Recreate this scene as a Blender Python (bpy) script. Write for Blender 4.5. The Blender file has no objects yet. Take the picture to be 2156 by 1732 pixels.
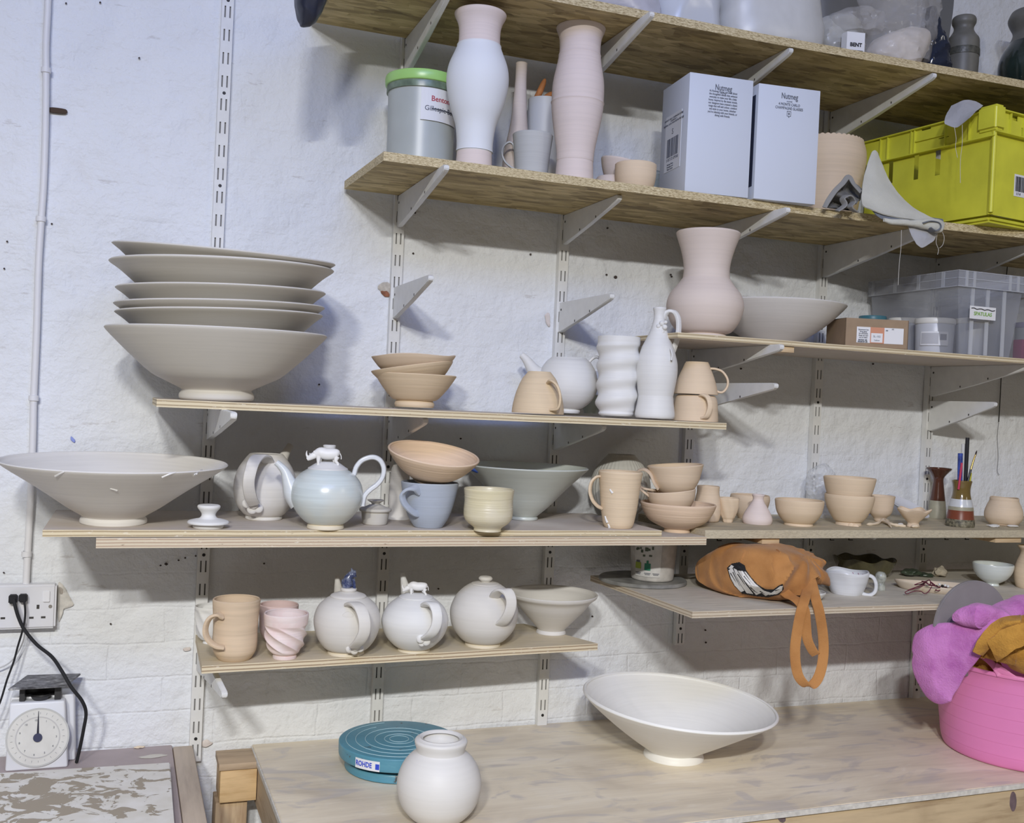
import bpy, bmesh, math, random
from mathutils.bvhtree import BVHTree
from mathutils import Vector, Matrix, noise

# ------------------------------------------------------------------ camera, world, lights, exposure
FPX, YAW, PITCH, ROLL, CY = 2174.5, .3598, -.0076, .0462, -2.3383
Z0 = 1.683                                   # eye height above the floor
W_PX, H_PX = 2156, 1732
sc = bpy.context.scene
C = sc.collection
_f = Vector((math.sin(YAW)*math.cos(PITCH), math.cos(YAW)*math.cos(PITCH), math.sin(PITCH)))
_r = Vector((math.cos(YAW), -math.sin(YAW), 0))
_u = _r.cross(_f)
CR = _r*math.cos(ROLL) + _u*math.sin(ROLL)
CU = -_r*math.sin(ROLL) + _u*math.cos(ROLL)
CF = _f
CAM = Vector((0, CY, Z0))
cam_d = bpy.data.cameras.new('camera'); cam = bpy.data.objects.new('camera', cam_d); C.objects.link(cam)
cam_d.sensor_fit = 'HORIZONTAL'; cam_d.sensor_width = 36; cam_d.lens = FPX/W_PX*36
cam_d.clip_start = .05
m = Matrix((CR, CU, -CF)).transposed().to_4x4(); m.translation = CAM
cam.matrix_world = m
sc.camera = cam

w = bpy.data.worlds.new('world'); sc.world = w; w.use_nodes = True
w.node_tree.nodes['Background'].inputs[0].default_value = (1.0, .87, .68, 1)
w.node_tree.nodes['Background'].inputs[1].default_value = .10

def area(name, loc, target, sx, sy, power, col):
    d = bpy.data.lights.new(name, 'AREA'); d.shape = 'RECTANGLE'; d.size = sx; d.size_y = sy
    d.energy = power; d.color = col
    o = bpy.data.objects.new(name, d); C.objects.link(o); o.location = loc
    o.rotation_euler = (Vector(target)-Vector(loc)).to_track_quat('-Z', 'Y').to_euler()
    return o
CH = 3.45                                     # ceiling height
area('overhead_area_light', (-.45, -4.0, 3.15), (.05, -3.9, 0), .10, .30, 127, (1.0, .99, .96))
area('overhead_area_light', (-1.10, -4.0, 3.15), (-.60, -3.9, 0), .10, .30, 127, (1.0, .99, .96))
area('overhead_area_light', (.10, -2.5, 3.25), (.2, .2, 2.7), 1.8, .5, 21, (.22, .38, 1.0))  # blue lamp added to tint the upper wall; no such source known
area('overhead_area_light', (3.3, -3.4, 3.20), (1.8, -.6, .6), .12, 1.1, 12, (1.0, .95, .88))
sc.view_settings.view_transform = 'Standard'
sc.view_settings.look = 'None'
sc.view_settings.exposure = 0.15
sc.view_settings.gamma = 1.0
sc.view_settings.use_curve_mapping = False

# ------------------------------------------------------------------ measuring helpers
def ray(u, v):
    return CR*((u-W_PX/2)/FPX) - CU*((v-H_PX/2)/FPX) + CF
def aty(u, v, y):
    d = ray(u, v); return CAM + d*((y-CAM.y)/d.y)
def atz(u, v, z):
    d = ray(u, v); return CAM + d*((z-CAM.z)/d.z)
def atx(u, v, x):
    d = ray(u, v); return CAM + d*((x-CAM.x)/d.x)
def px(p):
    q = Vector(p)-CAM; z = q.dot(CF)
    return W_PX/2+FPX*q.dot(CR)/z, H_PX/2-FPX*q.dot(CU)/z

# ------------------------------------------------------------------ materials
def nt(name):
    mt = bpy.data.materials.new(name); mt.use_nodes = True
    t = mt.node_tree; b = t.nodes['Principled BSDF']
    return mt, t, b
def N(t, kind, **kw):
    n = t.nodes.new(kind)
    for k, v in kw.items():
        if k.startswith('i_'):
            key = k[2:]
            n.inputs[int(key) if key.isdigit() else key.replace('_', ' ')].default_value = v
        else: setattr(n, k, v)
    return n
def ramp(t, fac, stops):
    r = t.nodes.new('ShaderNodeValToRGB'); e = r.color_ramp.elements
    while len(e) < len(stops): e.new(.5)
    for el, (p, c) in zip(e, stops):
        el.position = p; el.color = (c[0], c[1], c[2], 1)
    t.links.new(fac, r.inputs[0]); return r.outputs[0]
def mix(t, fac, a, b, mode='MIX'):
    n = t.nodes.new('ShaderNodeMix'); n.data_type = 'RGBA'; n.blend_type = mode
    for sock, val in ((n.inputs[0], fac), (n.inputs[6], a), (n.inputs[7], b)):
        if isinstance(val, (int, float)): sock.default_value = val
        elif isinstance(val, tuple): sock.default_value = (val[0], val[1], val[2], 1)
        else: t.links.new(val, sock)
    return n.outputs[2]
def coords(t, scale=(1, 1, 1), kind='Object', rot=(0, 0, 0)):
    c = t.nodes.new('ShaderNodeTexCoord'); mp = t.nodes.new('ShaderNodeMapping')
    mp.inputs['Scale'].default_value = scale; mp.inputs['Rotation'].default_value = rot
    t.links.new(c.outputs[kind], mp.inputs[0]); return mp.outputs[0]
def noise_n(t, vec, scale, detail=3, rough=.5):
    n = t.nodes.new('ShaderNodeTexNoise'); n.inputs['Scale'].default_value = scale
    n.inputs['Detail'].default_value = detail; n.inputs['Roughness'].default_value = rough
    t.links.new(vec, n.inputs['Vector']); return n.outputs['Fac']
def bump(t, b, h, strength, dist=.002):
    n = t.nodes.new('ShaderNodeBump'); n.inputs['Strength'].default_value = strength
    n.inputs['Distance'].default_value = dist
    t.links.new(h, n.inputs['Height']); t.links.new(n.outputs[0], b.inputs['Normal'])
def srgb(r, g, b):
    return tuple(((c/255)/12.92 if c <= 10 else ((c/255+.055)/1.055)**2.4) for c in (r, g, b))
def dim(c, k): return tuple(x*k for x in c)

MATS = {}
def plain(name, col, rough=.6, metal=0, spec=.5, bumpy=0, bscale=60, var=0, alpha=1, trans=0, coat=0):
    if name in MATS: return MATS[name]
    mt, t, b = nt(name)
    b.inputs['Base Color'].default_value = (*col, 1); b.inputs['Roughness'].default_value = rough
    b.inputs['Metallic'].default_value = metal; b.inputs['Specular IOR Level'].default_value = spec
    b.inputs['Coat Weight'].default_value = coat
    if alpha < 1: b.inputs['Alpha'].default_value = alpha
    if trans: b.inputs['Transmission Weight'].default_value = trans
    if bumpy or var:
        n = noise_n(t, coords(t), bscale, 4)
        if var: t.links.new(ramp(t, n, [(.3, dim(col, 1-var)), (.7, dim(col, 1+var*.5))]), b.inputs['Base Color'])
        if bumpy: bump(t, b, n, bumpy)
    MATS[name] = mt; return mt
def clay(name, col, rough=.75, rings=.25, var=.05, spec=.3, tint=None, ringscale=260, tint_scale=9):
    """thrown ceramic: fine throwing rings along the height, faint blotches"""
    if name in MATS: return MATS[name]
    mt, t, b = nt(name)
    v1 = coords(t, (.6, .6, ringscale/10)); n1 = noise_n(t, v1, 10, 3)
    n2 = noise_n(t, coords(t), tint_scale, 3, .6)
    c = ramp(t, n1, [(.3, dim(col, 1-var*2)), (.55, col), (.75, dim(col, 1+var))])
    if tint: c = mix(t, ramp(t, n2, [(.42, (0, 0, 0)), (.68, (1, 1, 1))]), c, tint)
    else: c = mix(t, .5, c, ramp(t, n2, [(.3, dim(col, 1-var)), (.7, dim(col, 1+var*.6))]))
    t.links.new(c, b.inputs['Base Color'])
    b.inputs['Roughness'].default_value = rough; b.inputs['Specular IOR Level'].default_value = spec
    bump(t, b, n1, rings, .0012)
    MATS[name] = mt; return mt

def wall_material():
    mt, t, b = nt('painted_brick_wall')
    P = coords(t)
    n_big = noise_n(t, P, 2.2, 5, .55); n_mid = noise_n(t, P, 13, 5, .6); n_fine = noise_n(t, P, 90, 4, .6)
    vy = coords(t, (1, 1, 1), rot=(math.pi/2, 0, 0))
    br = t.nodes.new('ShaderNodeTexBrick'); br.inputs['Scale'].default_value = 1.0
    br.inputs['Brick Width'].default_value = .225; br.inputs['Row Height'].default_value = .075
    br.inputs['Mortar Size'].default_value = .004; br.inputs['Mortar Smooth'].default_value = 1.0
    br.inputs['Color1'].default_value = (1, 1, 1, 1); br.inputs['Color2'].default_value = (.9, .9, .9, 1); br.inputs['Mortar'].default_value = (0, 0, 0, 1)
    wob = N(t, 'ShaderNodeVectorMath', operation='MULTIPLY_ADD')
    nz = t.nodes.new('ShaderNodeTexNoise'); nz.inputs['Scale'].default_value = 9; t.links.new(P, nz.inputs['Vector'])
    t.links.new(nz.outputs['Color'], wob.inputs[0]); wob.inputs[1].default_value = (.018, .018, .018); t.links.new(vy, wob.inputs[2])
    t.links.new(wob.outputs[0], br.inputs['Vector'])
    sep = t.nodes.new('ShaderNodeSeparateXYZ'); t.links.new(P, sep.inputs[0])
    low = N(t, 'ShaderNodeMapRange'); low.inputs['From Min'].default_value = 1.36; low.inputs['From Max'].default_value = 1.12
    low.inputs['To Min'].default_value = .03; low.inputs['To Max'].default_value = .12
    t.links.new(sep.outputs[2], low.inputs['Value'])
    m1 = N(t, 'ShaderNodeMath', operation='MULTIPLY'); t.links.new(br.outputs['Color'], m1.inputs[0]); t.links.new(low.outputs[0], m1.inputs[1])
    # scratches / ripples in the thick paint
    st = noise_n(t, coords(t, (1.2, 1, 4)), 4, 6, .6)
    a1 = N(t, 'ShaderNodeMath', operation='MULTIPLY_ADD'); t.links.new(n_mid, a1.inputs[0]); a1.inputs[1].default_value = 1.5; t.links.new(m1.outputs[0], a1.inputs[2])
    a2 = N(t, 'ShaderNodeMath', operation='MULTIPLY_ADD'); t.links.new(n_fine, a2.inputs[0]); a2.inputs[1].default_value = .08; t.links.new(a1.outputs[0], a2.inputs[2])
    a3 = N(t, 'ShaderNodeMath', operation='MULTIPLY_ADD'); t.links.new(st, a3.inputs[0]); a3.inputs[1].default_value = .22; t.links.new(a2.outputs[0], a3.inputs[2])
    base = ramp(t, n_big, [(.3, (.735, .75, .76)), (.7, (.79, .805, .825))])
    base = mix(t, ramp(t, n_mid, [(.28, (.35, .35, .35)), (.40, (0, 0, 0))]), base, (.69, .68, .66))
    # fine grime in pits, following the plaster's own relief
    v = t.nodes.new('ShaderNodeTexVoronoi'); v.inputs['Scale'].default_value = 7.5; v.inputs['Randomness'].default_value = 1
    t.links.new(P, v.inputs['Vector'])
    pit = ramp(t, v.outputs['Distance'], [(.022, (1, 1, 1)), (.036, (0, 0, 0))])
    keep = ramp(t, noise_n(t, P, 3.1, 2), [(.56, (0, 0, 0)), (.60, (1, 1, 1))])
    pk = mix(t, 1.0, pit, keep, 'MULTIPLY')
    base = mix(t, pk, base, (.16, .14, .13))
    crk = noise_n(t, coords(t, (1.0, 1, 4.5)), 7, 8, .7)
    crm = ramp(t, crk, [(.635, (0, 0, 0)), (.67, (1, 1, 1))])
    base = mix(t, mix(t, 1.0, crm, (.38, .38, .38), 'MULTIPLY'), base, (.42, .38, .35))
    t.links.new(base, b.inputs['Base Color'])
    b.inputs['Roughness'].default_value = .55; b.inputs['Specular IOR Level'].default_value = .25
    bump(t, b, a3.outputs[0], .8, .011)
    return mt
def osb_material(name='osb_board', grey=0.0):
    mt, t, b = nt(name)
    P = coords(t, (4.5, 15, 15), rot=(0, 0, .18)); P2 = coords(t, (7, 26, 26), rot=(0, 0, -.38))
    v = t.nodes.new('ShaderNodeTexVoronoi'); v.inputs['Scale'].default_value = 3.2; t.links.new(P, v.inputs['Vector'])
    v2 = t.nodes.new('ShaderNodeTexVoronoi'); v2.inputs['Scale'].default_value = 2.3; t.links.new(P2, v2.inputs['Vector'])
    s1 = t.nodes.new('ShaderNodeSeparateColor'); t.links.new(v.outputs['Color'], s1.inputs[0])
    s2 = t.nodes.new('ShaderNodeSeparateColor'); t.links.new(v2.outputs['Color'], s2.inputs[0])
    A = [(0, (.12, .085, .03)), (.28, (.32, .24, .09)), (.62, (.50, .39, .17)), (1, (.74, .60, .31))]
    c1 = ramp(t, s1.outputs[0], A); c2 = ramp(t, s2.outputs[1], A)
    c = mix(t, .5, c1, c2)
    gr = noise_n(t, coords(t, (5, 30, 30)), 6, 5, .7)
    c = mix(t, .22, c, ramp(t, gr, [(.3, (.24, .15, .07)), (.6, (.60, .46, .25))]), 'MIX')
    dk = noise_n(t, coords(t, (4, 15, 15)), 4, 5, .7)
    c = mix(t, ramp(t, dk, [(.58, (0, 0, 0)), (.68, (.7, .7, .7))]), c, (.14, .09, .04))
    geo = t.nodes.new('ShaderNodeNewGeometry'); sp = t.nodes.new('ShaderNodeSeparateXYZ'); t.links.new(geo.outputs['Normal'], sp.inputs[0])
    ab = N(t, 'ShaderNodeMath', operation='ABSOLUTE'); t.links.new(sp.outputs[2], ab.inputs[0])
    lt = N(t, 'ShaderNodeMath', operation='LESS_THAN'); t.links.new(ab.outputs[0], lt.inputs[0]); lt.inputs[1].default_value = .5
    eg = noise_n(t, coords(t, (26, 26, 110)), 5, 4, .8)
    ce = ramp(t, eg, [(.34, (.19, .135, .06)), (.47, (.50, .40, .22)), (.62, (.72, .62, .40))])
    c = mix(t, lt.outputs[0], c, ce)
    if grey: c = mix(t, grey, c, (.52, .48, .39))
    t.links.new(c, b.inputs['Base Color']); b.inputs['Roughness'].default_value = .7
    bump(t, b, gr, .35, .002)
    return mt
def ply_material(name, top, edge_l, edge_d, z_origin, layers, thick, grain=.5, dirt=.4):
    mt, t, b = nt(name)
    geo = t.nodes.new('ShaderNodeNewGeometry'); sp = t.nodes.new('ShaderNodeSeparateXYZ'); t.links.new(geo.outputs['Normal'], sp.inputs[0])
    ab = N(t, 'ShaderNodeMath', operation='ABSOLUTE'); t.links.new(sp.outputs[2], ab.inputs[0])
    lt = N(t, 'ShaderNodeMath', operation='LESS_THAN'); t.links.new(ab.outputs[0], lt.inputs[0]); lt.inputs[1].default_value = .5
    tc = t.nodes.new('ShaderNodeTexCoord'); so = t.nodes.new('ShaderNodeSeparateXYZ'); t.links.new(tc.outputs['Object'], so.inputs[0])
    wob = noise_n(t, coords(t, (2, 2, 2)), 5, 3)
    z = N(t, 'ShaderNodeMath', operation='MULTIPLY_ADD'); t.links.new(so.outputs[2], z.inputs[0]); z.inputs[1].default_value = layers/thick; 
    z2 = N(t, 'ShaderNodeMath', operation='MULTIPLY'); t.links.new(wob, z2.inputs[0]); z2.inputs[1].default_value = .35
    t.links.new(z2.outputs[0], z.inputs[2])
    fr = N(t, 'ShaderNodeMath', operation='FRACT'); t.links.new(z.outputs[0], fr.inputs[0])
    ce = ramp(t, fr.outputs[0], [(.0, edge_l), (.52, edge_l), (.62, edge_d), (.88, edge_d), (1, edge_l)])
    ed = noise_n(t, coords(t, (14, 14, 60)), 4, 5, .75)
    ce = mix(t, ramp(t, ed, [(.60, (0, 0, 0)), (.68, (.7, .7, .7))]), ce, (.86, .81, .70))
    ce = mix(t, ramp(t, ed, [(.30, (.8, .8, .8)), (.36, (0, 0, 0))]), ce, (.22, .15, .09))
    g = noise_n(t, coords(t, (3, 40, 3)), 3.5, 5, .6)
    ct = ramp(t, g, [(.3, dim(top, 1-.3*grain)), (.5, top), (.7, dim(top, 1+.12*grain))])
    d = noise_n(t, coords(t), 5.5, 6, .65)
    ct = mix(t, ramp(t, d, [(.46, (0, 0, 0)), (.66, (dirt, dirt, dirt))]), ct, (.70, .66, .60))
    t.links.new(mix(t, lt.outputs[0], ct, ce), b.inputs['Base Color'])
    b.inputs['Roughness'].default_value = .7; bump(t, b, g, .15, .001)
    return mt
def wood_material(name, a, bcol, axis='x', scale=1.0, rough=.6):
    mt, t, b = nt(name)
    s = {'x': (1.5, 14, 14), 'y': (14, 1.5, 14), 'z': (14, 14, 1.5)}[axis]
    n = noise_n(t, coords(t, tuple(k*scale for k in s)), 4, 5, .6)
    n2 = noise_n(t, coords(t), 6, 4, .6)
    c = ramp(t, n, [(.3, bcol), (.5, a), (.72, dim(a, 1.12))])
    c = mix(t, ramp(t, n2, [(.55, (0, 0, 0)), (.75, (.5, .5, .5))]), c, dim(bcol, .9))
    t.links.new(c, b.inputs['Base Color']); b.inputs['Roughness'].default_value = rough
    bump(t, b, n, .2, .001); return mt
def stained_top_material():
    """plywood bench top: pale pinkish brown with darker grey washes and wiped clay smears"""
    mt, t, b = nt('stained_bench_top')
    v = N(t, 'ShaderNodeMapping'); tc = t.nodes.new('ShaderNodeTexCoord'); v.inputs['Scale'].default_value = (1, 2.6, 1)
    t.links.new(tc.outputs['Object'], v.inputs[0])
    n1 = t.nodes.new('ShaderNodeTexNoise'); n1.inputs['Scale'].default_value = 2.1; n1.inputs['Detail'].default_value = 6; n1.inputs['Distortion'].default_value = 1.4
    t.links.new(v.outputs[0], n1.inputs['Vector'])
    n2 = t.nodes.new('ShaderNodeTexNoise'); n2.inputs['Scale'].default_value = 5; n2.inputs['Detail'].default_value = 7; n2.inputs['Distortion'].default_value = 2.2
    t.links.new(v.outputs[0], n2.inputs['Vector'])
    c = ramp(t, n1.outputs['Fac'], [(.30, (.54, .46, .35)), (.45, (.70, .61, .47)), (.58, (.82, .73, .57)), (.72, (.84, .77, .66))])
    c = mix(t, ramp(t, n2.outputs['Fac'], [(.54, (0, 0, 0)), (.66, (.75, .75, .75))]), c, (.50, .46, .44))
    c = mix(t, ramp(t, n2.outputs['Fac'], [(.28, (.5, .5, .5)), (.40, (0, 0, 0))]), c, (.88, .82, .70))
    g = noise_n(t, coords(t, (2, 40, 2)), 3, 4)
    c = mix(t, .25, c, ramp(t, g, [(.3, (.58, .50, .40)), (.7, (.84, .76, .62))]))
    t.links.new(c, b.inputs['Base Color']); b.inputs['Roughness'].default_value = .48
    b.inputs['Specular IOR Level'].default_value = .4
    bump(t, b, n2.outputs['Fac'], .12, .001)
    return mt
def fabric(name, col, dark=None, scale=420, rough=.95, blot=.12, bl_scale=14, bstr=.4):
    if name in MATS: return MATS[name]
    mt, t, b = nt(name)
    n = noise_n(t, coords(t), scale, 2); n2 = noise_n(t, coords(t), bl_scale, 4, .6)
    c = ramp(t, n2, [(.3, dark or dim(col, 1-blot*2)), (.55, col), (.8, dim(col, 1+blot))])
    t.links.new(c, b.inputs['Base Color']); b.inputs['Roughness'].default_value = rough
    b.inputs['Specular IOR Level'].default_value = .15; b.inputs['Sheen Weight'].default_value = .15
    bump(t, b, n, bstr, .002)
    MATS[name] = mt; return mt

# ------------------------------------------------------------------ object helpers
def link_mesh(name, bm, mat, parent=None, smooth=True, angle=38):
    bmesh.ops.recalc_face_normals(bm, faces=bm.faces)
    me = bpy.data.meshes.new(name); bm.to_mesh(me); bm.free()
    o = bpy.data.objects.new(name, me); C.objects.link(o)
    for mm in (mat if isinstance(mat, (list, tuple)) else [mat]): me.materials.append(mm)
    if smooth:
        me.shade_smooth()
        try: me.set_sharp_from_angle(angle=math.radians(angle))
        except Exception: pass
    if parent is not None: o.parent = parent
    return o
def thing(name, label, cat, loc=(0, 0, 0), rotz=0, group=None):
    o = bpy.data.objects.new(name, None); C.objects.link(o); o.empty_display_size = .05
    o.location = loc; o.rotation_euler = (0, 0, rotz); o['label'] = label; o['category'] = cat
    if group: o['group'] = group
    return o
def tag(o, label, cat, group=None):
    o['label'] = label; o['category'] = cat
    if group: o['group'] = group
    return o
def struct(o): o['kind'] = 'structure'; return o
def add_box(bm, x0, x1, y0, y1, z0, z1, mi=0):
    vs = [bm.verts.new((x, y, z)) for z in (z0, z1) for y in (y0, y1) for x in (x0, x1)]
    for q in ((0, 2, 3, 1), (4, 5, 7, 6), (0, 1, 5, 4), (2, 6, 7, 3), (0, 4, 6, 2), (1, 3, 7, 5)):
        f = bm.faces.new([vs[i] for i in q]); f.material_index = mi
    return vs
def box(name, x0, x1, y0, y1, z0, z1, mat, parent=None, bevel=0, seg=2):
    """a box whose own origin is its low corner's base, so grain and layers follow the piece"""
    bm = bmesh.new(); add_box(bm, 0, x1-x0, 0, y1-y0, 0, z1-z0)
    if bevel: bmesh.ops.bevel(bm, geom=bm.edges[:]+bm.verts[:], offset=bevel, segments=seg, affect='EDGES', profile=.5)
    o = link_mesh(name, bm, mat, parent, smooth=bool(bevel)); o.location = (x0, y0, z0); return o
def prism(name, poly, z0, z1, mat, parent=None, bevel=0):
    bm = bmesh.new(); a = [bm.verts.new((x, y, z0)) for x, y in poly]; b = [bm.verts.new((x, y, z1)) for x, y in poly]
    bm.faces.new(a); bm.faces.new(b[::-1]); n = len(poly)
    for i in range(n): bm.faces.new((a[i], a[(i+1) % n], b[(i+1) % n], b[i]))
    if bevel: bmesh.ops.bevel(bm, geom=bm.edges[:]+bm.verts[:], offset=bevel, segments=2, affect='EDGES')
    return link_mesh(name, bm, mat, parent, smooth=bool(bevel))
def catmull(pts, n=6, closed=False):
    """pts: tuples of equal length; a point repeated makes a corner"""
    P = [tuple(p) for p in pts]; out = []
    L = len(P)
    rng = range(L if closed else L-1)
    for i in rng:
        p1, p2 = P[i], P[(i+1) % L]
        p0 = P[(i-1) % L] if (closed or i > 0) else p1
        p3 = P[(i+2) % L] if (closed or i+2 < L) else p2
        if p1 == p2: continue
        for k in range(n):
            t = k/n
            out.append(tuple(.5*((2*b)+(-a+c)*t+(2*a-5*b+4*c-d)*t*t+(-a+3*b-3*c+d)*t**3) for a, b, c, d in zip(p0, p1, p2, p3)))
    if not closed: out.append(P[-1])
    return out
def lathe_bm(prof, segs=56, mod=None, bm=None, mats=None, close=True):
    """prof: (r, z) list bottom centre -> outside -> rim -> inside; mod(r, th, z)->Vector"""
    bm = bm or bmesh.new(); rings = []
    for i, (r, z) in enumerate(prof):
        if r < 1e-5: rings.append([bm.verts.new(mod(0, 0, z) if mod else (0, 0, z))]); continue
        ring = []
        for k in range(segs):
            th = 2*math.pi*k/segs
            ring.append(bm.verts.new(mod(r, th, z) if mod else (r*math.cos(th), r*math.sin(th), z)))
        rings.append(ring)
    for i in range(len(rings)-1):
        a, b = rings[i], rings[i+1]
        mi = mats(prof[i], prof[i+1], i) if mats else 0
        for k in range(segs):
            k2 = (k+1) % segs
            if len(a) == 1 and len(b) == 1: continue
            if len(a) == 1: f = bm.faces.new((a[0], b[k2], b[k]))
            elif len(b) == 1: f = bm.faces.new((a[k], a[k2], b[0]))
            else: f = bm.faces.new((a[k], a[k2], b[k2], b[k]))
            f.material_index = mi
    return bm
def tube_bm(pts, radii, segs=12, flat=None, cap=True, bm=None, hollow=False):
    """pts: Vectors; radii: float or list; flat: (width_dir Vector, width, thick) turns the section into a strap"""
    bm = bm or bmesh.new(); P = [Vector(p) for p in pts]; n = len(P)
    if not isinstance(radii, (list, tuple)): radii = [radii]*n
    rings = []; prev = None
    for i in range(n):
        t = (P[min(i+1, n-1)]-P[max(i-1, 0)])
        t = t.normalized() if t.length > 1e-9 else Vector((0, 0, 1))
        if flat:
            wd = Vector(flat[0]); wd = (wd-t*wd.dot(t)); wd = wd.normalized() if wd.length > 1e-6 else t.orthogonal().normalized()
            if prev is not None and wd.dot(prev) < 0: wd = -wd
            prev = wd; nd = t.cross(wd).normalized(); k = radii[i]
            ring = []
            for s in range(segs):
                a = 2*math.pi*s/segs; ca, sa = math.cos(a), math.sin(a)
                e = .6
                x = math.copysign(abs(ca)**e, ca)*flat[1]*k/2; y = math.copysign(abs(sa)**e, sa)*flat[2]*k/2
                ring.append(bm.verts.new(P[i]+wd*x+nd*y))
        else:
            if prev is None: ux = t.orthogonal().normalized()
            else: ux = (prev-t*prev.dot(t)).normalized()
            prev = ux; uy = t.cross(ux)
            ring = [bm.verts.new(P[i]+(ux*math.cos(2*math.pi*s/segs)+uy*math.sin(2*math.pi*s/segs))*radii[i]) for s in range(segs)]
        rings.append(ring)
    for a, b in zip(rings, rings[1:]):
        for s in range(segs): bm.faces.new((a[s], a[(s+1) % segs], b[(s+1) % segs], b[s]))
    if cap:
        bm.faces.new(rings[0][::-1])
        if hollow:
            inner = [bm.verts.new(P[-1]+(v.co-P[-1])*.66) for v in rings[-1]]
            deep = [bm.verts.new(P[-2]+(v.co-P[-1])*.60) for v in rings[-1]]
            for s in range(segs):
                bm.faces.new((rings[-1][s], rings[-1][(s+1) % segs], inner[(s+1) % segs], inner[s]))
                bm.faces.new((inner[s], inner[(s+1) % segs], deep[(s+1) % segs], deep[s]))
            bm.faces.new(deep)
        else: bm.faces.new(rings[-1])
    return bm
def cpath(pts, n=6): return [Vector(p) for p in catmull([tuple(p) for p in pts], n)]
def wob(p, amp, sc_, seed=0):
    q = Vector(p)*sc_ + Vector((seed*3.1, seed*1.7, seed*5.3))
    return noise.noise_vector(q)*amp
def text_mesh(name, body, size, mat, parent, M, spacing=1.0, depth=.0003, bend=None, align='CENTER', xscale=1.0, bold=0):
    cu = bpy.data.curves.new(name, 'FONT'); cu.body = body; cu.size = size; cu.align_x = align; cu.align_y = 'CENTER'
    cu.extrude = depth; cu.space_character = spacing; cu.offset = bold; cu.resolution_u = 3
    tmp = bpy.data.objects.new('tmp', cu); C.objects.link(tmp)
    bpy.context.view_layer.update()
    me = bpy.data.meshes.new_from_object(tmp.evaluated_get(bpy.context.evaluated_depsgraph_get()))
    bpy.data.objects.remove(tmp); me.name = name
    for v in me.vertices:
        v.co.x *= xscale
        if bend:                       # wrap about a vertical cylinder of radius bend
            a = v.co.x/bend; r = bend+v.co.z
            v.co = Vector((r*math.sin(a), v.co.y, r*math.cos(a)-bend))
    me.transform(M); me.materials.clear(); me.materials.append(mat)
    o = bpy.data.objects.new(name, me); C.objects.link(o); o.parent = parent
    return o
def plane_M(origin, right, up):
    r = Vector(right).normalized(); u = Vector(up).normalized(); n = r.cross(u)
    m_ = Matrix((r, u, n)).transposed().to_4x4(); m_.translation = Vector(origin); return m_

class Pot:
    """a thrown piece standing on a shelf; profiles and handles are given in photo pixels about its foot"""
    def __init__(s, name, label, cat, u, vb=None, z=0, y=None, group=None, x=None):
        if y is None:
            p = atz(u, vb, z)
        else:
            v = vb if vb is not None else 866
            p = aty(u, v, y)
            for _ in range(4):
                q = Vector((p.x, y, z)); v = px(q)[1]; p = aty(u, v, y)
            p = Vector((p.x, y, z)); vb = px(p)[1]
        s.u, s.vb, s.p = u, px(p)[1], p
        d = p-CAM; Z = d.dot(CF); s.az = math.atan2(d.x, d.y); h = math.hypot(d.x, d.y)
        s.sv = Z/FPX; s.sh = Z/FPX*(Z/h)
        s.root = thing(name, label, cat, p, -s.az, group)
        s.v0 = vb
    def off(s, v): return v       # rows are absolute photo rows
    def prof(s, pts):
        return [(hw*s.sh, (s.v0-v)*s.sv) for v, hw in pts]
    def pt(s, u, v, yo=0):
        """photo pixel -> local point; yo metres away from the viewer (negative = nearer)"""
        du, dv = u-s.u, s.v0-v
        return Vector(((du-.046*dv)*s.sh, yo, (dv+.046*du)*s.sv))
    def body(s, name, pts, mat, thick=.005, foot=True, segs=64, mod=None, n=5, inner_from=None, tilt=None, mats=None, solid=False, parent=None, zshift=0):
        pr = catmull(s.prof(pts), n)
        pr = [(max(r, .0004), max(z, .0002)+zshift) for r, z in pr]
        out = [(0, pr[0][1]+.0015), (pr[0][0]*.80, pr[0][1]+.0015), (pr[0][0]*.86, pr[0][1])] + pr
        if solid: out += [(0, pr[-1][1])]
        else:
            t = thick; z0 = pr[0][1]+t*1.8
            inn = [(max(r-t, .001), max(z, z0)) for r, z in pr[::-1] if z > z0]
            rt, zt = pr[-1]
            out += [(rt-t*.35, zt+t*.32), (rt-t*.7, zt+t*.25)] + [(a, b-(t*.15 if k == 0 else 0)) for k, (a, b) in enumerate(inn)]
            out += [(inn[-1][0]*.6, z0), (0, z0)] if inn else [(0, z0)]
        def md(r, th, z):
            q = mod(r, th, z) if mod else Vector((r*math.cos(th), r*math.sin(th), z))
            return Vector(q)
        bm = lathe_bm(out, segs, md, mats=mats)
        o = link_mesh(name, bm, mat, parent or s.root, angle=50)
        if tilt:
            o.rotation_euler = tilt
        return o
    def handle(s, pts, width, thick, mat, name='handle', n=6, wdir=None, seg=14, taper=None, parent=None):
        P = cpath([s.pt(*p) for p in pts], n)
        if wdir is None: wdir = (0, 1, 0)
        k = [1.0]*len(P)
        if taper: k = [taper[0]+(taper[1]-taper[0])*i/(len(P)-1) for i in range(len(P))]
        return link_mesh(name, tube_bm(P, k, seg, flat=(wdir, width, thick)), mat, parent or s.root)
    def spout(s, pts, radii, mat, name='spout', n=5):
        P = cpath([s.pt(*p) for p in pts], n); R = [r[0]*s.sh for r in catmull([(r,) for r in radii], n)]
        if len(R) != len(P):
            R = [radii[0]*s.sh+(radii[-1]-radii[0])*s.sh*i/(len(P)-1) for i in range(len(P))]
        return link_mesh(name, tube_bm(P, R, 20, hollow=True), mat, s.root)
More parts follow.
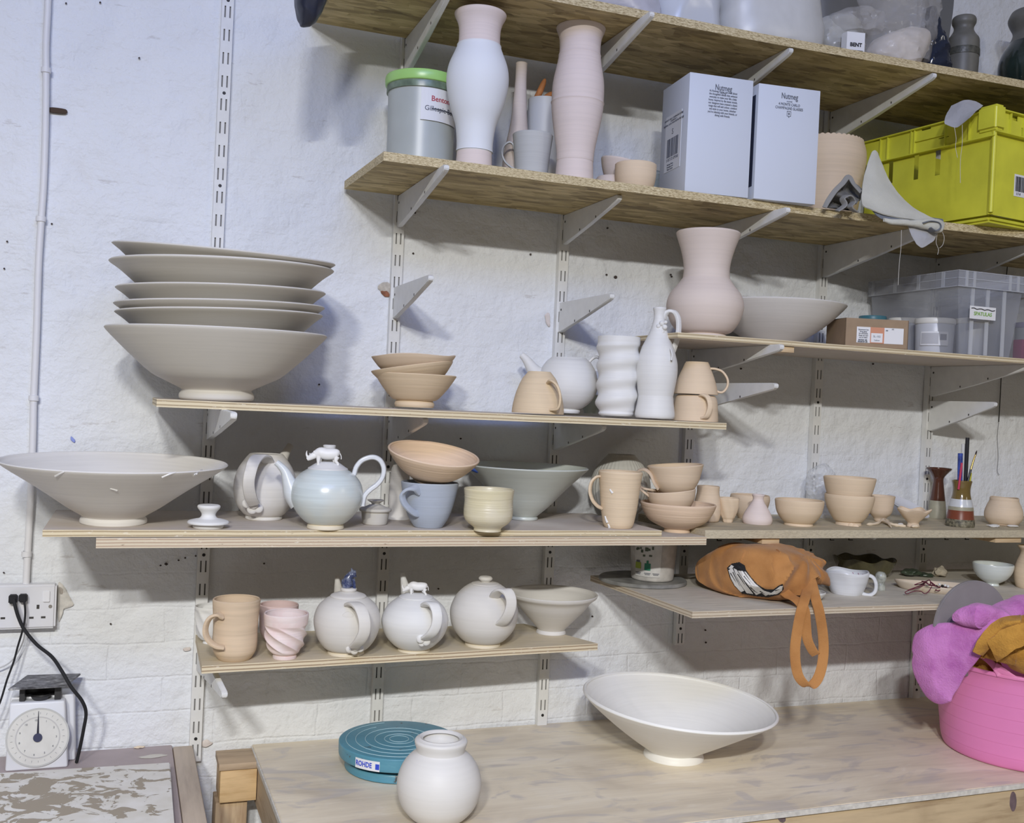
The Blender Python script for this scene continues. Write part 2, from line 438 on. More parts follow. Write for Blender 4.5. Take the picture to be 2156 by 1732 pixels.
def tilted(o, ax, ay, pivot=(0, 0, 0)):
    """turn a part about a pivot: ax towards the viewer, ay clockwise"""
    R = Matrix.Rotation(ay, 4, 'Y') @ Matrix.Rotation(ax, 4, 'X')
    P = Matrix.Translation(Vector(pivot))
    o.data.transform(P @ R @ P.inverted()); return o

def panel_bm(xs, zs, hole, th=0.0, bm=None, y=0.0):
    """flat sheet in XZ split into cells, cells for which hole(xc, zc) is true left open; th gives it thickness along +Y"""
    bm = bm or bmesh.new(); V = {}
    def vv(i, j, k):
        key = (i, j, k)
        if key not in V: V[key] = bm.verts.new((xs[i], y+(th if k else 0), zs[j]))
        return V[key]
    nx, nz = len(xs)-1, len(zs)-1
    H = [[hole((xs[i]+xs[i+1])/2, (zs[j]+zs[j+1])/2) for j in range(nz)] for i in range(nx)]
    for i in range(nx):
        for j in range(nz):
            if H[i][j]: continue
            bm.faces.new((vv(i, j, 0), vv(i+1, j, 0), vv(i+1, j+1, 0), vv(i, j+1, 0)))
            if th:
                bm.faces.new((vv(i, j, 1), vv(i, j+1, 1), vv(i+1, j+1, 1), vv(i+1, j, 1)))
                for di, dj, e in ((-1, 0, ((i, j), (i, j+1))), (1, 0, ((i+1, j), (i+1, j+1))), (0, -1, ((i, j), (i+1, j))), (0, 1, ((i, j+1), (i+1, j+1)))):
                    a, b = i+di, j+dj
                    if a < 0 or b < 0 or a >= nx or b >= nz or H[a][b]:
                        (p, q), (r, s_) = e
                        bm.faces.new((vv(p, q, 0), vv(r, s_, 0), vv(r, s_, 1), vv(p, q, 1)))
    return bm
def loft_bm(rows, axis, y, seg=48, n=6, amp=.004, sc_=14, seed=1, expo=.8, ridge=0, flat_back=.6, yoff=None):
    """soft closed form. rows along photo rows ('v': v, uL, uR, half depth[, y]) or columns ('u': u, vT, vB, half depth[, y])"""
    R = catmull([tuple(r) + ((y,) if len(r) == 4 else ()) for r in rows], n); bm = bmesh.new(); rings = []
    for (a, b, c, d, yy) in R:
        if axis == 'v': p, q = aty(b, a, yy), aty(c, a, yy)
        else: p, q = aty(a, b, yy), aty(a, c, yy)
        mid = (p+q)/2; h = (p-q)/2; ring = []
        for k in range(seg):
            th = 2*math.pi*k/seg; ca, sa = math.cos(th), math.sin(th)
            ca2 = math.copysign(abs(ca)**expo, ca); sa2 = math.copysign(abs(sa)**expo, sa)
            pt_ = mid+h*ca2+Vector((0, 1, 0))*(sa2*d*(1 if sa < 0 else flat_back))
            pt_ += wob(pt_, amp, sc_, seed)+wob(pt_, amp*.4, sc_*2.7, seed+3)
            if ridge:
                rr = 1-abs(noise.noise(pt_*sc_*.8+Vector((seed*7, 0, 0))))*2
                pt_ += Vector((0, -1, 0))*ridge*(rr**3 if rr > 0 else 0)
            ring.append(bm.verts.new(pt_))
        rings.append(ring)
    for a, b in zip(rings, rings[1:]):
        for k in range(seg): bm.faces.new((a[k], a[(k+1) % seg], b[(k+1) % seg], b[k]))
    bm.faces.new(rings[0]); bm.faces.new(rings[-1])
    return bm
def sheet_bm(grid, n=8, thick=.002, amp=.002, sc_=20, seed=1):
    """cloth: grid rows of (u, v, y) photo points on real depths, smoothly interpolated, with thickness"""
    G = [[tuple(aty(u, v, y)) for u, v, y in row] for row in grid]
    G = [catmull(r, n) for r in G]; cols = list(zip(*G)); cols = [catmull(list(c), n) for c in cols]
    bm = bmesh.new(); V = []
    for c in cols: V.append([bm.verts.new(Vector(p)+wob(p, amp, sc_, seed)+wob(p, amp*.4, sc_*3, seed+2)) for p in c])
    F = []
    for i in range(len(V)-1):
        for j in range(len(V[0])-1): F.append(bm.faces.new((V[i][j], V[i+1][j], V[i+1][j+1], V[i][j+1])))
    bmesh.ops.recalc_face_normals(bm, faces=bm.faces)
    bmesh.ops.solidify(bm, geom=bm.faces[:], thickness=thick)
    return bm

# ------------------------------------------------------------------ shared materials
STEEL = plain('white_painted_steel', (.74, .74, .72), .45, 0, .4, .1, 40, .06)
SLOT = plain('dark_recess', (.055, .05, .045), .8)
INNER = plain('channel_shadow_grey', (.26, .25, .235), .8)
OSB = osb_material(); OSBG = osb_material('dusty_osb_board', .6)
PORC = clay('unglazed_porcelain', (.74, .715, .675), rings=.12)
WHITE = clay('white_slip_ware', (.76, .755, .735), .55, rings=.10, var=.03)
STONE = clay('beige_unfired_ware', (.67, .64, .58), rings=.10, var=.04)
RIMW = clay('pale_unfired_ware', (.69, .665, .62), rings=.15, var=.03)
PINK = clay('pink_bisque', (.71, .61, .54), rings=.10, var=.03)
PINKW = clay('pale_pink_bisque', (.75, .645, .60), rings=.1, var=.04)
TERR = clay('pale_terracotta_bisque', (.71, .565, .385), rings=.45, var=.06)
TERD = clay('ringed_terracotta_bisque', (.75, .575, .42), rings=.8, var=.10, ringscale=300)
PEACH = clay('peach_bisque', (.72, .575, .42), rings=.25, var=.05)
YELB = clay('yellow_cream_bisque', (.74, .59, .42), rings=.2, var=.04)
CELA = clay('celadon_bowl_glaze', (.58, .61, .56), .35, rings=.3, spec=.5)
CELT = clay('celadon_teapot_glaze', (.60, .665, .67), .25, rings=.12, spec=.5, tint=(.65, .66, .61))
BLUEG = clay('blue_grey_slip', (.42, .465, .54), .6, rings=.35)
YELG = clay('pale_yellow_glaze', (.70, .63, .42), .3, rings=1.0, spec=.5, tint=(.72, .66, .52))
FOOTC = clay('bare_cream_foot', (.76, .68, .53), .7)
PAPER = plain('white_paper_label', (.78, .78, .79), .6)
INK = plain('black_ink', (.03, .03, .035), .6)
GREYINK = plain('grey_print', (.12, .13, .16), .6)
REDINK = plain('red_ink', (.42, .03, .05), .6)
BLUEINK = plain('blue_print', (.03, .07, .55), .5)

# ------------------------------------------------------------------ room
bm = bmesh.new()
def wall_z(x, z):
    p = Vector((x, 0, z))
    return noise.noise(p*1.3)*.004+noise.noise(p*6)*.0022+noise.noise(p*19+Vector((3, 1, 4)))*.0013
nx, nz = 420, 220
X0, X1, ZL, ZH = -1.2, 3.9, 0, CH
gv = [[bm.verts.new((X0+(X1-X0)*i/nx, .003-wall_z(X0+(X1-X0)*i/nx, ZL+(ZH-ZL)*j/nz), ZL+(ZH-ZL)*j/nz)) for j in range(nz+1)] for i in range(nx+1)]
for i in range(nx):
    for j in range(nz): bm.faces.new((gv[i][j], gv[i][j+1], gv[i+1][j+1], gv[i+1][j]))
bm.normal_update()
wall = struct(link_mesh('wall_back', bm, wall_material()))
for p_ in wall.data.polygons: pass
fl = struct(box('floor', -2.4, 4.4, -5.4, .05, -.04, 0, plain('grey_concrete_floor', (.22, .21, .20), .7, var=.15, bscale=5)))
ce = struct(box('ceiling', -2.4, 4.4, -5.4, .05, CH, CH+.05, plain('white_ceiling', (.75, .75, .75), .8)))

def chip(name, pts, mat, depth=.004, amp=.002, seed=0):
    """a chipped place on the wall: rough rimmed patch standing on the plaster"""
    P = [aty(u, v, -.001) for u, v in pts]; cx = sum(p.x for p in P)/len(P); cz = sum(p.z for p in P)/len(P)
    bm = bmesh.new(); rings = []
    for k in (1, .8, .55, .25):
        ring = []
        for i, p in enumerate(catmull([tuple(q) for q in P], 4, True)):
            x = cx+(p[0]-cx)*k; z = cz+(p[2]-cz)*k
            dd = noise.noise(Vector((x*120, seed, z*120)))*amp
            ring.append(bm.verts.new((x+dd, -.0028-depth*(1-k)*.5-abs(dd) if k < 1 else -.001, z+dd)))
        rings.append(ring)
    n_ = len(rings[0])
    for a, b in zip(rings, rings[1:]):
        for i in range(n_): bm.faces.new((a[i], a[(i+1) % n_], b[(i+1) % n_], b[i]))
    bm.faces.new(rings[-1])
    return link_mesh(name, bm, mat, wall)
BRICK = plain('bare_brick', (.36, .15, .08), .9, var=.4, bscale=60, bumpy=.6)
MORT = plain('bare_mortar', (.56, .51, .43), .9, var=.3, bscale=70, bumpy=.8)
GRIME = plain('grimy_plaster', (.45, .40, .34), .9, var=.4, bscale=60, bumpy=.6)
chip('chipped_plaster', [(796, 603), (808, 594), (822, 597), (822, 622), (806, 618)], MORT)
chip('chipped_plaster', [(801, 611), (818, 611), (820, 624), (808, 622)], BRICK, .006)
chip('chipped_plaster', [(122, 1228), (136, 1236), (142, 1247), (150, 1262), (155, 1273), (144, 1279), (134, 1283), (129, 1300), (122, 1304)], plain('worn_plaster_edge', (.63, .60, .54), .9, var=.2, bscale=80, bumpy=.6), .0008, .0006, seed=2)
chip('chipped_plaster', [(124, 1232), (133, 1237), (138, 1247), (132, 1252), (124, 1250)], GRIME, .0012, .0006)
chip('chipped_plaster', [(386, 1364), (400, 1361), (401, 1368), (388, 1371)], plain('brick_blush', (.69, .62, .57), .9), .001)
chip('chipped_plaster', [(424, 1562), (436, 1556), (448, 1563), (440, 1570), (428, 1573)], plain('brick_blush', (.69, .62, .57), .9), .001, seed=4)
chip('chipped_plaster', [(1148, 662), (1157, 660), (1158, 686), (1151, 682)], plain('brick_blush', (.69, .62, .57), .9), .001, seed=5)
chip('wall_slot', [(104, 226), (138, 230), (138, 240), (104, 236)], plain('brown_void', (.07, .045, .03), .9), .001, .0004)
chip('blue_paint_mark', [(150, 918), (158, 926), (157, 932), (149, 926)], plain('blue_paint', (.28, .34, .72), .7), .0008, .0004)
for u, v in ((139, 7), (211, 5), (293, 122), (109, 471), (15, 508), (9, 565), (1117, 535), (1277, 578), (1296, 583), (1412, 578), (1414, 582), (870, 533), (970, 923), (672, 809), (338, 1190), (350, 1187), (376, 1179), (390, 1174), (412, 1170), (923, 1239), (1247, 1297), (1485, 1326), (1486, 1352), (556, 1186), (874, 448), (1279, 480), (8, 1205), (233, 1313), (1560, 776), (1838, 766)):
    r_ = 2.4 if v not in (1187, 583) else 4
    chip('nail_hole', [(u-r_, v), (u, v-r_*.8), (u+r_, v), (u, v+r_*.8)], plain('nail_hole_dark', (.06, .045, .04), .9), .0008, .0003)
# hairline crack with an old cable on the right of the wall
tag(link_mesh('wall_cable', tube_bm(cpath([aty(u, v, -.006) for u, v in ((2121, 560), (2112, 660), (2109, 770), (2105, 850), (2103, 888))], 5), .0016, 6), plain('dark_wire', (.05, .05, .05), .6)), 'thin dark wire running down the wall behind the clear plastic boxes', 'wire')
tag(link_mesh('wall_cable', tube_bm(cpath([aty(u, v, -.005) for u, v in ((2103, 889), (2100, 920), (2102, 960), (2100, 990), (2104, 999))], 5), .0008, 6), plain('grey_wire', (.30, .31, .33), .6)), 'grey string end hanging on the wall below the loose right hand bracket', 'wire')

# ------------------------------------------------------------------ slotted uprights and brackets
UX = [.1762, .5761, .9907, 1.3652, 1.7561, 2.1401]
SZ = Z0-.3585                       # height of the screw row that crosses every upright
def upright(i, zlo, zhi, label):
    x = UX[i]; t = thing('slotted_upright', label, 'shelf upright', (x, -.002, zlo), 0, 'white twin slot uprights')
    h = zhi-zlo; base = SZ-zlo
    xs = [-.0125, -.0068, -.0036, .0036, .0068, .0125]
    zs = [0]; k0 = int(math.floor((0-base)/.05))-1; sl = []
    for k in range(k0, k0+60):
        c_ = base+(k+.5)*.05
        if c_-.0125 > .004 and c_+.0125 < h-.004: sl.append((c_-.0125, c_+.0125)); zs += [c_-.0125, c_+.0125]
    zs.append(h)
    def hole(xc, zc): return (.0036 < abs(xc) < .0068) and any(a < zc < b for a, b in sl)
    bm = panel_bm(xs, zs, hole, .0012, y=-.0125)
    add_box(bm, -.0125, -.0113, -.0112, .004, 0, h); add_box(bm, .0113, .0125, -.0112, .004, 0, h)
    link_mesh('channel', bm, STEEL, t, smooth=False)
    bm = bmesh.new(); add_box(bm, -.0110, .0110, -.0088, -.0080, .001, h-.001)  # grey plate standing in for the shade inside the channel
    link_mesh('slot_shade_plate', bm, INNER, t, smooth=False)
    k = -12
    while k < 12:
        zc = base+k*.2
        if .01 < zc < h-.01:
            bm = bmesh.new(); bmesh.ops.create_cone(bm, cap_ends=True, segments=16, radius1=.0036, radius2=.0030, depth=.0016)
            bmesh.ops.rotate(bm, verts=bm.verts, matrix=Matrix.Rotation(math.pi/2, 3, 'X'))
            bmesh.ops.translate(bm, verts=bm.verts, vec=(0, -.0134, zc))
            link_mesh('screw', bm, plain('dark_screw_head', (.03, .028, .028), .5, .5), t)
        k += 1
    return t
upright(0, Z0-.808, Z0+1.12, 'leftmost white slotted upright, rising behind the stack of wide bowls')
upright(1, Z0-.86, Z0+.84, 'white slotted upright behind the cloth free bracket, above the turquoise wheel')
upright(2, Z0-.80, Z0+.84, 'white slotted upright passing behind the white twisted vase and teapots')
upright(3, Z0-.601, Z0+.84, 'short white slotted upright ending above the bench, behind the orange bag')
upright(4, Z0-.42, Z0+.84, 'white slotted upright behind the bubble wrap and the two stacked terracotta bowls')
upright(5, Z0-.795, Z0+.84, 'rightmost white slotted upright, behind the brown candlestick vase')

def bracket(i, tip, label, h=.072, group='white shelf brackets', zt=None, slot=False, L=None, rot=(0, 0, 0)):
    x = UX[i]
    if L is None: p = atx(tip[0], tip[1], x); L = -p.y-.010; zt = p.z if zt is None else zt
    t = thing('shelf_bracket', label, 'shelf bracket', (x, -.0135, zt), 0, group); t.rotation_euler = rot
    L -= .0035
    pr = [(0, 0), (-L+.006, 0), (-L, -.003), (-L, -.010), (-L+.008, -.015), (-L*.5, -.044*h/.072), (-.012, -h), (0, -h)]
    bm = bmesh.new(); w_ = .0055
    a = [bm.verts.new((-w_, y, z)) for y, z in pr]; b = [bm.verts.new((w_, y, z)) for y, z in pr]
    bm.faces.new(a); bm.faces.new(b[::-1])
    for k in range(len(pr)): bm.faces.new((a[k], a[(k+1) % len(pr)], b[(k+1) % len(pr)], b[k]))
    bmesh.ops.bevel(bm, geom=bm.edges[:], offset=.0014, segments=2, affect='EDGES')
    link_mesh('arm', bm, STEEL, t)
    for f in (.30, .62):
        bm = bmesh.new(); y = -L*(1-f)*.9; z = -.015-(h-.015)*f*.95
        add_box(bm, -w_-.0006, w_+.0006, y-.0016, y+.0016, z-.0035, z+.0015); link_mesh('notch', bm, SLOT, t, smooth=False)
    bm = bmesh.new(); bmesh.ops.create_cone(bm, cap_ends=True, segments=12, radius1=.0028, radius2=.0028, depth=2*w_+.001)
    bmesh.ops.rotate(bm, verts=bm.verts, matrix=Matrix.Rotation(math.pi/2, 3, 'Y'))
    bmesh.ops.translate(bm, verts=bm.verts, vec=(0, -.012, -.018)); link_mesh('hole', bm, SLOT, t)
    if slot:
        bm = bmesh.new(); add_box(bm, -.0030, .0030, -L+.012, -L+.070, -.03, -.0285)
        bmesh.ops.rotate(bm, verts=bm.verts, cent=(0, -L+.010, -.0165), matrix=Matrix.Rotation(0, 3, 'X'))
        for v in bm.verts: v.co.z = -.0146-(v.co.y+L-.008)*.154 - (.0012 if v.co.z < -.029 else 0)
        link_mesh('open_channel', bm, SLOT, t, smooth=False)
    return t
T1, T2, T3, T4, T5, T5L, T6, T6R = (Z0+k for k in (.843, .483, .172, -.0215, -.262, -.276, -.530, -.416))
TB, TL = Z0-.783, Z0-.770
bracket(1, (951, 3), 'white bracket under the top shelf beside the green lidded bucket', .085, zt=T1-.018)
bracket(2, (1372, 68), 'white bracket under the top shelf right of the plain pink vase', .085, zt=T1-.018)
bracket(3, (1666, 125), 'white bracket under the top shelf above the two pale blue boxes', .085, zt=T1-.018)
bracket(4, (1968, 186), 'white bracket under the top shelf above the yellow crate', .085, zt=T1-.018)
bracket(1, (940, 368), 'white bracket under the middle chipboard shelf at its left end', zt=T2-.018)
bracket(2, (1305, 435), 'white bracket under the middle chipboard shelf, below the orange brown bowl', zt=T2-.018)
bracket(3, (1660, 458), 'white bracket under the middle chipboard shelf, behind the neck of the big pink vase', zt=T2-.018)
bracket(4, (1980, 490), 'white bracket under the middle chipboard shelf, behind the hanging cloth', .085, zt=T2-.018)
bracket(5, (2190, 528), 'white bracket under the middle chipboard shelf at the right edge, above the clear box', .085, zt=T2-.018)
bracket(1, (908, 578), 'loose white bracket carrying nothing, between two chipboard shelves on the left')
bracket(2, (1290, 617), 'loose white bracket carrying nothing, above the white teapot')
bracket(3, (1636, 806), 'loose white bracket carrying nothing, right of the upside down cups')
bracket(5, (2098, 846), 'loose white bracket carrying nothing, below the shelf with clear boxes', .085)
bracket(3, (1648, 722), 'white bracket under the plywood shelf that holds the big pink vase', zt=T3-.012)
bracket(5, (2165, 762), 'white bracket under the plywood shelf that holds the clear boxes', .085, zt=T3-.012)
bracket(0, (493, 862), 'white bracket under the stack of wide bowls', zt=T4-.0145)
bracket(1, (897, 878), 'white bracket under the shelf, below the three stacked terracotta bowls', zt=T4-.0145)
bracket(2, (1273, 893), 'white bracket under the shelf, below the twisted vase', zt=T4-.0145)
bracket(0, (476, 1444), 'white bracket with an open slot, sticking out under the lowest left shelf', .06, zt=T6-.016, slot=True, L=.315, rot=(.085, 0, .085))
for i, tp in ((3, (1562, 1128)), (4, (1845, 1130)), (5, (2094, 1129))):
    bracket(i, tp, ['white bracket hidden above the orange bag under the dusty shelf', 'white bracket under the dusty shelf above the dark green pot', 'white bracket under the dusty shelf above the pale bowl'][i-3], .05, zt=T5-.019)

# ------------------------------------------------------------------ shelves
def front_line(pts, z):
    return [tuple(atz(u, v, z))[:2] for u, v in pts]
PLYE = ply_material('pale_plywood', (.56, .49, .42), (.72, .62, .42), (.42, .33, .20), 0, 2, .0145)
PLYD = ply_material('clay_crusted_plywood', (.48, .43, .37), (.66, .57, .42), (.46, .34, .24), 0, 3, .018, dirt=.6)
PLYY = ply_material('yellowish_plywood', (.60, .51, .35), (.70, .60, .42), (.36, .27, .17), 0, 2, .015, dirt=.2)
PLYG = ply_material('weathered_plywood', (.58, .53, .44), (.60, .52, .40), (.40, .32, .23), 0, 2, .014, grain=1.0, dirt=.35)
def board(name, poly, z1, th, mat, label, bev=.0008):
    x0, y0 = poly[0]; o = prism(name, [(x-x0, y-y0) for x, y in poly], -th, 0, mat)
    o.location = (x0, y0, z1); return tag(o, label, 'shelf')
board('chipboard_shelf', [(.352, -.018), (2.9, -.018), (2.9, -.425), (1.979, -.403), (1.29, -.375), (.36, -.372)], T1, .018, OSB, 'topmost chipboard shelf, loaded with bags and dark vases')
board('chipboard_shelf', [(.445, -.018), (2.9, -.018), (2.9, -.43), (2.05, -.392), (1.5, -.345), (.458, -.340)], T2, .018, OSB, 'second chipboard shelf from the top, with boxes and yellow crate')
xc3 = aty(1427, 703, -.355).x
t3p = [(xc3-.002, -.016), (2.9, -.016), (2.9, -.362), (xc3, -.355)]
board('plywood_shelf', t3p, T3, .012, PLYE, 'short high plywood shelf carrying the big pink vase and clear boxes')
pl, pr_ = aty(330, 843, -.34), aty(1530, 889, -.34)
board('plywood_shelf', [(pl.x, -.045), (pr_.x, -.045), (pr_.x, -.34), (pl.x, -.34)], T4, .0145, PLYE, 'narrow eye level plywood shelf carrying the tall stack of wide bowls')
board('plywood_shelf', [(-.121, -.020), (1.096, -.020), (1.112, -.346), (-.125, -.336)], T5, .0125, PLYE, 'long plywood board lying on top of a crusted one, holding teapots')
board('plywood_shelf', [(-.030, -.020), (1.20, -.020), (1.223, -.350), (-.036, -.348)], T5-.0135, .018, PLYD, 'clay crusted plywood board underneath the long teapot board')
board('chipboard_shelf', [(1.226, -.018), (2.9, -.018), (2.9, -.338), (1.226, -.338)], T5, .019, OSBG, 'dusty grey chipboard shelf with small terracotta bowls')
board('plywood_shelf', [(.166, -.022), (.928, -.022), (1.020, -.243), (.161, -.286)], T6, .015, PLYY, 'lowest left plywood shelf with mugs and three round teapots')
board('plywood_shelf', [(1.10, -.020), (2.9, -.020), (2.9, -.463), (1.128, -.463)], T6R, .014, PLYG, 'weathered plywood shelf holding the orange bag and white pinch mug')
PINE = wood_material('pale_pine', (.66, .50, .31), (.48, .32, .17), 'x')
def block(u0, v0, u1, v1, y, d, label, z1):
    a, b = aty(u0, v0, y), aty(u1, v1, y)
    o = box('wooden_packer', a.x, b.x, y, y+d, z1-.014, z1-.0005, PINE, bevel=.0008); tag(o, label, 'wood block')
block(1605, 1130, 1641, 1142, -.330, .10, 'small pine packing block under the dusty shelf above the orange bag', T5-.019)
block(2096, 1133, 2150, 1143, -.330, .10, 'small pine packing block under the dusty shelf at the right edge', T5-.019)
block(1640, 728, 1672, 741, -.350, .05, 'small pine packing block at a bracket tip under the pink vase shelf', T3-.012)

# wood splinters on the chipboard edges (loose fibres)
# ------------------------------------------------------------------ main bench
BTOP = stained_top_material()
bench = thing('workbench', 'large stained plywood topped workbench on pine legs along the wall', 'workbench', (.30, -.3, 0))
def inb(o): o.parent = bench; o.location = Vector(o.location)-bench.location; return o
fl_, fr_ = atz(800, 1832, TB), atz(2156, 1647, TB)
sl = (fr_.y-(-.629))/(fr_.x-1.031)
def fy(x): return -.629+sl*(x-1.031)
xl0, xl1 = .298, .303
poly = [(xl0, -.004), (2.9, -.004), (2.9, fy(2.9)), (xl1, fy(xl1))]
def rel(poly, o): return [(x-o[0], y-o[1]) for x, y in poly]
inb(prism('tabletop', poly, TB-.012, TB, BTOP, bevel=.0012))
WHED = plain('chalky_board_edge', (.66, .63, .58), .8, var=.2, bscale=90, bumpy=.5)
inb(prism('front_edge_strip', [(xl1, fy(xl1)-.0005), (2.9, fy(2.9)-.0005), (2.9, fy(2.9)-.0035), (xl1, fy(xl1)-.0035)], TB-.0115, TB-.0008, WHED))
inb(prism('left_edge_strip', [(xl0-.0005, -.01), (xl0-.003, -.01), (xl1-.003, fy(xl1)), (xl1-.0005, fy(xl1))], TB-.0115, TB-.0008, WHED))
PINEB = wood_material('bench_pine', (.56, .43, .27), (.38, .27, .16), 'x')
PINEL = wood_material('orange_pine', (.64, .44, .22), (.48, .29, .12), 'x', 1.4)
PINEV = wood_material('upright_pine', (.50, .36, .21), (.34, .22, .12), 'z')
inb(prism('front_rail', [(.32, fy(.32)+.004), (2.9, fy(2.9)+.004), (2.9, fy(2.9)+.045), (.32, fy(.32)+.045)], TB-.105, TB-.0125, PINEB, bevel=.002))
inb(prism('side_rail', [(.300, -.02), (.345, -.02), (.350, fy(.35)+.05), (.305, fy(.3)+.05)], TB-.105, TB-.0125, wood_material('side_pine', (.48, .38, .27), (.36, .27, .18), 'y'), bevel=.002))
a, b = aty(465, 1612, -.10), aty(534, 1612, -.10)
inb(box('corner_block', a.x, .299, -.10, -.015, TB-.088, TB-.018, PINEL, bevel=.0012))
bm = bmesh.new(); 
inb(box('batten', a.x-.004, .299, -.105, -.015, TB-.018, TB-.004, wood_material('dark_pine', (.46, .34, .22), (.34, .24, .15), 'x'), bevel=.001))
inb(box('leg', a.x-.006, a.x+.060, -.085, -.015, 0, TB-.093, PINEV, bevel=.002))
for xx in (.36, 2.75): inb(box('leg', xx, xx+.07, fy(xx)+.06, fy(xx)+.13, 0, TB-.106, PINEV, bevel=.002))
inb(box('leg', 2.75, 2.82, -.09, -.02, 0, TB-.106, PINEV, bevel=.002))
def disc(name, c, n, r, th, mat, parent=None, seg=40):
    bm = bmesh.new(); bmesh.ops.create_cone(bm, cap_ends=True, segments=seg, radius1=r, radius2=r, depth=th)
    M = Vector((0, 0, 1)).rotation_difference(Vector(n)).to_matrix().to_4x4(); M.translation = Vector(c); bm.transform(M)
    return link_mesh(name, bm, mat, parent)
kb = aty(2136, 1684, fy(2.0)); 
KN = plain('dark_knot', (.17, .12, .13), .6, var=.3, bscale=60)
def knot(u, v, ru, rv):
    x = 1.9; 
    for _ in range(4): q = aty(u, v, fy(x)); x = q.x
    bm = bmesh.new(); ring = [bm.verts.new((q.x+ru*math.cos(t_*math.pi/10)+wob((t_, u, 0), .1, .9).x*ru, fy(q.x)+.0035, q.z+rv*math.sin(t_*math.pi/10)+.4*ru*math.cos(t_*math.pi/10)*-1)) for t_ in range(20)]
    bm.faces.new(ring); o = link_mesh('knot', bm, KN, None, False); bmesh_fix(o); inb(o)
def bmesh_fix(o):
    b_ = bmesh.new(); b_.from_mesh(o.data); bmesh.ops.solidify(b_, geom=b_.faces[:], thickness=.0004); b_.to_mesh(o.data); b_.free()
knot(2136, 1688, .010, .022); knot(1648, 1722, .010, .010)

# ------------------------------------------------------------------ small left table
lt = thing('side_table', 'narrow pink grey table with a tan rim at bottom left', 'table', (-.1, -.3, 0))
def inl(o): o.parent = lt; o.location = Vector(o.location)-lt.location; return o
TAN = wood_material('smeared_tan_wood', (.52, .43, .34), (.42, .34, .27), 'y')
PURP = plain('pinkish_grey_board', (.46, .38, .37), .6, var=.15, bscale=12)
inl(box('tabletop', -.9, .128, -.80, -.006, TL-.02, TL, PURP, bevel=.003))
inl(box('rim_rail', .129, .171, -.80, -.012, TL-.05, TL-.002, TAN, bevel=.004))
for xx, yy in ((.10, -.08), (.10, -.76), (-.85, -.08), (-.85, -.76)): inl(box('leg', xx, xx+.05, yy, yy+.05, 0, TL-.051 if xx > 0 else TL-.021, TAN, bevel=.003))

# ================================================================== POTS
def foot_mats(zc):   # faces below zc get the second material
    return lambda a, b, i: 1 if max(a[1], b[1]) <= zc+1e-6 else 0
G6 = 'stacked wide conical bowls'
# ---- eye level shelf: the stack of six wide bowls
def bowl(name, label, u, vb, z, pts, mat, thick=.005, y=None, group=None, tx=0, ty=0, mod=None, n=5, segs=72, part='bowl_wall'):
    """a bowl is one body; returned as a single top-level mesh placed on its foot"""
    K = Pot(name, label, 'bowl', u, vb, z, y, group)
    o = K.body(name, pts, mat, thick, mod=mod, n=n, segs=segs)
    r = K.root; o.parent = None; o.location = r.location; o.rotation_euler = r.rotation_euler
    for k in r.keys(): o[k] = r[k]
    nm = r.name; bpy.data.objects.remove(r); o.name = nm
    if tx or ty:
        o.matrix_basis = Matrix.Translation(o.location) @ Matrix.Rotation(-K.az, 4, 'Z') @ Matrix.Rotation(ty, 4, 'Y') @ Matrix.Rotation(tx, 4, 'X')
        if abs(tx) < .05 and abs(ty) < .05: o.location.z += pts[0][1]*K.sh*max(abs(tx), abs(ty))*.8
    K.obj = o; return K
SY = -.235
K0 = bowl('wide_bowl', 'large deep beige bowl with round foot at the bottom of the tall stack', 456, None, T4,
     [(843, 74), (839, 79), (831, 79), (824, 74), (824, 74), (819, 78), (803, 112), (789, 139), (755, 179), (725, 211), (706, 230), (700, 234)], STONE, .007, y=SY, group=G6, ty=-.014, tx=.012)
lab6 = ['beige bowl second from the bottom of the tall stack, thin rim', 'beige bowl third from the bottom of the tall stack', 'beige bowl fourth from the bottom of the tall stack, below the wide gap',
        'deeper beige bowl second from the top of the tall stack, overhanging widely', 'topmost bowl of the tall beige stack, tilted down to the right']
for (rv, hw, cu, ty, sh_, tx_), lb in zip(((665, 219, 462, -.043, 95, .015), (648, 222, 462, -.043, 95, .02), (616, 221, 463, -.039, 95, .028), (564, 236, 463, -.027, 120, .035), (536, 235, 461, .022, 96, .085)), lab6):
    s_ = K0.sv; zr = T4+(K0.v0-rv)*s_; depth_px = sh_; zb = zr-depth_px*s_
    bowl('wide_bowl', lb, cu+.046*(K0.v0-rv)-.046*depth_px, None, zb,
         [(K_v, h_) for K_v, h_ in ((px((K0.p.x, SY, zb))[1]-d_, w_) for d_, w_ in ((0, hw-depth_px*1.30), (3, hw-depth_px*1.28), (depth_px*.3, hw-depth_px*.92), (depth_px*.6, hw-depth_px*.50), (depth_px*.85, hw-depth_px*.20), (depth_px*.97, hw-3), (depth_px, hw)))],
         STONE, .007, y=SY, group=G6, ty=ty, tx=tx_, n=4)
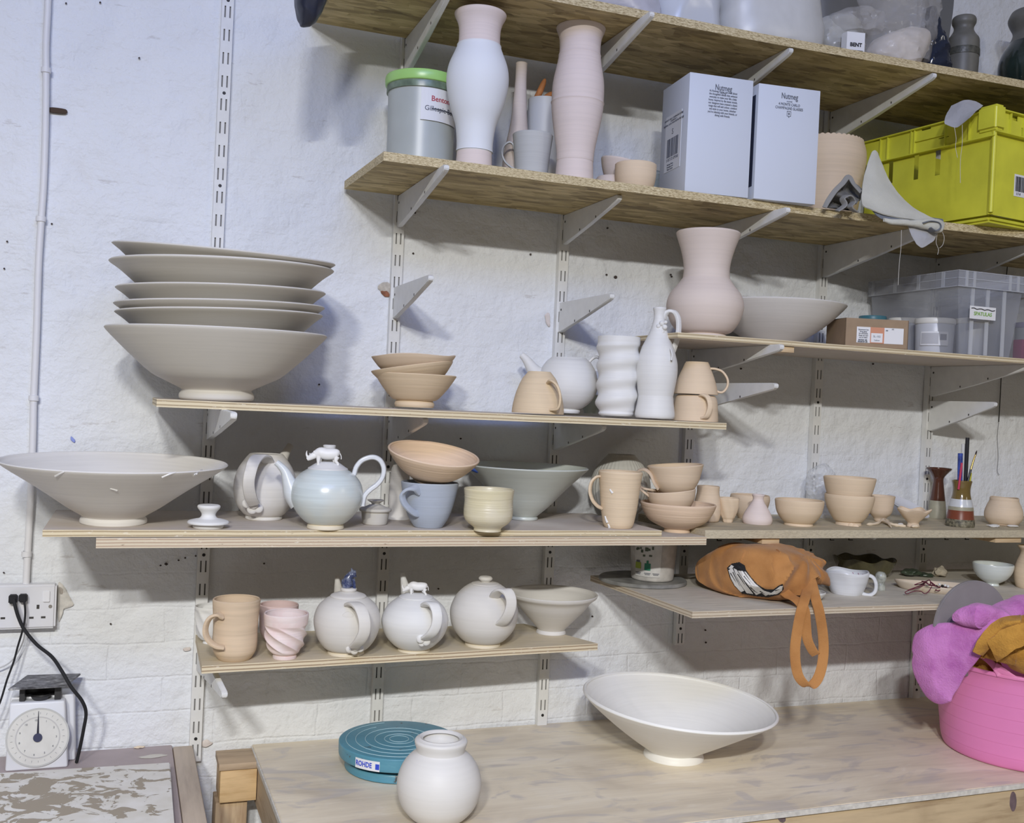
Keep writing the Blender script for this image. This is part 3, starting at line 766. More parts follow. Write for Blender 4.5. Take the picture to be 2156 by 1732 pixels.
# ---- three terracotta bowls
GT = 'stack of three terracotta bowls'
K = bowl('small_bowl', 'bottom bowl of the three stacked terracotta bowls on the eye level shelf', 872, None, T4,
     [(857, 40), (852, 42), (847, 41), (843, 38), (843, 38), (838, 50), (815, 70), (792, 85), (789, 86.5)], TERR, .004, y=-.19, group=GT)
z_ = K.sv
bowl('small_bowl', 'middle terracotta bowl of the three stacked, tilted up at the right', 875, None, T4+.0335, [(821+d, w_) for d, w_ in ((0, 32), (-4, 34), (-20, 62), (-42, 82), (-50, 87))], TERR, .004, y=-.19, group=GT, ty=-.17)
bowl('small_bowl', 'pinkish top bowl of the three stacked terracotta bowls, wavy rim', 871, None, T4+.061,
     [(797+d, w_) for d, w_ in ((0, 32), (-4, 34), (-18, 66), (-38, 84), (-46, 89))], PEACH, .004, y=-.19, group=GT, ty=-.045,
     mod=lambda r, th, z: (r*math.cos(th), r*math.sin(th), z+(.0022*math.sin(3*th+.6)*min(1, z/.03))))
# ---- upside down mug by the teapot
K = Pot('mug', 'terracotta mug standing upside down in front of the white teapot', 'mug', 1132, None, T4, -.280, 'upside down cups')
K.body('cup', [(870, 54), (868, 55), (850, 53), (825, 47), (800, 37), (789, 29), (783, 24), (782, 23), (782, 23), (783.5, 20)], TERR, solid=True)
K.handle([(1153, 806, -.030), (1160, 803, -.052), (1172, 814, -.064), (1178, 836, -.066), (1174, 858, -.060), (1160, 862, -.048)], .013, .006, TERR)
# ---- white teapot behind it
K = Pot('teapot', 'lidless white teapot behind the upside down terracotta mug', 'teapot', 1192, None, T4, -.125)
K.body('body', [(869, 27), (864, 29), (860, 26), (860, 26), (856, 36), (842, 52), (822, 62), (801, 63), (780, 58), (762, 47), (756, 40), (754, 38)], WHITE, .004)
K.spout([(1148, 800), (1128, 785), (1117, 770), (1108, 757), (1098, 747)], [24, 17, 12, 9, 6.5], WHITE)
K.handle([(1232, 772), (1246, 756), (1258, 752), (1268, 765), (1268, 790), (1256, 812), (1244, 822)], .014, .007, WHITE)
# ---- small green cup behind the vase
K = Pot('small_cup', 'small grey green cup mostly hidden behind the twisted vase', 'cup', 1243, None, T4, -.055)
K.body('small_cup_body', [(870, 14), (866, 15), (850, 20), (832, 22)], plain('grey_green_glaze', (.36, .40, .34), .4))
# ---- twisted vase
K = Pot('twisted_vase', 'white vase with fat spiral bulges on the eye level shelf', 'vase', 1296, None, T4, -.245)
pz = K.sv*39
def twist(r, th, z):
    h = z/K.sv
    if h < 8 or h > 158: a = 0
    else: a = min(1, (h-8)/10, (158-h)/8)
    k = 1+a*.068*math.sin(2*math.pi*z/pz - th)
    return (r*k*math.cos(th), r*k*math.sin(th), z)
K.body('vase_body', [(875, 34), (871, 37), (866, 36), (860, 39), (850, 42), (830, 42), (800, 42), (770, 43), (740, 44), (722, 45), (712, 45), (710, 45)], WHITE, .004, mod=twist, segs=96, n=10)
# ---- jug bottle
K = Pot('handled_bottle', 'tall white bottle jug with looping handle and ornament on its neck', 'jug', 1378, None, T4, -.293)
K.body('body', [(880, 40), (876, 42), (868, 42), (850, 39), (833, 37), (833, 37), (815, 40), (790, 43.5), (765, 43), (745, 38), (731, 34), (731, 34), (712, 25), (696, 18), (680, 13.5), (668, 11.5), (658, 12), (650, 14), (648, 13.5)], WHITE, .003)
K.handle([(1397, 672), (1401, 662), (1410, 656), (1421, 659), (1428, 674), (1428, 700), (1422, 725), (1415, 744), (1411, 756)], .014, .0085, WHITE, wdir=(.8, 1, 0))
o = K.handle([(1411, 736, -.030), (1414, 748, -.036), (1413, 760, -.036)], .014, .004, WHITE, name='handle_terminal', taper=(.6, 1.1))
bm = bmesh.new()
for (u, v, r_) in ((1386, 688, 5), (1393, 682, 6), (1399, 690, 6), (1394, 700, 5), (1388, 696, 4), (1401, 680, 4)):
    b2 = bmesh.new(); bmesh.ops.create_icosphere(b2, subdivisions=2, radius=r_*K.sh, matrix=Matrix.Translation(K.pt(u, v, -.015))); me = bpy.data.meshes.new('t'); b2.to_mesh(me); b2.free(); bm.from_mesh(me); bpy.data.meshes.remove(me)
link_mesh('neck_ornament', bm, WHITE, K.root)
# ---- two upside down cups
K = Pot('cup', 'lower of the two cream cups stacked upside down at the shelf end', 'cup', 1463, None, T4, -.255, 'upside down cups')
K.body('cup', [(886, 48), (884, 49), (865, 47.5), (845, 45.5), (835, 42), (832, 38), (832, 38), (833, 20)], YELB, solid=True)
K.handle([(1474, 836, -.040), (1480, 832, -.052), (1490, 838, -.058), (1494, 856, -.060), (1487, 876, -.056), (1476, 880, -.046)], .012, .006, YELB, wdir=(1, .4, 0))
zl = T4+(K.v0-831)*K.sv
K = Pot('cup', 'upper of the two cream cups stacked upside down, handle at right', 'cup', 1464.5, None, zl+.0012, -.255, 'upside down cups')
vb = K.v0
K.body('cup', [(vb, 46), (vb-2, 47), (vb-18, 43.5), (vb-38, 37), (vb-54, 30), (vb-64, 26), (vb-66, 24.5), (vb-68, 24), (vb-68, 24), (vb-66.5, 21)], YELB, solid=True)
K.handle([(1495, 776), (1507, 777), (1521, 783), (1531, 798), (1531, 813), (1522, 825), (1510, 824), (1500, 814)], .011, .0055, YELB)

# ---- third shelf from the top, right: big pink vase, wide bowl
K = Pot('vase', 'big pink vase with round belly and flaring neck on the high plywood shelf', 'vase', 1481, None, T3, -.250)
d_ = K.v0-698
K.body('vase_body', [(v+d_, h) for v, h in ((698, 46), (693, 48), (689, 45), (689, 45), (684, 58), (668, 71), (648, 79), (629, 82), (607, 76), (588, 61), (574, 51), (573, 50), (573, 50), (556, 48.5), (535, 51), (512, 57), (492, 64), (480, 68), (477, 67.5))], PINK, .005)
def rbowl(name, label, u, z, y, hts, mat, thick=.005, **kw):
    """hts: (rows above the foot, half width)"""
    x = aty(u, 866, y); 
    P = Vector((x.x, y, z))
    for _ in range(4):
        v = px(P)[1]; q = aty(u, v, y); P = Vector((q.x, y, z))
    v = px(P)[1]
    return bowl(name, label, u, None, z, [(v-a, b) for a, b in hts], mat, thick, y=y, **kw)
rbowl('wide_bowl', 'wide pale bowl behind the big pink vase on the high plywood shelf', 1627, T3, -.160, [(0, 50), (4, 51), (8, 49), (8, 49), (13, 60), (30, 88), (52, 117), (72, 138), (84, 149), (87, 151)], PORC, .005)

# ---- second shelf (boxes and vases)
K = Pot('vase', 'tall vase, white in the middle with pink neck and foot', 'vase', 997, None, T2, -.285)
v0 = K.v0
wv = [(v0, 38), (v0-3, 38.5), (322, 37), (320.5, 39), (318, 38.5), (300, 38.5), (265, 43), (230, 55), (195, 63.5), (167, 66), (140, 62), (115, 52), (102, 47), (98, 47), (97, 45), (97, 45), (85, 43.5), (65, 44), (50, 47.5), (38, 53.5), (33, 55), (31, 54.5)]
zt_, zb_ = (v0-97.5)*K.sv, (v0-321)*K.sv
K.body('vase_body', wv, [PINKW, plain('matt_white_slip', (.76, .78, .80), .7, bumpy=.05)], .004,
       mats=lambda a, b, i: 1 if (zb_ < (a[1]+b[1])/2 < zt_) and i < 100 else 0)
K = Pot('vase', 'tall plain pink vase with fine joint rings, right of the grey mug', 'vase', 1208, None, T2, -.262)
v0 = K.v0
K.body('vase_body', [(v0, 40.5), (v0-3, 41), (342, 38.5), (340, 39), (320, 40), (290, 45), (260, 50.5), (235, 54), (222, 55), (218, 56.5), (215, 55), (190, 55), (168, 53), (140, 47.5), (122, 44.5), (118, 45), (115, 43.5), (100, 43), (82, 45), (68, 50), (62, 52), (60, 51.5)], PINKW, .004, n=4)
# bucket
K = Pot('storage_bucket', 'cloudy plastic bucket with lime green lid and bentonite label', 'bucket', 882, None, T2, -.150)
v0 = K.v0
BUCK = plain('cloudy_powder_filled_plastic', (.47, .50, .475), .34, var=.08, bscale=9)
K.body('tub', [(v0, 68), (v0-3, 70), (280, 71), (205, 72.5), (203, 75), (190, 75.5), (188, 74)], BUCK, .003)
K.body('powder_line', [(203, 75.9), (199, 76.1), (193, 76.1), (190, 75.9)], plain('dark_green_tinted_plastic', (.18, .24, .17), .3, var=.5, bscale=40), .001)
K.body('lid', [(189, 77), (187, 79), (178, 80), (170, 79), (168, 77), (168, 77), (167, 60)], plain('lime_green_plastic', (.38, .66, .20), .3), solid=True)
lab_r = 73.4*K.sh
def cyl_patch(r, a0, a1, z0, z1, mat, parent, name, rise=.0006, n=14):
    bm = bmesh.new()
    vs = [[bm.verts.new((r*math.sin(a0+(a1-a0)*i/n), -r*math.cos(a0+(a1-a0)*i/n), z)) for z in (z0, z1)] for i in range(n+1)]
    vo = [[bm.verts.new(((r+rise)*math.sin(a0+(a1-a0)*i/n), -(r+rise)*math.cos(a0+(a1-a0)*i/n), z)) for z in (z0, z1)] for i in range(n+1)]
    for i in range(n):
        bm.faces.new((vo[i][0], vo[i+1][0], vo[i+1][1], vo[i][1])); bm.faces.new((vs[i][0], vs[i][1], vs[i+1][1], vs[i+1][0]))
        bm.faces.new((vs[i][0], vs[i+1][0], vo[i+1][0], vo[i][0])); bm.faces.new((vs[i][1], vo[i][1], vo[i+1][1], vs[i+1][1]))
    for i in (0, n): bm.faces.new((vs[i][0], vo[i][0], vo[i][1], vs[i][1]))
    return link_mesh(name, bm, mat, parent, smooth=False)
zc_ = (v0-236)*K.sv
lb_ = cyl_patch(lab_r, -.04, 1.28, zc_-.036, zc_+.032, PAPER, K.root, 'label')
def bent(M_ang, z, body, size, mat, par, r, **kw):
    M = Matrix.Rotation(M_ang, 4, 'Z') @ plane_M((0, -r-.0009, z), (1, 0, 0), (0, 0, 1))
    return text_mesh('lettering', body, size, mat, par, M, bend=r, **kw)
bent(.66, zc_+.010, 'Bentonite', .016, REDINK, lb_, lab_r, bold=.0001)
bent(.62, zc_-.011, 'Gillespie Bowl', .0145, GREYINK, lb_, lab_r, bold=.0001)
cyl_patch(lab_r+.0008, .28, 1.2, zc_-.0125, zc_-.010, INK, lb_, 'crossing_out', .0003)
# thin bottle
K = Pot('bottle_vase', 'thin necked pink bottle vase at the back between the two tall vases', 'vase', 1086, None, T2, -.135)
v0 = K.v0
K.body('vase_body', [(v0, 30), (v0-4, 32), (330, 30), (300, 25), (267, 19), (230, 15.5), (200, 13.5), (170, 12), (140, 12), (134, 12.5)], PINK, .003)
# white pot with sticks
K = Pot('white_pot', 'straight white pot at the back with orange clay sticks', 'pot', 1138, None, T2, -.065)
K.body('pot_body', [(K.v0, 32), (K.v0-4, 34), (300, 35), (219, 36), (217, 36)], plain('white_glazed_pot', (.64, .66, .70), .5), .004)
OR = plain('orange_brown_clay', (.55, .22, .08), .6, var=.2)
for pts, lb in ((((1122, 236), (1128, 212), (1138, 190), (1148, 166)), 'longer orange stick standing in the white pot on the second shelf'), (((1134, 234), (1140, 217), (1152, 204), (1166, 195)), 'shorter orange stick leaning right in the white pot')):
    tag(link_mesh('clay_stick', tube_bm(cpath([aty(u, v, -.062) for u, v in pts], 5), [.0075]*11+[.0072, .0068, .006, .0045, .002], 12), OR), lb, 'clay stick', 'orange sticks in the white pot')
# grey mug
K = Pot('mug', 'pale grey mug with thin handle between the two tall vases', 'mug', 1117, None, T2, -.205)
v0 = K.v0
K.body('cup', [(v0, 33), (v0-3, 34.5), (350, 36), (320, 39), (300, 41), (287, 42.5), (285, 42)], clay('pale_grey_ware', (.53, .535, .52), rings=.1), .003)
K.handle([(1083, 316, -.002), (1080, 304), (1071, 300), (1060, 309), (1057, 324), (1063, 340), (1073, 350), (1083, 356)], .009, .0045, MATS['pale_grey_ware'])
# two small pinkish pieces and an orange one
rbowl('small_bowl', 'squat pinkish bowl under a tilted cup, left of the orange brown bowl', 1290, T2, -.20, [(0, 33), (4, 37), (18, 40), (34, 37), (38, 35)], PINK, .004)
K = Pot('cup', 'pinkish cup lying tilted on top of the squat bowl', 'cup', 1299, None, T2+.041, -.19)
b_ = K.body('cup_body', [(K.v0, 26), (K.v0-3, 29), (K.v0-20, 37), (K.v0-36, 42), (K.v0-40, 42)], PINK, .004); tilted(b_, .05, .17)
rbowl('small_bowl', 'rounded orange brown bowl at the edge of the second shelf', 1336, T2, -.265, [(0, 33), (4, 36), (18, 41), (34, 43.5), (55, 44), (58, 43.5)], YELB, .004)

# champagne glass boxes
BOXM = plain('pale_blue_white_card', (.62, .66, .74), .55, bumpy=.04)
def carton(name, label, p0, p1, depth, h, group, ang_side=0):
    """upright carton with its front bottom edge running p0 -> p1"""
    a, b = Vector(p0), Vector(p1); ex = (b-a); wd = ex.length; rz = math.atan2(ex.y, ex.x)
    t = thing(name, label, 'box', a, rz, group)
    o = box('carton', 0, wd, 0, depth, 0, h, BOXM, t, bevel=.0012)
    return t, wd
za = T2+.0005
tA, wA = carton('gift_box', 'pale blue printed box with paragraph of text and barcode side', (1.134, -.336, za), (1.288, -.350, za), .145, .262, 'pair of pale blue glass boxes')
tB, wB = carton('gift_box', 'pale blue printed box for champagne glasses, right of the pair', (1.300, -.354, za), (1.452, -.372, za), .145, .258, 'pair of pale blue glass boxes')
def front_text(t, wd, items):
    for body, cx, cz, size, kw in items:
        text_mesh('lettering', body, size, GREYINK, t, plane_M((cx, -.0006, cz), (1, 0, 0), (0, 0, 1)), **kw)
front_text(tA, wA, [('Nutmeg', wA*.53, .236, .0185, dict(bold=.0001, xscale=.68)), ('HOME', wA*.53, .2245, .0042, dict(spacing=1.3)),
    ('At Nutmeg Home, we\'re all about\nthe thoughtful details that enhance\neveryday to make your life a little\nhome. Inspired by the latest trends,\nour designers have created a classic\nrange that will add colour, comfort\nand style to your home, whether\nyou\'re relaxing with your friends, or\ndining with friends.', wA*.53, .201, .0066, dict(xscale=.74))])
front_text(tB, wB, [('Nutmeg', wB*.50, .236, .0185, dict(bold=.0001, xscale=.68)), ('HOME', wB*.50, .2245, .0042, dict(spacing=1.3)),
    ('4 MONTE CARLO\nCHAMPAGNE GLASSES', wB*.50, .2135, .0085, dict(xscale=.80))])
bm = bmesh.new()
for x0, x1, z0, z1 in ((-.005, .005, .1785, .1795), (-.005, -.0042, .168, .179), (.0042, .005, .168, .179), (-.005, .005, .1675, .1683), (-.0016, .0016, .171, .176), (-.001, .001, .165, .1675)):
    add_box(bm, wB*.5+x0, wB*.5+x1, -.0008, -.0002, z0+.024, z1+.024)
link_mesh('glass_symbol', bm, GREYINK, tB, smooth=False)
# barcode label on the left side of box A
bm = bmesh.new(); add_box(bm, -.0008, -.0001, .032, .118, .062, .190)
lbA = link_mesh('label', bm, plain('white_print_area', (.74, .76, .80), .5), tA, smooth=False)
bm = bmesh.new(); rnd = random.Random(5); y = .046
while y < .104:
    w_ = rnd.choice((.0012, .0018, .0028)); add_box(bm, -.0013, -.0007, y, y+w_, .094, .136); y += w_+rnd.choice((.0012, .0016, .0026))
link_mesh('barcode', bm, GREYINK, lbA, smooth=False)
def side_text(body, yc, zc, size, **kw):
    text_mesh('lettering', body, size, GREYINK, lbA, plane_M((-.0009, yc, zc), (0, -1, 0), (0, 0, 1)), **kw)
side_text('4 MONTE CARLO CHAMPAGNE GLASSES\nCONTENTS: 4\nMATERIAL: GLASS. WASH BEFORE FIRST USE', .075, .176, .0055)
side_text('S', .078, .150, .018); side_text('5 057172 079768', .075, .088, .009)
side_text('Nutmeg Home\nPackaging: card\nPlease recycle', .085, .072, .0055)
# die cut window, its inner shade painted as a dark strip, and lid line on the right box
bm = bmesh.new(); add_box(bm, -.0009, -.0001, .012, .030, .030, .235); link_mesh('side_window', bm, plain('cutout_shadow_dark', (.035, .04, .07), .25), tB, smooth=False)
bm = bmesh.new(); add_box(bm, .004, wB-.004, .004, .141, .2578, .2586); link_mesh('lid_flap', bm, plain('brown_card', (.38, .30, .20), .8), tB, smooth=False)
bm = bmesh.new(); add_box(bm, .004, wA-.004, .004, .141, .2618, .2626); link_mesh('lid_flap', bm, MATS['brown_card'], tA, smooth=False)
# glass jar sliver behind box A
K = Pot('glass_jar', 'small glass jar just showing behind the left pale blue box', 'jar', 1372, None, T2, -.09)
K.body('jar_body', [(K.v0, 22), (K.v0-6, 24), (K.v0-55, 24), (K.v0-66, 20), (K.v0-82, 20)], plain('clear_glass', (.8, .85, .85), .08, trans=.9), .002)
# scalloped terracotta bowl
K = Pot('scalloped_bowl', 'large terracotta bowl with scalloped rim behind the grey cloth', 'bowl', 1728, None, T2, -.155)
v0 = K.v0
rz_ = (v0-302)*K.sv
def scal(r, th, z):
    k = max(0, min(1, (z-rz_+.010)/.010)); return (r*math.cos(th), r*math.sin(th), z+.0028*abs(math.sin(th*22))*k-.001)
K.body('bowl_body', [(v0, 52), (v0-4, 55), (v0-30, 74), (375, 84), (345, 89), (322, 88), (306, 83), (302, 82)], PEACH, .005, mod=scal, segs=220)

# ================================================================== middle long shelf, left board
bw = bowl('wide_bowl', 'very wide pale bowl with runny rim, left end of the long teapot board', 239, None, T5,
     [(1105, 68), (1101, 71), (1093, 71), (1087, 67), (1087, 67), (1083, 72), (1068, 98), (1050, 125), (1030, 155), (1010, 187), (990, 220), (978, 238), (973, 243)], PORC, .0055, y=-.232, tx=.028)
DRIP = plain('dried_slip_drip', (.80, .79, .77), .4)
def drip_on(target, pts, rad, name='glaze_drip', mat=DRIP, K=None):
    """a raised run of slip lying on an existing vessel's surface"""
    bo = target; Mw = (Matrix.Translation(K.p) @ Matrix.Rotation(-K.az, 4, 'Z')) if K else bo.matrix_basis.copy(); Mi = Mw.inverted()
    bvh = BVHTree.FromPolygons([v.co[:] for v in bo.data.vertices], [p.vertices[:] for p in bo.data.polygons])
    P = []
    for u, v in pts:
        ro = Mi @ CAM; rd = (Mi.to_3x3() @ ray(u, v)).normalized(); h = bvh.ray_cast(ro, rd)
        if h[0] is not None: P.append(h[0])
    if len(P) < 2: return
    Q = cpath(P, 4); R = [rad*(.7+.5*i/(len(Q)-1)) for i in range(len(Q))]
    return link_mesh(name, tube_bm(Q, R, 8), mat, bo)
for pts in (((137, 992), (128, 996), (117, 1002)), ((370, 994), (356, 998), (341, 1004)), ((425, 989), (416, 995), (408, 1001)), ((232, 1028), (240, 1030), (246, 1032))):
    drip_on(bw.obj, pts, .0019)
# lone lid
K = Pot('loose_stopper', 'lone white pot lid with waisted knob lying on the teapot board', 'lid', 438, 1111, T5)
K.body('lid_plate', [(K.v0, 31), (1107, 33), (1103, 34), (1101, 44), (1101, 44), (1098, 44), (1095, 40), (1091, 24)], WHITE, solid=True)
K.body('knob', [(1092.5, 24), (1088, 17), (1082, 15), (1076, 18), (1070, 23), (1066, 24.5), (1063, 23), (1062, 19), (1062.5, 8)], WHITE, solid=True)
GTP = 'round lidded teapots'
# lidless teapot, handle to the viewer
K = Pot('teapot', 'lidless cream teapot with strap handle facing the viewer, next to celadon one', 'teapot', 555, 1092, T5)
K.body('body', [(1093, 37), (1090, 39), (1085, 38), (1085, 36), (1085, 36), (1078, 46), (1058, 60), (1030, 66), (1005, 64), (985, 57), (968, 46), (958, 38), (956, 36)], PORC, .004)
R = .062
K.handle([(566, 972, -.040), (560, 960, -.062), (548, 955, -.088), (536, 965, -.112), (528, 990, -.122), (526, 1012, -.116), (530, 1036, -.098), (536, 1052, -.078)], .0235, .0075, PORC, wdir=(1, .25, 0))
bm = bmesh.new()
def blobs(K, L, name, mat, parent=None, sq=(1, .5, 1)):
    bm = bmesh.new()
    for u, v, yo, r_ in L:
        b2 = bmesh.new(); bmesh.ops.create_icosphere(b2, subdivisions=3, radius=r_*K.sh, matrix=Matrix.Diagonal((sq[0], sq[1], sq[2], 1)))
        bmesh.ops.translate(b2, verts=b2.verts, vec=K.pt(u, v, yo)); me = bpy.data.meshes.new('t'); b2.to_mesh(me); b2.free(); bm.from_mesh(me); bpy.data.meshes.remove(me)
    return link_mesh(name, bm, mat, parent or K.root)
blobs(K, [(521, 1052, -.062, 10), (532, 1064, -.060, 11), (545, 1063, -.060, 10), (535, 1053, -.066, 11)], 'handle_leaf', PORC)
K.spout([(588, 985, .03), (598, 965, .045), (606, 952, .055), (613, 941, .062)], [15, 11, 8.5, 7.5], STONE)
def quadruped(K, cu, cv, yo, L, mat, name, facing=-1, horn=False, ears=True, parent=None, scale=1.0, back=1.0, par=None):
    """a small modelled animal: barrel trunk, four jointed legs, low head, horn or ears; L = body length in photo pixels"""
    k = L*K.sh; c0 = K.pt(cu, cv, yo); f = facing
    bm = bmesh.new()
    def seg(pts, rad, segs=12): tube_bm(cpath([c0+Vector((-p[0]*k, p[1]*k, p[2]*k)) for p in pts], 4), [r_[0]*k for r_ in catmull([(q,) for q in rad], 4)], segs, bm=bm)
    # +x in design space is the head side times facing
    def X(a): return a*f
    seg([(X(-.48), 0, .06), (X(-.40), 0, .08), (X(-.2), 0, .07), (X(.02), 0, .06), (X(.22), 0, .10), (X(.36), 0, .06), (X(.46), 0, -.02)], [.06, .17, .21, .215, .21, .16, .11], 16)
    seg([(X(.40), 0, .02), (X(.52), 0, -.04), (X(.64), 0, -.12), (X(.72), 0, -.17)], [.13, .125, .095, .065], 14)
    for lx, ph in ((.24, 1), (.30, -1), (-.34, 1), (-.40, -1)):
        fr = lx > 0; kx = .02 if fr else .05
        seg([(X(lx), .09*ph, -.02), (X(lx+(kx if not fr else 0)), .10*ph, -.18), (X(lx-(0 if fr else .04)), .10*ph, -.30), (X(lx), .10*ph, -.40)], [.10, .07, .05, .062], 10)
    if horn:
        seg([(X(.69), 0, -.10), (X(.745), 0, .0), (X(.75), 0, .10), (X(.735), 0, .16)], [.05, .035, .02, .006], 10)
        seg([(X(.60), 0, -.03), (X(.625), 0, .04), (X(.62), 0, .08)], [.035, .02, .005], 8)
    for s_ in (1, -1): seg([(X(.47), .07*s_, .04), (X(.47), .10*s_, .12), (X(.46), .10*s_, .17)], [.02, .04, .008], 8)
    seg([(X(-.49), 0, .10), (X(-.54), 0, .0), (X(-.55), 0, -.12)], [.022, .016, .02], 8)
    return link_mesh(name, bm, mat, parent or K.root)
# celadon teapot with rhino lid
K = Pot('teapot', 'pale celadon glazed teapot with a rhino on its lid', 'teapot', 685, 1112, T5, group=GTP)
CF_ = [(1113, 37), (1110, 39), (1104, 38), (1102, 36), (1102, 36), (1095, 47), (1078, 63), (1055, 75), (1035, 76.5), (1015, 71), (998, 58), (989, 45), (987, 41)]
zf = (K.v0-1101)*K.sv
K.body('body', CF_, [CELT, FOOTC], .004, mats=lambda a, b, i: 1 if max(a[1], b[1]) < zf and i < 60 else 0)
ld = K.body('lid', [(989, 39), (988, 42), (985, 42), (982, 37), (976, 28), (972, 20), (971, 12)], clay('pale_glaze_lid', (.70, .695, .69), .35, rings=.05), solid=True)
K.body('knob', [(973, 11), (960, 11.5), (948, 12), (940, 13.5), (938, 13.5), (937, 11)], WHITE, solid=True).location = K.pt(690, 937, .018)*0+Vector((.001, .022, 0))
quadruped(K, 688, 958, -.012, 56, plain('white_porcelain_figure', (.82, .81, .79), .5), 'rhino_figure', facing=1, horn=True, parent=ld)
K.spout([(632, 1052), (618, 1036), (610, 1015), (602, 993), (592, 980), (583, 972)], [26, 21, 15, 10, 7.5, 6.5], clay('celadon_spout', (.66, .69, .70), .3, rings=.05))
K.handle([(746, 1000), (751, 983), (764, 969), (785, 963), (801, 970), (809, 987), (806, 1006), (795, 1021), (780, 1032), (769, 1044), (765, 1058), (764, 1066)], .017, .010, clay('pale_glaze_handle', (.70, .72, .74), .25, rings=.05, spec=.6), wdir=(.1, 1, 0))
# small lidded pot
K = Pot('lidded_pot', 'small grey lidded pot between the celadon teapot and the blue mug', 'pot', 789, 1103, T5)
GREYP = clay('grey_clay_ware', (.58, .55, .49), rings=.2)
K.body('pot_body', [(K.v0, 24), (1100, 26), (1088, 28), (1078, 29), (1076, 28)], GREYP, .003)
l_ = K.body('lid', [(1078, 27), (1075, 33), (1072, 34), (1069, 32), (1066, 22), (1062, 13)], GREYP, solid=True)
K.body('knob', [(1063, 12), (1060, 8.5), (1057, 11), (1053.5, 17), (1051.5, 17), (1052, 10)], GREYP, solid=True, parent=l_)
# white cylinder bottle behind
K = Pot('bottle_vase', 'slim white bottle standing behind the blue grey mug', 'vase', 838, 1092, T5)
K.body('vase_body', [(1094, 24), (1091, 25), (1086, 23), (1075, 21), (1045, 22), (1010, 21), (990, 19), (981, 16), (979, 15)], PORC, .003)
# blue mug, terracotta bowl on it
K = Pot('mug', 'blue grey mug with looping handle, a tilted bowl resting on it', 'mug', 901, 1109, T5)
K.body('cup', [(1112, 26), (1110, 28), (1104, 33), (1085, 44), (1060, 52), (1035, 57.5), (1018, 60.5), (1015, 60.5)], BLUEG, .004)
K.handle([(884, 1030, -.050), (874, 1022, -.060), (860, 1024, -.062), (850, 1035, -.060), (852, 1050, -.060), (862, 1064, -.056), (874, 1075, -.046), (884, 1078, -.034)], .0165, .0075, BLUEG, wdir=(.55, .8, .3), taper=(1.15, .8))
zm = T5+(K.v0-1018)*K.sv; ym = K.p.y
K2 = bowl('tilted_bowl', 'ringed terracotta bowl tilted on top of the blue grey mug', 904, None, zm+.006, [(px((aty(904, 1012, ym).x, ym, zm+.006))[1]-a, b) for a, b in ((0, 35), (3, 37), (8, 45), (22, 66), (38, 82), (52, 93), (59, 97), (61, 97))], TERD, .0045, y=ym, tx=.19, ty=.115)
# yellow cup
K = Pot('cup', 'pale yellow glazed cup with narrow foot at the board edge', 'cup', 1026, 1117, T5)
K.body('cup_body', [(1120, 27), (1117, 29), (1112, 29), (1108, 32), (1100, 43), (1090, 50.5), (1075, 52), (1055, 51), (1040, 52), (1032, 53), (1029, 53)], YELG, .0035)
# celadon bowl behind with a blue sponge
K = bowl('wide_bowl', 'wide pale celadon bowl behind the tilted bowl and yellow cup', 1102, None, T5, [(1094, 27), (1091, 30), (1086, 29), (1086, 27), (1086, 27), (1080, 34), (1060, 56), (1035, 78), (1010, 103), (992, 122), (983, 131), (981, 132)], CELA, .005, y=-.150)
ps = aty(1006, 984, -.165)
bm = bmesh.new(); bmesh.ops.create_icosphere(bm, subdivisions=3, radius=1)
for v in bm.verts: v.co = Vector((v.co.x*.034, v.co.y*.020, v.co.z*.006))+wob(v.co, .002, 3)
o = link_mesh('blue_sponge', bm, plain('bright_blue_foam', (.06, .14, .55), .7)); o.location = ps+Vector((-.006, 0, -.004)); o.rotation_euler = (.05, .30, -.2)
tag(o, 'bright blue scraper peeking out inside the celadon bowl', 'sponge')
# fluted vase
K = Pot('fluted_vase', 'round grey fluted vase behind the tall terracotta mug', 'vase', 1303, 1085, T5, y=-.085)
zt_ = (K.v0-990)*K.sv
K.body('vase_body', [(K.v0, 30), (K.v0-4, 33), (1068, 50), (1045, 61), (1022, 64), (1000, 59), (982, 50), (968, 39), (960, 31), (957, 29)], clay('grey_fluted_glaze', (.56, .55, .50), .4, rings=.05, spec=.5), .004, segs=240,
       mod=lambda r, th, z: (r*(1-.022*abs(math.sin(19*th)))*math.cos(th), r*(1-.022*abs(math.sin(19*th)))*math.sin(th), z))
# terracotta mug with handle at left
K = Pot('mug', 'tall terracotta mug with white splashes and handle at left', 'mug', 1301, 1110, T5)
PEAT = clay('ringed_peach_bisque', (.75, .60, .42), rings=.5, var=.07)
ctm = K.body('cup', [(1112, 26), (1110, 28), (1103, 32), (1090, 35), (1065, 39), (1040, 41.5), (1015, 44), (996, 46.5), (992, 46)], PEAT, .0035)
K.handle([(1264, 1002, -.012), (1255, 1004, -.022), (1246, 1014, -.028), (1243, 1032, -.030), (1248, 1050, -.028), (1257, 1062, -.022), (1266, 1068, -.014)], .012, .006, PEAT, wdir=(.3, 1, 0))
for pts in (((1274, 1086), (1276, 1093), (1279, 1100)), ((1280, 1103), (1282, 1106), (1283, 1110)), ((1284, 1030), (1287, 1034), (1290, 1038))): drip_on(ctm, pts, .0026, 'slip_splash', DRIP, K)
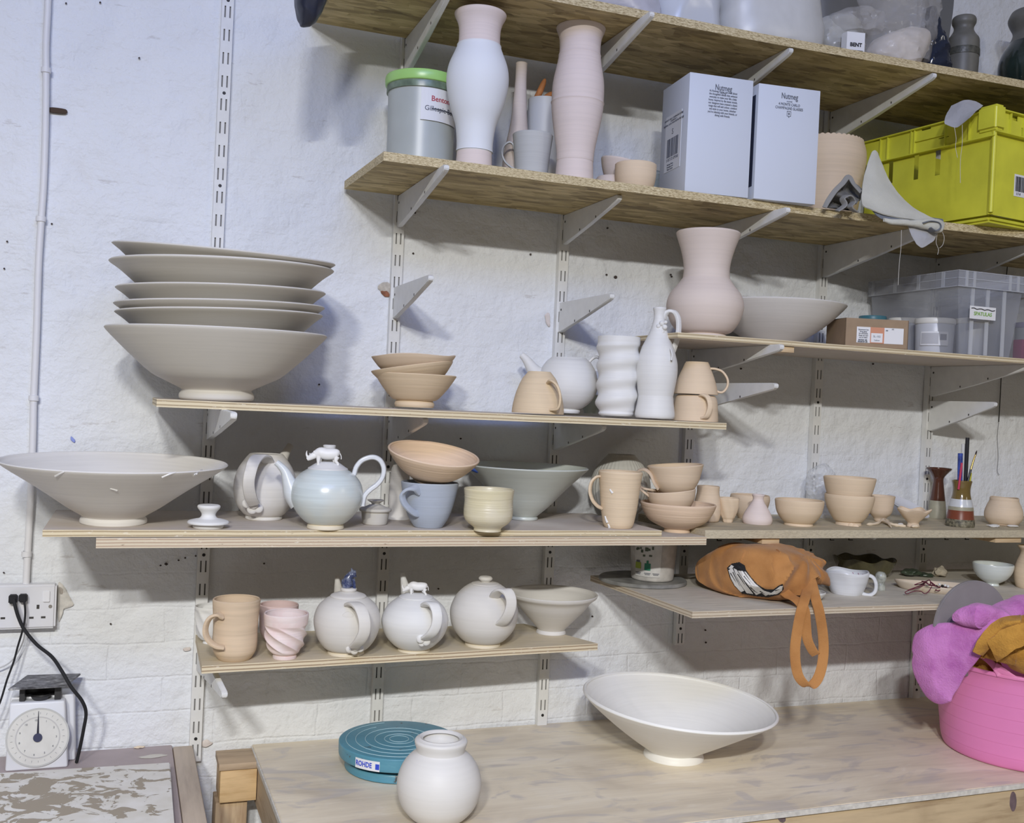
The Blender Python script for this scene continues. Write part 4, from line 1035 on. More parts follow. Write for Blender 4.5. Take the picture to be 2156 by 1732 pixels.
# stack of three at the board end (stands on the lower board)
GP = 'terracotta stack at the board end'
K = bowl('small_bowl', 'lowest terracotta bowl of the stack at the end of the teapot board', 1425, 1119, T5L, [(1121, 26), (1118, 28), (1112, 27), (1111, 30), (1100, 54), (1090, 66), (1075, 75), (1062, 80), (1059, 80)], TERD, .0045, group=GP)
KB = K
zb1 = T5L+(K.v0-1078)*K.sv; yb = K.p.y
K = Pot('cup', 'middle tilted terracotta cup of the stack, handle at its left', 'cup', 1416, None, zb1, yb, GP)
v0 = K.v0
c_ = K.body('cup_body', [(v0, 28), (v0-3, 31), (v0-14, 42), (v0-28, 49), (v0-44, 52), (v0-46, 52)], PEACH, .004); tilted(c_, .03, -.115)
K.handle([(1372, v0-30, -.012), (1360, v0-40, -.02), (1350, v0-48, -.02), (1346, v0-56, -.018), (1356, v0-50, -.01), (1370, v0-47, -.005), (1388, v0-45, 0)], .010, .0055, PEACH)
zb2 = zb1+.040
K = Pot('cup', 'topmost terracotta cup of the stack with pale blue smear and long handle', 'cup', 1424, None, zb2, yb, GP)
v0 = K.v0
c_ = K.body('cup_body', [(v0, 26), (v0-3, 29), (v0-12, 39), (v0-28, 49), (v0-46, 55), (v0-60, 59.5), (v0-62, 59.5)], PEACH, .004); tilted(c_, .02, -.085)
K.handle([(1386, v0-14, -.028), (1378, v0-28, -.034), (1371, v0-44, -.032), (1360, v0-53, -.026), (1349, v0-53, -.018), (1341, v0-48, -.012)], .012, .0055, PEACH, wdir=(.2, 1, .3))

# ---- dusty chipboard shelf, right
K = Pot('tall_cup', 'cylindrical terracotta cup behind the stack at the board end', 'cup', 1488, None, T5, -.175)
v0 = K.v0
K.body('cup_body', [(v0, 22), (v0-4, 26), (v0-20, 29), (v0-40, 28), (v0-60, 24), (v0-72, 24), (v0-74, 24)], PEACH, .003)
def simple(name, lab, cat, u, vb, z, pts, mat, th=.0035, y=None, group=None, mod=None, segs=56):
    K = Pot(name, lab, cat, u, vb, z, y, group); d = K.v0-vb if y is not None else 0
    K.body(cat+'_body', [(v+d, h) for v, h in pts], mat, th, mod=mod, segs=segs); return K
GB = 'small terracotta pieces on the dusty shelf'
simple('small_cup', 'small faceted terracotta cup left of the little bottle', 'cup', 1532, 1099, T5, [(1099, 10), (1096, 11), (1092, 12), (1087, 15), (1072, 20), (1054, 23), (1048, 23)], YELB, group=GB, mod=lambda r, th, z: (r*(1+.03*math.sin(7*th+z*90))*math.cos(th), r*(1+.03*math.sin(7*th+z*90))*math.sin(th), z))
simple('small_bowl', 'deep terracotta bowl behind the little bottle on the dusty shelf', 'bowl', 1577, 1086, T5, [(1087, 22), (1083, 25), (1072, 34), (1058, 40), (1045, 42.5), (1037, 41)], PEACH, y=-.11, group=GB)
simple('small_bottle', 'little pale pear shaped bottle with narrow neck', 'bottle', 1594, 1102, T5, [(1104, 27), (1101, 30), (1092, 32), (1080, 28), (1068, 21), (1058, 14.5), (1051, 11.5), (1046, 12), (1042, 13.5), (1041, 13)], PINKW, group=GB)
simple('small_bowl', 'terracotta bowl with low foot ring right of the little bottle', 'bowl', 1681, 1104, T5, [(1107, 29), (1104, 31), (1099, 30), (1098, 32), (1098, 32), (1090, 40), (1077, 48), (1062, 51.5), (1053, 52.5), (1051, 52)], YELB, y=-.245, group=GB)
K = simple('deep_bowl', 'lower of two stacked terracotta bowls in front of the bubble wrap', 'bowl', 1786, 1104, T5, [(1107, 26), (1104, 28), (1097, 27), (1096, 30), (1096, 30), (1086, 38), (1068, 48), (1050, 53), (1041, 53)], YELB, y=-.235, group=GB)
blobs(K, [(1792, 1104, -.030, 7), (1801, 1107, -.031, 8), (1784, 1108, -.031, 5)], 'clay_lump', YELB)
zz = T5+(K.v0-1072)*K.sv
K2 = Pot('deep_bowl', 'upper of two stacked terracotta bowls in front of the bubble wrap', 'bowl', 1786, None, zz, -.235, GB)
v0 = K2.v0
K2.body('bowl_body', [(v0, 28), (v0-4, 32), (v0-15, 41), (v0-33, 48), (v0-50, 53), (v0-64, 56), (v0-67, 56)], YELB, .0035)
simple('small_bowl', 'small terracotta bowl half hidden behind the two stacked bowls', 'bowl', 1852, 1098, T5, [(1098, 10), (1095, 12), (1090, 14), (1080, 24), (1066, 28), (1050, 30), (1044, 31)], PEACH, y=-.165, group=GB)
def petal(r, th, z):
    k = min(1, z/.035); q = r*(1+.10*k*math.cos(5*th+.4)); return (q*math.cos(th), q*math.sin(th), z+.003*k*math.cos(5*th+.4))
simple('petal_bowl', 'little hand pinched bowl with pointed petal rim', 'bowl', 1922, 1105, T5, [(1106, 13), (1103, 14), (1098, 12), (1094, 14), (1086, 22), (1076, 31), (1070, 35), (1068, 35)], PEACH, y=-.275, mod=petal, segs=80)
# white paper plate leaning behind
bm = lathe_bm([(0, 0), (.040, .001), (.050, .006), (.060, .010), (.060, .011), (.050, .0075), (.040, .0025), (0, .0015)], 48)
o = link_mesh('paper_plate', bm, plain('white_paper_plate', (.70, .71, .75), .7)); c_ = aty(1905, 1075, -.10)
o.location = (c_.x, -.105, T5+.026); o.rotation_euler = (.40, .22, 0)
tag(o, 'white paper plate leaning behind the petal rimmed bowl', 'plate')
# clay scraps and pebbles
SCR = plain('cream_clay_scrap', (.74, .62, .46), .8, bumpy=.3)
o = link_mesh('clay_scrap', tube_bm(cpath([Vector(atz(u, v, T5))+Vector((0, 0, h)) for u, v, h in ((1826, 1106, .003), (1846, 1105, .004), (1862, 1100, .009), (1874, 1106, .005), (1890, 1108, .003), (1906, 1109, .002))], 5), [.0022+.0018*abs(math.sin(i*.9)) for i in range(26)], 8), SCR); tag(o, 'twisted cream clay scrap lying in front of the petal bowl', 'clay scrap')
o = link_mesh('clay_scrap', tube_bm(cpath([Vector(atz(u, v, T5))+Vector((0, 0, h)) for u, v, h in ((1860, 1102, .007), (1870, 1106, .006), (1876, 1112, .003))], 5), [.005, .004, .004, .004, .004, .003, .003, .003, .002, .002, .001], 8), SCR); tag(o, 'small broken wedge of cream clay beside the twisted scrap', 'clay scrap')
def pebble(name, lab, u, v, z, sx, sy, sz, mat, cat='pebble', rot=0, seed=0, sub=3, amp=.18):
    bm = bmesh.new(); bmesh.ops.create_icosphere(bm, subdivisions=sub, radius=1)
    for q in bm.verts:
        k = 1+amp*noise.noise(q.co*1.7+Vector((seed, 0, 0))); q.co = Vector((q.co.x*sx*k, q.co.y*sy*k, q.co.z*sz*k))
    p = atz(u, v, z); o = link_mesh(name, bm, mat); o.location = (p.x, p.y, z+sz*.93); o.rotation_euler = (0, 0, rot); return tag(o, lab, cat)
pebble('pebble', 'small white pebble behind the twisted clay scrap', 1896, 1106, T5, .0075, .006, .0035, WHITE)
pebble('pebble', 'cream pebble at the foot of the petal bowl', 1926, 1111, T5, .010, .007, .0045, SCR, seed=2)
pebble('clay_shard', 'flat white shard under the round terracotta jar, left one', 2092, 1109, T5, .021, .010, .0035, WHITE, 'shard', .1, 3, amp=.5)
pebble('clay_shard', 'flat white oval shard under the round terracotta jar, right one', 2132, 1109, T5, .018, .009, .003, PORC, 'shard', 0, 5, amp=.2)
# brown candlestick vase
K = Pot('candlestick_vase', 'brown glazed vase with funnel rim and bare grey foot', 'vase', 1972, 1090, T5)
BRN = plain('dark_brown_glaze', (.085, .030, .018), .12, coat=.4); OLV = plain('grey_olive_glaze', (.36, .34, .25), .45, var=.1)
zb = (K.v0-1053)*K.sv
K.body('vase_body', [(1092, 19), (1090, 20.5), (1075, 19.5), (1053, 17), (1040, 15), (1020, 12), (1010, 11), (1003, 13), (995, 20), (988, 27), (985, 28)], [BRN, OLV], .003, mats=lambda a, b, i: 1 if (a[1]+b[1])/2 < zb and i < 40 else 0)
# banded vase with brushes
K = Pot('brush_vase', 'banded glazed vase in olive, white and red holding brushes', 'vase', 2021, 1103, T5, y=-.262)
d_ = K.v0-1104
bands = [(1088, 3), (1069, 2), (1062, 1), (1047, 4)]
BM = [plain('olive_brown_glaze', (.17, .115, .035), .15, coat=.4), OLV, plain('red_brown_glaze', (.20, .055, .03), .3), plain('speckled_olive_ware', (.20, .18, .12), .6, var=.8, bscale=160), plain('white_band_glaze', (.60, .62, .64), .2)]
def bm_(a, b, i):
    zc = (a[1]+b[1])/2; v = K.v0-zc/K.sv-d_
    if i > 70: return 0
    for lim, m_ in bands:
        if v > lim: return m_
    return 0
K.body('vase_body', [(v+d_, h) for v, h in ((1107, 28), (1104, 30.5), (1098, 31.5), (1088, 30), (1075, 28), (1062, 26.5), (1048, 22.5), (1036, 19.5), (1025, 19), (1015, 20.5), (1009, 22), (1008, 21.5))], BM, .0035, n=7, mats=bm_)
def stick(name, lab, pts, rad, mat, group='brushes and pens in the banded vase'):
    P = [aty(u, v, y) for u, v, y in pts]
    o = link_mesh(name, tube_bm(cpath(P, 3), rad if not isinstance(rad, list) else [rad[min(i, len(rad)-1)] for i in range((len(P)-1)*3+1)], 12), mat); return tag(o, lab, 'brush' if 'brush' in name else 'pen', group)
yv = -.262
stick('marker_pen', 'thick black marker standing upright in the banded vase', [(2030, 1050, yv), (2034, 985, yv), (2037, 921, yv)], .0050, plain('black_plastic', (.02, .02, .025), .3))
stick('marker_pen', 'blue packet of leads standing in the banded vase', [(2021, 1050, yv-.004), (2021, 1000, yv-.004), (2022, 954, yv-.004)], .0062, plain('blue_packet', (.05, .09, .40), .35, var=.5, bscale=90))
stick('marker_pen', 'clear tipped stick behind the blue packet in the vase', [(2024, 1040, yv+.006), (2026, 985, yv+.006), (2028, 934, yv+.006)], .0045, plain('cloudy_clear_plastic', (.60, .60, .58), .3))
stick('marker_pen', 'red pencil leaning in the banded vase', [(2018, 1030, yv-.012), (2022, 1000, yv-.012), (2025, 974, yv-.012)], .0028, plain('red_pencil', (.50, .03, .09), .4))
stick('marker_pen', 'yellow pen end at the right inside the banded vase', [(2036, 1035, yv-.004), (2041, 1010, yv-.006), (2043, 995, yv-.006)], .0040, plain('yellow_pen', (.55, .52, .05), .4))
br_ = stick('paint_brush', 'fine paint brush with gold ferrule leaning right in the vase', [(2031, 1040, yv-.010), (2040, 1005, yv-.010), (2044, 988, yv-.010)], .0028, MATS['black_plastic'])
link_mesh('ferrule', tube_bm([aty(u, v, yv-.010) for u, v in ((2044, 988), (2050, 968), (2054, 957))], [.0026, .0022, .0019], 12), plain('gold_ferrule', (.65, .45, .14), .25, .9), br_)
link_mesh('bristles', tube_bm([aty(u, v, yv-.010) for u, v in ((2054, 957), (2055.5, 952), (2057, 948))], [.0019, .0021, .0006], 12), plain('dark_bristle', (.06, .045, .04), .8), br_)
simple('round_jar', 'squat round terracotta jar with collar near the right edge', 'jar', 2112, 1095, T5, [(1102, 27), (1099, 29.5), (1094, 29), (1090, 34), (1080, 41), (1068, 41.5), (1055, 37), (1045, 32), (1040, 31.5), (1038, 31)], PEACH, y=-.230, mod=lambda r, th, z: (r*math.cos(th), r*math.sin(th), z+.001*math.sin(3*th)))
# bubble wrap
bub, t_, b_ = nt('bubble_wrap_film')
b_.inputs['Base Color'].default_value = (.80, .83, .87, 1); b_.inputs['Roughness'].default_value = .15; b_.inputs['Alpha'].default_value = .38
vv_ = t_.nodes.new('ShaderNodeTexVoronoi'); vv_.inputs['Scale'].default_value = 110; t_.links.new(coords(t_), vv_.inputs['Vector']); bump(t_, b_, vv_.outputs['Distance'], .9, .004)
tag(link_mesh('bubble_wrap', loft_bm([(978, 1722, 1736, .006), (990, 1704, 1752, .022), (1010, 1700, 1765, .03), (1040, 1703, 1760, .03), (1070, 1712, 1755, .028), (1095, 1716, 1750, .02), (1101, 1722, 1745, .012)], 'v', -.075, 36, 6, .008, 22, 4), bub), 'crumpled clear bubble wrap behind the two stacked terracotta bowls', 'bubble wrap')

# ================================================================== lowest left shelf
K = Pot('cup', 'white faceted cup half hidden at the left shelf end', 'cup', 440, 1353, T6)
def facet(r, th, z, kx=7, tw=60, amp=.09, z0=.012, z1=.07):
    a = 1 if z0 < z < z1 else 0
    w6 = 2*math.pi/kx; q = math.cos(w6/2)/math.cos(((th+z*tw*.35) % w6)-w6/2); k = 1+a*(q-1)*1.1+.015*a; return (r*k*math.cos(th), r*k*math.sin(th), z)
K.body('cup_body', [(1355, 12), (1352, 13.5), (1347, 12), (1345, 17), (1345, 17), (1333, 27), (1315, 31), (1295, 33), (1278, 33), (1275, 32.5)], WHITE, .003, mod=facet, segs=120)
K = Pot('mug', 'tall tan ringed mug with handle at left on the lowest left shelf', 'mug', 493, 1386, T6)
K.body('cup', [(1389, 30), (1387, 32), (1380, 38), (1368, 45), (1350, 47.5), (1325, 47), (1300, 48), (1280, 49.5), (1263, 50.5), (1260, 50)], clay('tan_striped_ware', (.68, .53, .37), rings=.45, var=.13, ringscale=120), .0035)
K.handle([(470, 1287, -.040), (458, 1282, -.046), (445, 1287, -.048), (437, 1301, -.048), (436, 1319, -.048), (444, 1335, -.048), (458, 1346, -.046), (472, 1350, -.044)], .015, .007, MATS['tan_striped_ware'], wdir=(.5, .8, 0))
K = Pot('cup', 'pink cup standing behind the pink swirl cup', 'cup', 584, 1345, T6, y=-.125)
d_ = K.v0-1346
K.body('cup_body', [(v+d_, h) for v, h in ((1348, 18), (1345, 20), (1340, 26), (1322, 37), (1300, 40), (1280, 41), (1266, 41.5), (1264, 41))], clay('rose_bisque', (.74, .57, .55), rings=.15), .0035)
K = Pot('cup', 'pale pink cup with carved swirling facets and small foot', 'cup', 599, 1384, T6, group='swirl carved cups')
def swirl(r, th, z):
    h = z/K.sv; a = max(0, min(1, (h-13)/8, (72-h)/10))
    w6 = 2*math.pi/6; q = math.cos(w6/2)/math.cos(((th+h*.042) % w6)-w6/2); k = 1+a*(q-1)*1.0+.02*a; return (r*k*math.cos(th), r*k*math.sin(th), z)
K.body('cup_body', [(1387, 23), (1384, 25), (1378, 25), (1376, 23), (1376, 23), (1370, 31), (1358, 39), (1340, 44), (1320, 45), (1305, 46.5), (1293, 47.5), (1290, 47)], clay('blush_bisque', (.80, .69, .66), rings=.1, tint=(.76, .60, .57), tint_scale=30), .0035, mod=swirl, segs=300, n=14)

def teapot_round(name, label, u, vb, prof, lidp, knobp, hpts, mat, lidmat=None, spout=None, hw=.024):
    K = Pot(name, label, 'teapot', u, vb, T6, None, GTP)
    zf = (K.v0-prof[3][0]+1)*K.sv
    K.body('body', prof, [mat, FOOTC], .004, mats=lambda a, b, i: 1 if max(a[1], b[1]) < zf and i < 40 else 0)
    l_ = K.body('lid', lidp, lidmat or mat, solid=True)
    if knobp: K.body('knob', knobp, lidmat or mat, solid=True, parent=l_)
    K.handle(hpts, hw, .008, mat, wdir=(1, .15, 0), n=7)
    if spout: K.spout(spout[0], spout[1], mat)
    return K, l_
K, l_ = teapot_round('teapot', 'cream round teapot with a blue cat figure on its lid', 728, 1374,
    [(1378, 36), (1375, 38.5), (1370, 38), (1367, 36), (1367, 36), (1360, 48), (1340, 62), (1315, 69.5), (1295, 69.5), (1275, 62), (1262, 49), (1256, 40), (1255, 37)],
    [(1257, 34), (1255, 38), (1253, 38), (1250, 34), (1246, 22), (1243, 14)], [(1244, 13), (1243, 16), (1240, 17), (1237, 16.5), (1236, 13)],
    [(736, 1263, -.050), (746, 1256, -.072), (758, 1262, -.092), (766, 1282, -.105), (766, 1306, -.104), (757, 1328, -.092), (746, 1344, -.072)], RIMW, spout=([(714, 1270, .05), (711, 1252, .075), (709, 1238, .088), (708, 1230, .094)], [13, 9, 6, 4.5]))
blobs(K, [(736, 1353, -.054, 8), (746, 1357, -.054, 8), (758, 1353, -.052, 8), (748, 1347, -.060, 9)], 'handle_leaf', RIMW)
blobs(K, [(733, 1287, -.062, 13)], 'seal_boss', RIMW, sq=(1, .25, 1))
BC = clay('blue_white_figure_glaze', (.045, .06, .15), .25, rings=.05, spec=.6, tint=(.34, .38, .50), tint_scale=70)
bm = bmesh.new()
c0 = lambda u, v, y=0: K.pt(u, v, y)
tube_bm(cpath([c0(733, 1237), c0(731, 1226), c0(735, 1215), c0(742, 1208)], 5), [.0085, .0105, .0115, .0110, .0105, .0105, .0100, .0098, .0095, .0095, .0090, .0085, .0080, .0080, .0080, .0075][:16], 14, bm=bm)
tube_bm(cpath([c0(742, 1212), c0(745, 1207), c0(750, 1206)], 4), [.0075, .0085, .009, .0088, .0082, .0075, .0065, .0055, .0045], 14, bm=bm)
tube_bm(cpath([c0(744, 1218, -.004), c0(746, 1228, -.005), c0(746, 1238, -.005)], 4), [.004, .0035, .003, .003, .003, .003, .0032, .0035, .0036], 8, bm=bm)
tube_bm(cpath([c0(742, 1218, .004), c0(742, 1228, .005), c0(741, 1238, .005)], 4), [.004, .0035, .003, .003, .003, .003, .0032, .0035, .0036], 8, bm=bm)
for yy in (-.004, .004): tube_bm([c0(742, 1203, yy), c0(741, 1199, yy), c0(740, 1196, yy)], [.0028, .002, .0005], 8, bm=bm)
tube_bm(cpath([c0(726, 1236), c0(721, 1228), c0(722, 1219)], 4), .0018, 8, bm=bm)
link_mesh('cat_figure', bm, BC, l_)
K, l_ = teapot_round('teapot', 'white squat teapot with a small rhino on its lid, lowest shelf', 871, 1368,
    [(1372, 32), (1369, 34), (1365, 33), (1363, 31), (1363, 31), (1356, 43), (1338, 60), (1315, 69.5), (1297, 69.5), (1278, 61), (1266, 49), (1258, 38), (1257, 35)],
    [(1259, 32), (1257, 36), (1255, 36), (1253, 32), (1250, 24), (1248, 15)], [],
    [(895, 1264, -.050), (903, 1256, -.070), (913, 1258, -.086), (919, 1274, -.096), (917, 1296, -.096), (907, 1315, -.088), (895, 1328, -.070)], WHITE, spout=([(858, 1268, .05), (852, 1248, .07), (848, 1232, .082), (846, 1221, .088)], [14, 10, 6.5, 5]), hw=.021)
quadruped(K, 879, 1236, -.004, 42, MATS['white_porcelain_figure'], 'rhino_figure', facing=1, horn=True, parent=l_)
blobs(K, [(886, 1330, -.066, 9), (897, 1336, -.062, 9), (888, 1340, -.060, 7)], 'handle_leaf', WHITE)
K, l_ = teapot_round('teapot', 'pale round teapot with plain waisted knob, next to the bowl', 1016, 1357,
    [(1361, 35), (1358, 37), (1353, 37), (1350, 35), (1350, 35), (1343, 47), (1322, 64), (1298, 71), (1278, 70.5), (1255, 61), (1240, 48), (1230, 34), (1228, 28)],
    [(1231, 25), (1229, 29), (1227, 29), (1226, 25), (1224, 16)], [(1226, 10), (1225, 9), (1223, 10), (1219, 14), (1216, 14.5), (1213, 12), (1212, 8)],
    [(1040, 1248, -.050), (1046, 1236, -.066), (1058, 1229, -.078), (1070, 1234, -.086), (1075, 1252, -.088), (1070, 1274, -.084), (1060, 1292, -.074), (1050, 1302, -.062)], RIMW, hw=.023)
blobs(K, [(1046, 1304, -.056, 8), (1053, 1309, -.052, 8), (1058, 1300, -.056, 8), (1036, 1252, -.052, 7)], 'handle_leaf', RIMW)
bowl('deep_bowl', 'pale flared bowl with small foot at the right end of the lowest left shelf', 1160, 1331, T6, [(1335, 29), (1332, 31.5), (1326, 30), (1324, 28), (1324, 28), (1318, 33), (1300, 50), (1278, 70), (1262, 82), (1254, 92), (1248, 95)], RIMW, .0045)

# ================================================================== weathered shelf, right
bm = bmesh.new(); p_ = atz(1348, 1222, T6R)
bm = lathe_bm([(0, 0), (.104, 0), (.106, .002), (.106, .007), (.104, .009), (0, .009)], 64)
o = link_mesh('clay_bat', bm, plain('wet_grey_bat', (.27, .27, .26), .45, var=.45, bscale=26)); o.location = (p_.x, p_.y-.012, T6R+.0005)
tag(o, 'round grey clay smeared bat under the printed tub', 'bat')
K = Pot('printed_tub', 'clay smeared white plastic tub with green printed jars, on a grey bat', 'tub', 1373, None, T6R+.0102, -.135)
v0 = K.v0
TUBM = plain('smeared_tub_plastic', (.52, .50, .47), .45, var=.22, bscale=40)
K.body('tub_body', [(v0, 43), (v0-3, 44.5), (v0-8, 45), (v0-60, 48.5), (v0-86, 50.5), (v0-89, 52), (v0-92, 52)], TUBM, .002)
rr = 45.8*K.sh
pn = cyl_patch(rr+.0012, -.85, .35, 10*K.sv, 78*K.sv, plain('printed_panel', (.60, .59, .57), .5, var=.1, bscale=60), K.root, 'printed_panel', .0006)
pn.data.transform(Matrix.Identity(4))
for v in pn.data.vertices: f_ = 1+(v.co.z/K.sv-20)*.0016; v.co.x *= f_; v.co.y *= f_
def print_on(ang, zpx, wpx, hpx, mat, name):
    o = cyl_patch(rr*(1+(zpx+hpx/2-20)*.0016)+.0030, ang-wpx*K.sh/rr/2, ang+wpx*K.sh/rr/2, zpx*K.sv, (zpx+hpx)*K.sv, mat, pn, name, .0003, 4); return o
print_on(-.66, 26, 13, 13, plain('yellow_green_print', (.30, .38, .05), .5), 'printed_jar'); print_on(-.66, 39, 8, 4, GREYINK, 'printed_jar_lid')
print_on(-.22, 24, 12, 14, plain('green_print', (.02, .20, .12), .5), 'printed_jar'); print_on(-.22, 38, 4, 6, MATS['green_print'], 'printed_jar_lid')
for k in range(9):
    rnd.seed(k); print_on(-.75+k*.09+rnd.random()*.05, 50+rnd.random()*18, 3+rnd.random()*4, 3+rnd.random()*5, plain('dark_leaf_print', (.07, .09, .06), .6), 'printed_leaf')
for a_ in (-.66, -.22, .15): print_on(a_, 17, 13, 1.2, GREYINK, 'printed_line'); print_on(a_, 14.5, 10, 1, GREYINK, 'printed_line')

# orange tote bag
BAGM = fabric('orange_brown_canvas', (.47, .225, .078), (.34, .145, .045), blot=.10, bl_scale=9)
bag = thing('tote_bag', 'crumpled orange brown canvas bag with black and white animal print', 'bag', tuple(atz(1600, 1257, T6R)))
def inbag(o, par=bag):
    o.parent = par
    if par is bag: o.location = -bag.location
    return o
rows = [(1468, 1200, 1214, .012, -.20), (1476, 1180, 1226, .04, -.22), (1495, 1160, 1238, .075, -.25), (1525, 1147, 1247, .10, -.28), (1560, 1141, 1253, .115, -.30), (1600, 1141, 1257, .115, -.32), (1635, 1143, 1257, .11, -.32), (1665, 1147, 1240, .095, -.31), (1690, 1157, 1222, .075, -.32), (1706, 1170, 1214, .05, -.33), (1712, 1180, 1205, .02, -.33)]
bb = loft_bm(rows, 'u', -.3, 72, 10, .0075, 13, 8, expo=.85, ridge=.020)
for v in bb.verts:
    u_, w_ = px(v.co); dx_, dy_ = u_-1700, w_-1172; rr_ = math.hypot(dx_, dy_); an = math.atan2(dy_, dx_)
    k_ = math.exp(-((rr_-55)/55)**2)*(1 if v.co.y < -.3 else .3)
    v.co += Vector((0, -1, .35))*(.0045*k_*math.sin(an*8+2*noise.noise(v.co*9)+rr_*.015))
    k2 = math.exp(-((rr_-150)/60)**2)*(1 if v.co.y < -.3 else .3); v.co += Vector((0, -1, .2))*(.003*k2*math.sin(an*14+4*noise.noise(v.co*9)))
    v.co.z = max(v.co.z, T6R+.001+abs(noise.noise(v.co*30))*.002); v.co.y = min(v.co.y, -.02)
    v.co.z = min(v.co.z, T5-.021)
bagmesh = link_mesh('bag_body', bb, BAGM); inbag(bagmesh)
# print: faces of the bag front inside the motif outline, lifted off the cloth
def inpoly(u, v, P):
    c = False; j = len(P)-1
    for i in range(len(P)):
        if (P[i][1] > v) != (P[j][1] > v) and u < (P[j][0]-P[i][0])*(v-P[i][1])/(P[j][1]-P[i][1])+P[i][0]: c = not c
        j = i
    return c
def decal(src, world_off, poly, mat, name, parent, lift=.0015, cell=.9):
    """a printed motif: a fine sheet of cells inside the outline, laid on the mesh below it"""
    bvh = BVHTree.FromPolygons([(Vector(v.co)+world_off)[:] for v in src.data.vertices], [p.vertices[:] for p in src.data.polygons])
    u0, u1 = min(p[0] for p in poly), max(p[0] for p in poly); v0, v1 = min(p[1] for p in poly), max(p[1] for p in poly)
    bm = bmesh.new(); G = {}
    def vert(i, j):
        if (i, j) not in G:
            d = ray(u0+i*cell, v0+j*cell).normalized(); h = bvh.ray_cast(CAM, d)
            G[(i, j)] = bm.verts.new(h[0]-d*lift) if h[0] is not None else None
        return G[(i, j)]
    for i in range(int((u1-u0)/cell)+1):
        for j in range(int((v1-v0)/cell)+1):
            if inpoly(u0+(i+.5)*cell, v0+(j+.5)*cell, poly):
                q = [vert(i, j), vert(i+1, j), vert(i+1, j+1), vert(i, j+1)]
                if all(q) and max((a.co-b.co).length for a in q for b in q) < .02: bm.faces.new(q)
    if not bm.faces: bm.free(); return None
    bmesh.ops.recalc_face_normals(bm, faces=bm.faces)
    bmesh.ops.solidify(bm, geom=bm.faces[:], thickness=.0004)
    return link_mesh(name, bm, mat, parent)
outer = [(1531, 1195), (1541, 1186), (1557, 1183), (1568, 1190), (1571, 1200), (1580, 1213), (1594, 1229), (1611, 1240), (1628, 1241), (1640, 1232), (1648, 1229), (1650, 1240), (1640, 1251), (1618, 1257), (1588, 1254), (1562, 1249), (1547, 1234), (1537, 1216)]
cx_, cy_ = 1585, 1225
BLK = plain('black_print', (.012, .012, .014), .8); WPR = plain('white_print', (.72, .70, .66), .8)
d1 = decal(bagmesh, Vector((0, 0, 0)), outer, BLK, 'printed_motif', bagmesh, .0014)
def shr(P, k, dx=0, dy=0):
    cx = sum(p[0] for p in P)/len(P); cy = sum(p[1] for p in P)/len(P); return [(cx+(p[0]-cx)*k+dx, cy+(p[1]-cy)*k+dy) for p in P]
strips = [[(1534, 1200), (1542, 1195), (1548, 1209), (1556, 1226), (1567, 1243), (1560, 1246), (1547, 1232), (1539, 1217)],
 [(1545, 1196), (1551, 1199), (1561, 1215), (1572, 1232), (1586, 1250), (1572, 1248), (1559, 1229), (1550, 1211)],
 [(1554, 1201), (1564, 1202), (1575, 1217), (1588, 1232), (1604, 1247), (1592, 1252), (1577, 1234), (1563, 1216)],
 [(1567, 1203), (1570, 1203), (1590, 1228), (1608, 1243), (1624, 1248), (1612, 1254), (1596, 1241), (1579, 1221)],
 [(1628, 1245), (1642, 1234), (1648, 1233), (1646, 1243), (1636, 1250), (1618, 1252)], [(1534, 1196), (1540, 1189), (1545, 1192), (1541, 1198)]]
for a_, b_ in (((1538, 1206), (1552, 1229)), ((1543, 1204), (1560, 1238)), ((1556, 1212), (1570, 1233)), ((1553, 1208), (1566, 1226)), ((1566, 1212), (1584, 1234)), ((1580, 1236), (1594, 1248)), ((1600, 1244), (1612, 1251)), ((1632, 1243), (1642, 1240))):
    nx_, ny_ = -(b_[1]-a_[1]), b_[0]-a_[0]; l_ = math.hypot(nx_, ny_)/.8; nx_ /= l_; ny_ /= l_
    decal(bagmesh, Vector((0, 0, 0)), [(a_[0]-nx_, a_[1]-ny_), (b_[0], b_[1]), (a_[0]+nx_, a_[1]+ny_)], BLK, 'print_line', d1, .0036, .5)
for sp_ in strips: decal(bagmesh, Vector((0, 0, 0)), sp_, WPR, 'print_stripe', d1, .0026, .7)
# collapsed flap at the right of the bag
fr = [(1662, 1152, 1200, .03, -.335), (1685, 1160, 1215, .045, -.35), (1703, 1178, 1226, .045, -.355), (1718, 1190, 1228, .035, -.36), (1733, 1205, 1231, .022, -.365), (1743, 1219, 1234, .01, -.37)]
ff = loft_bm(fr, 'u', -.35, 40, 7, .003, 18, 12, expo=.8, ridge=.006)
inbag(link_mesh('flap', ff, BAGM))
inbag(link_mesh('opening_band', loft_bm([(1636, 1156, 1166, .010, -.405), (1650, 1170, 1182, .012, -.41), (1665, 1190, 1206, .012, -.41), (1685, 1200, 1216, .011, -.41), (1702, 1206, 1222, .008, -.41)], 'u', -.41, 24, 6, .0012, 30, 5), BAGM))
def strapw(pts, w_, mat=BAGM, name='strap', th=.0022, wd=(1, .35, .1)):
    P = [Vector(aty(u, v, y)) for u, v, y in pts]
    return link_mesh(name, tube_bm(cpath(P, 8), [1.0]*((len(P)-1)*8+1), 12, flat=(wd, w_, th)), mat)
ys = -.478
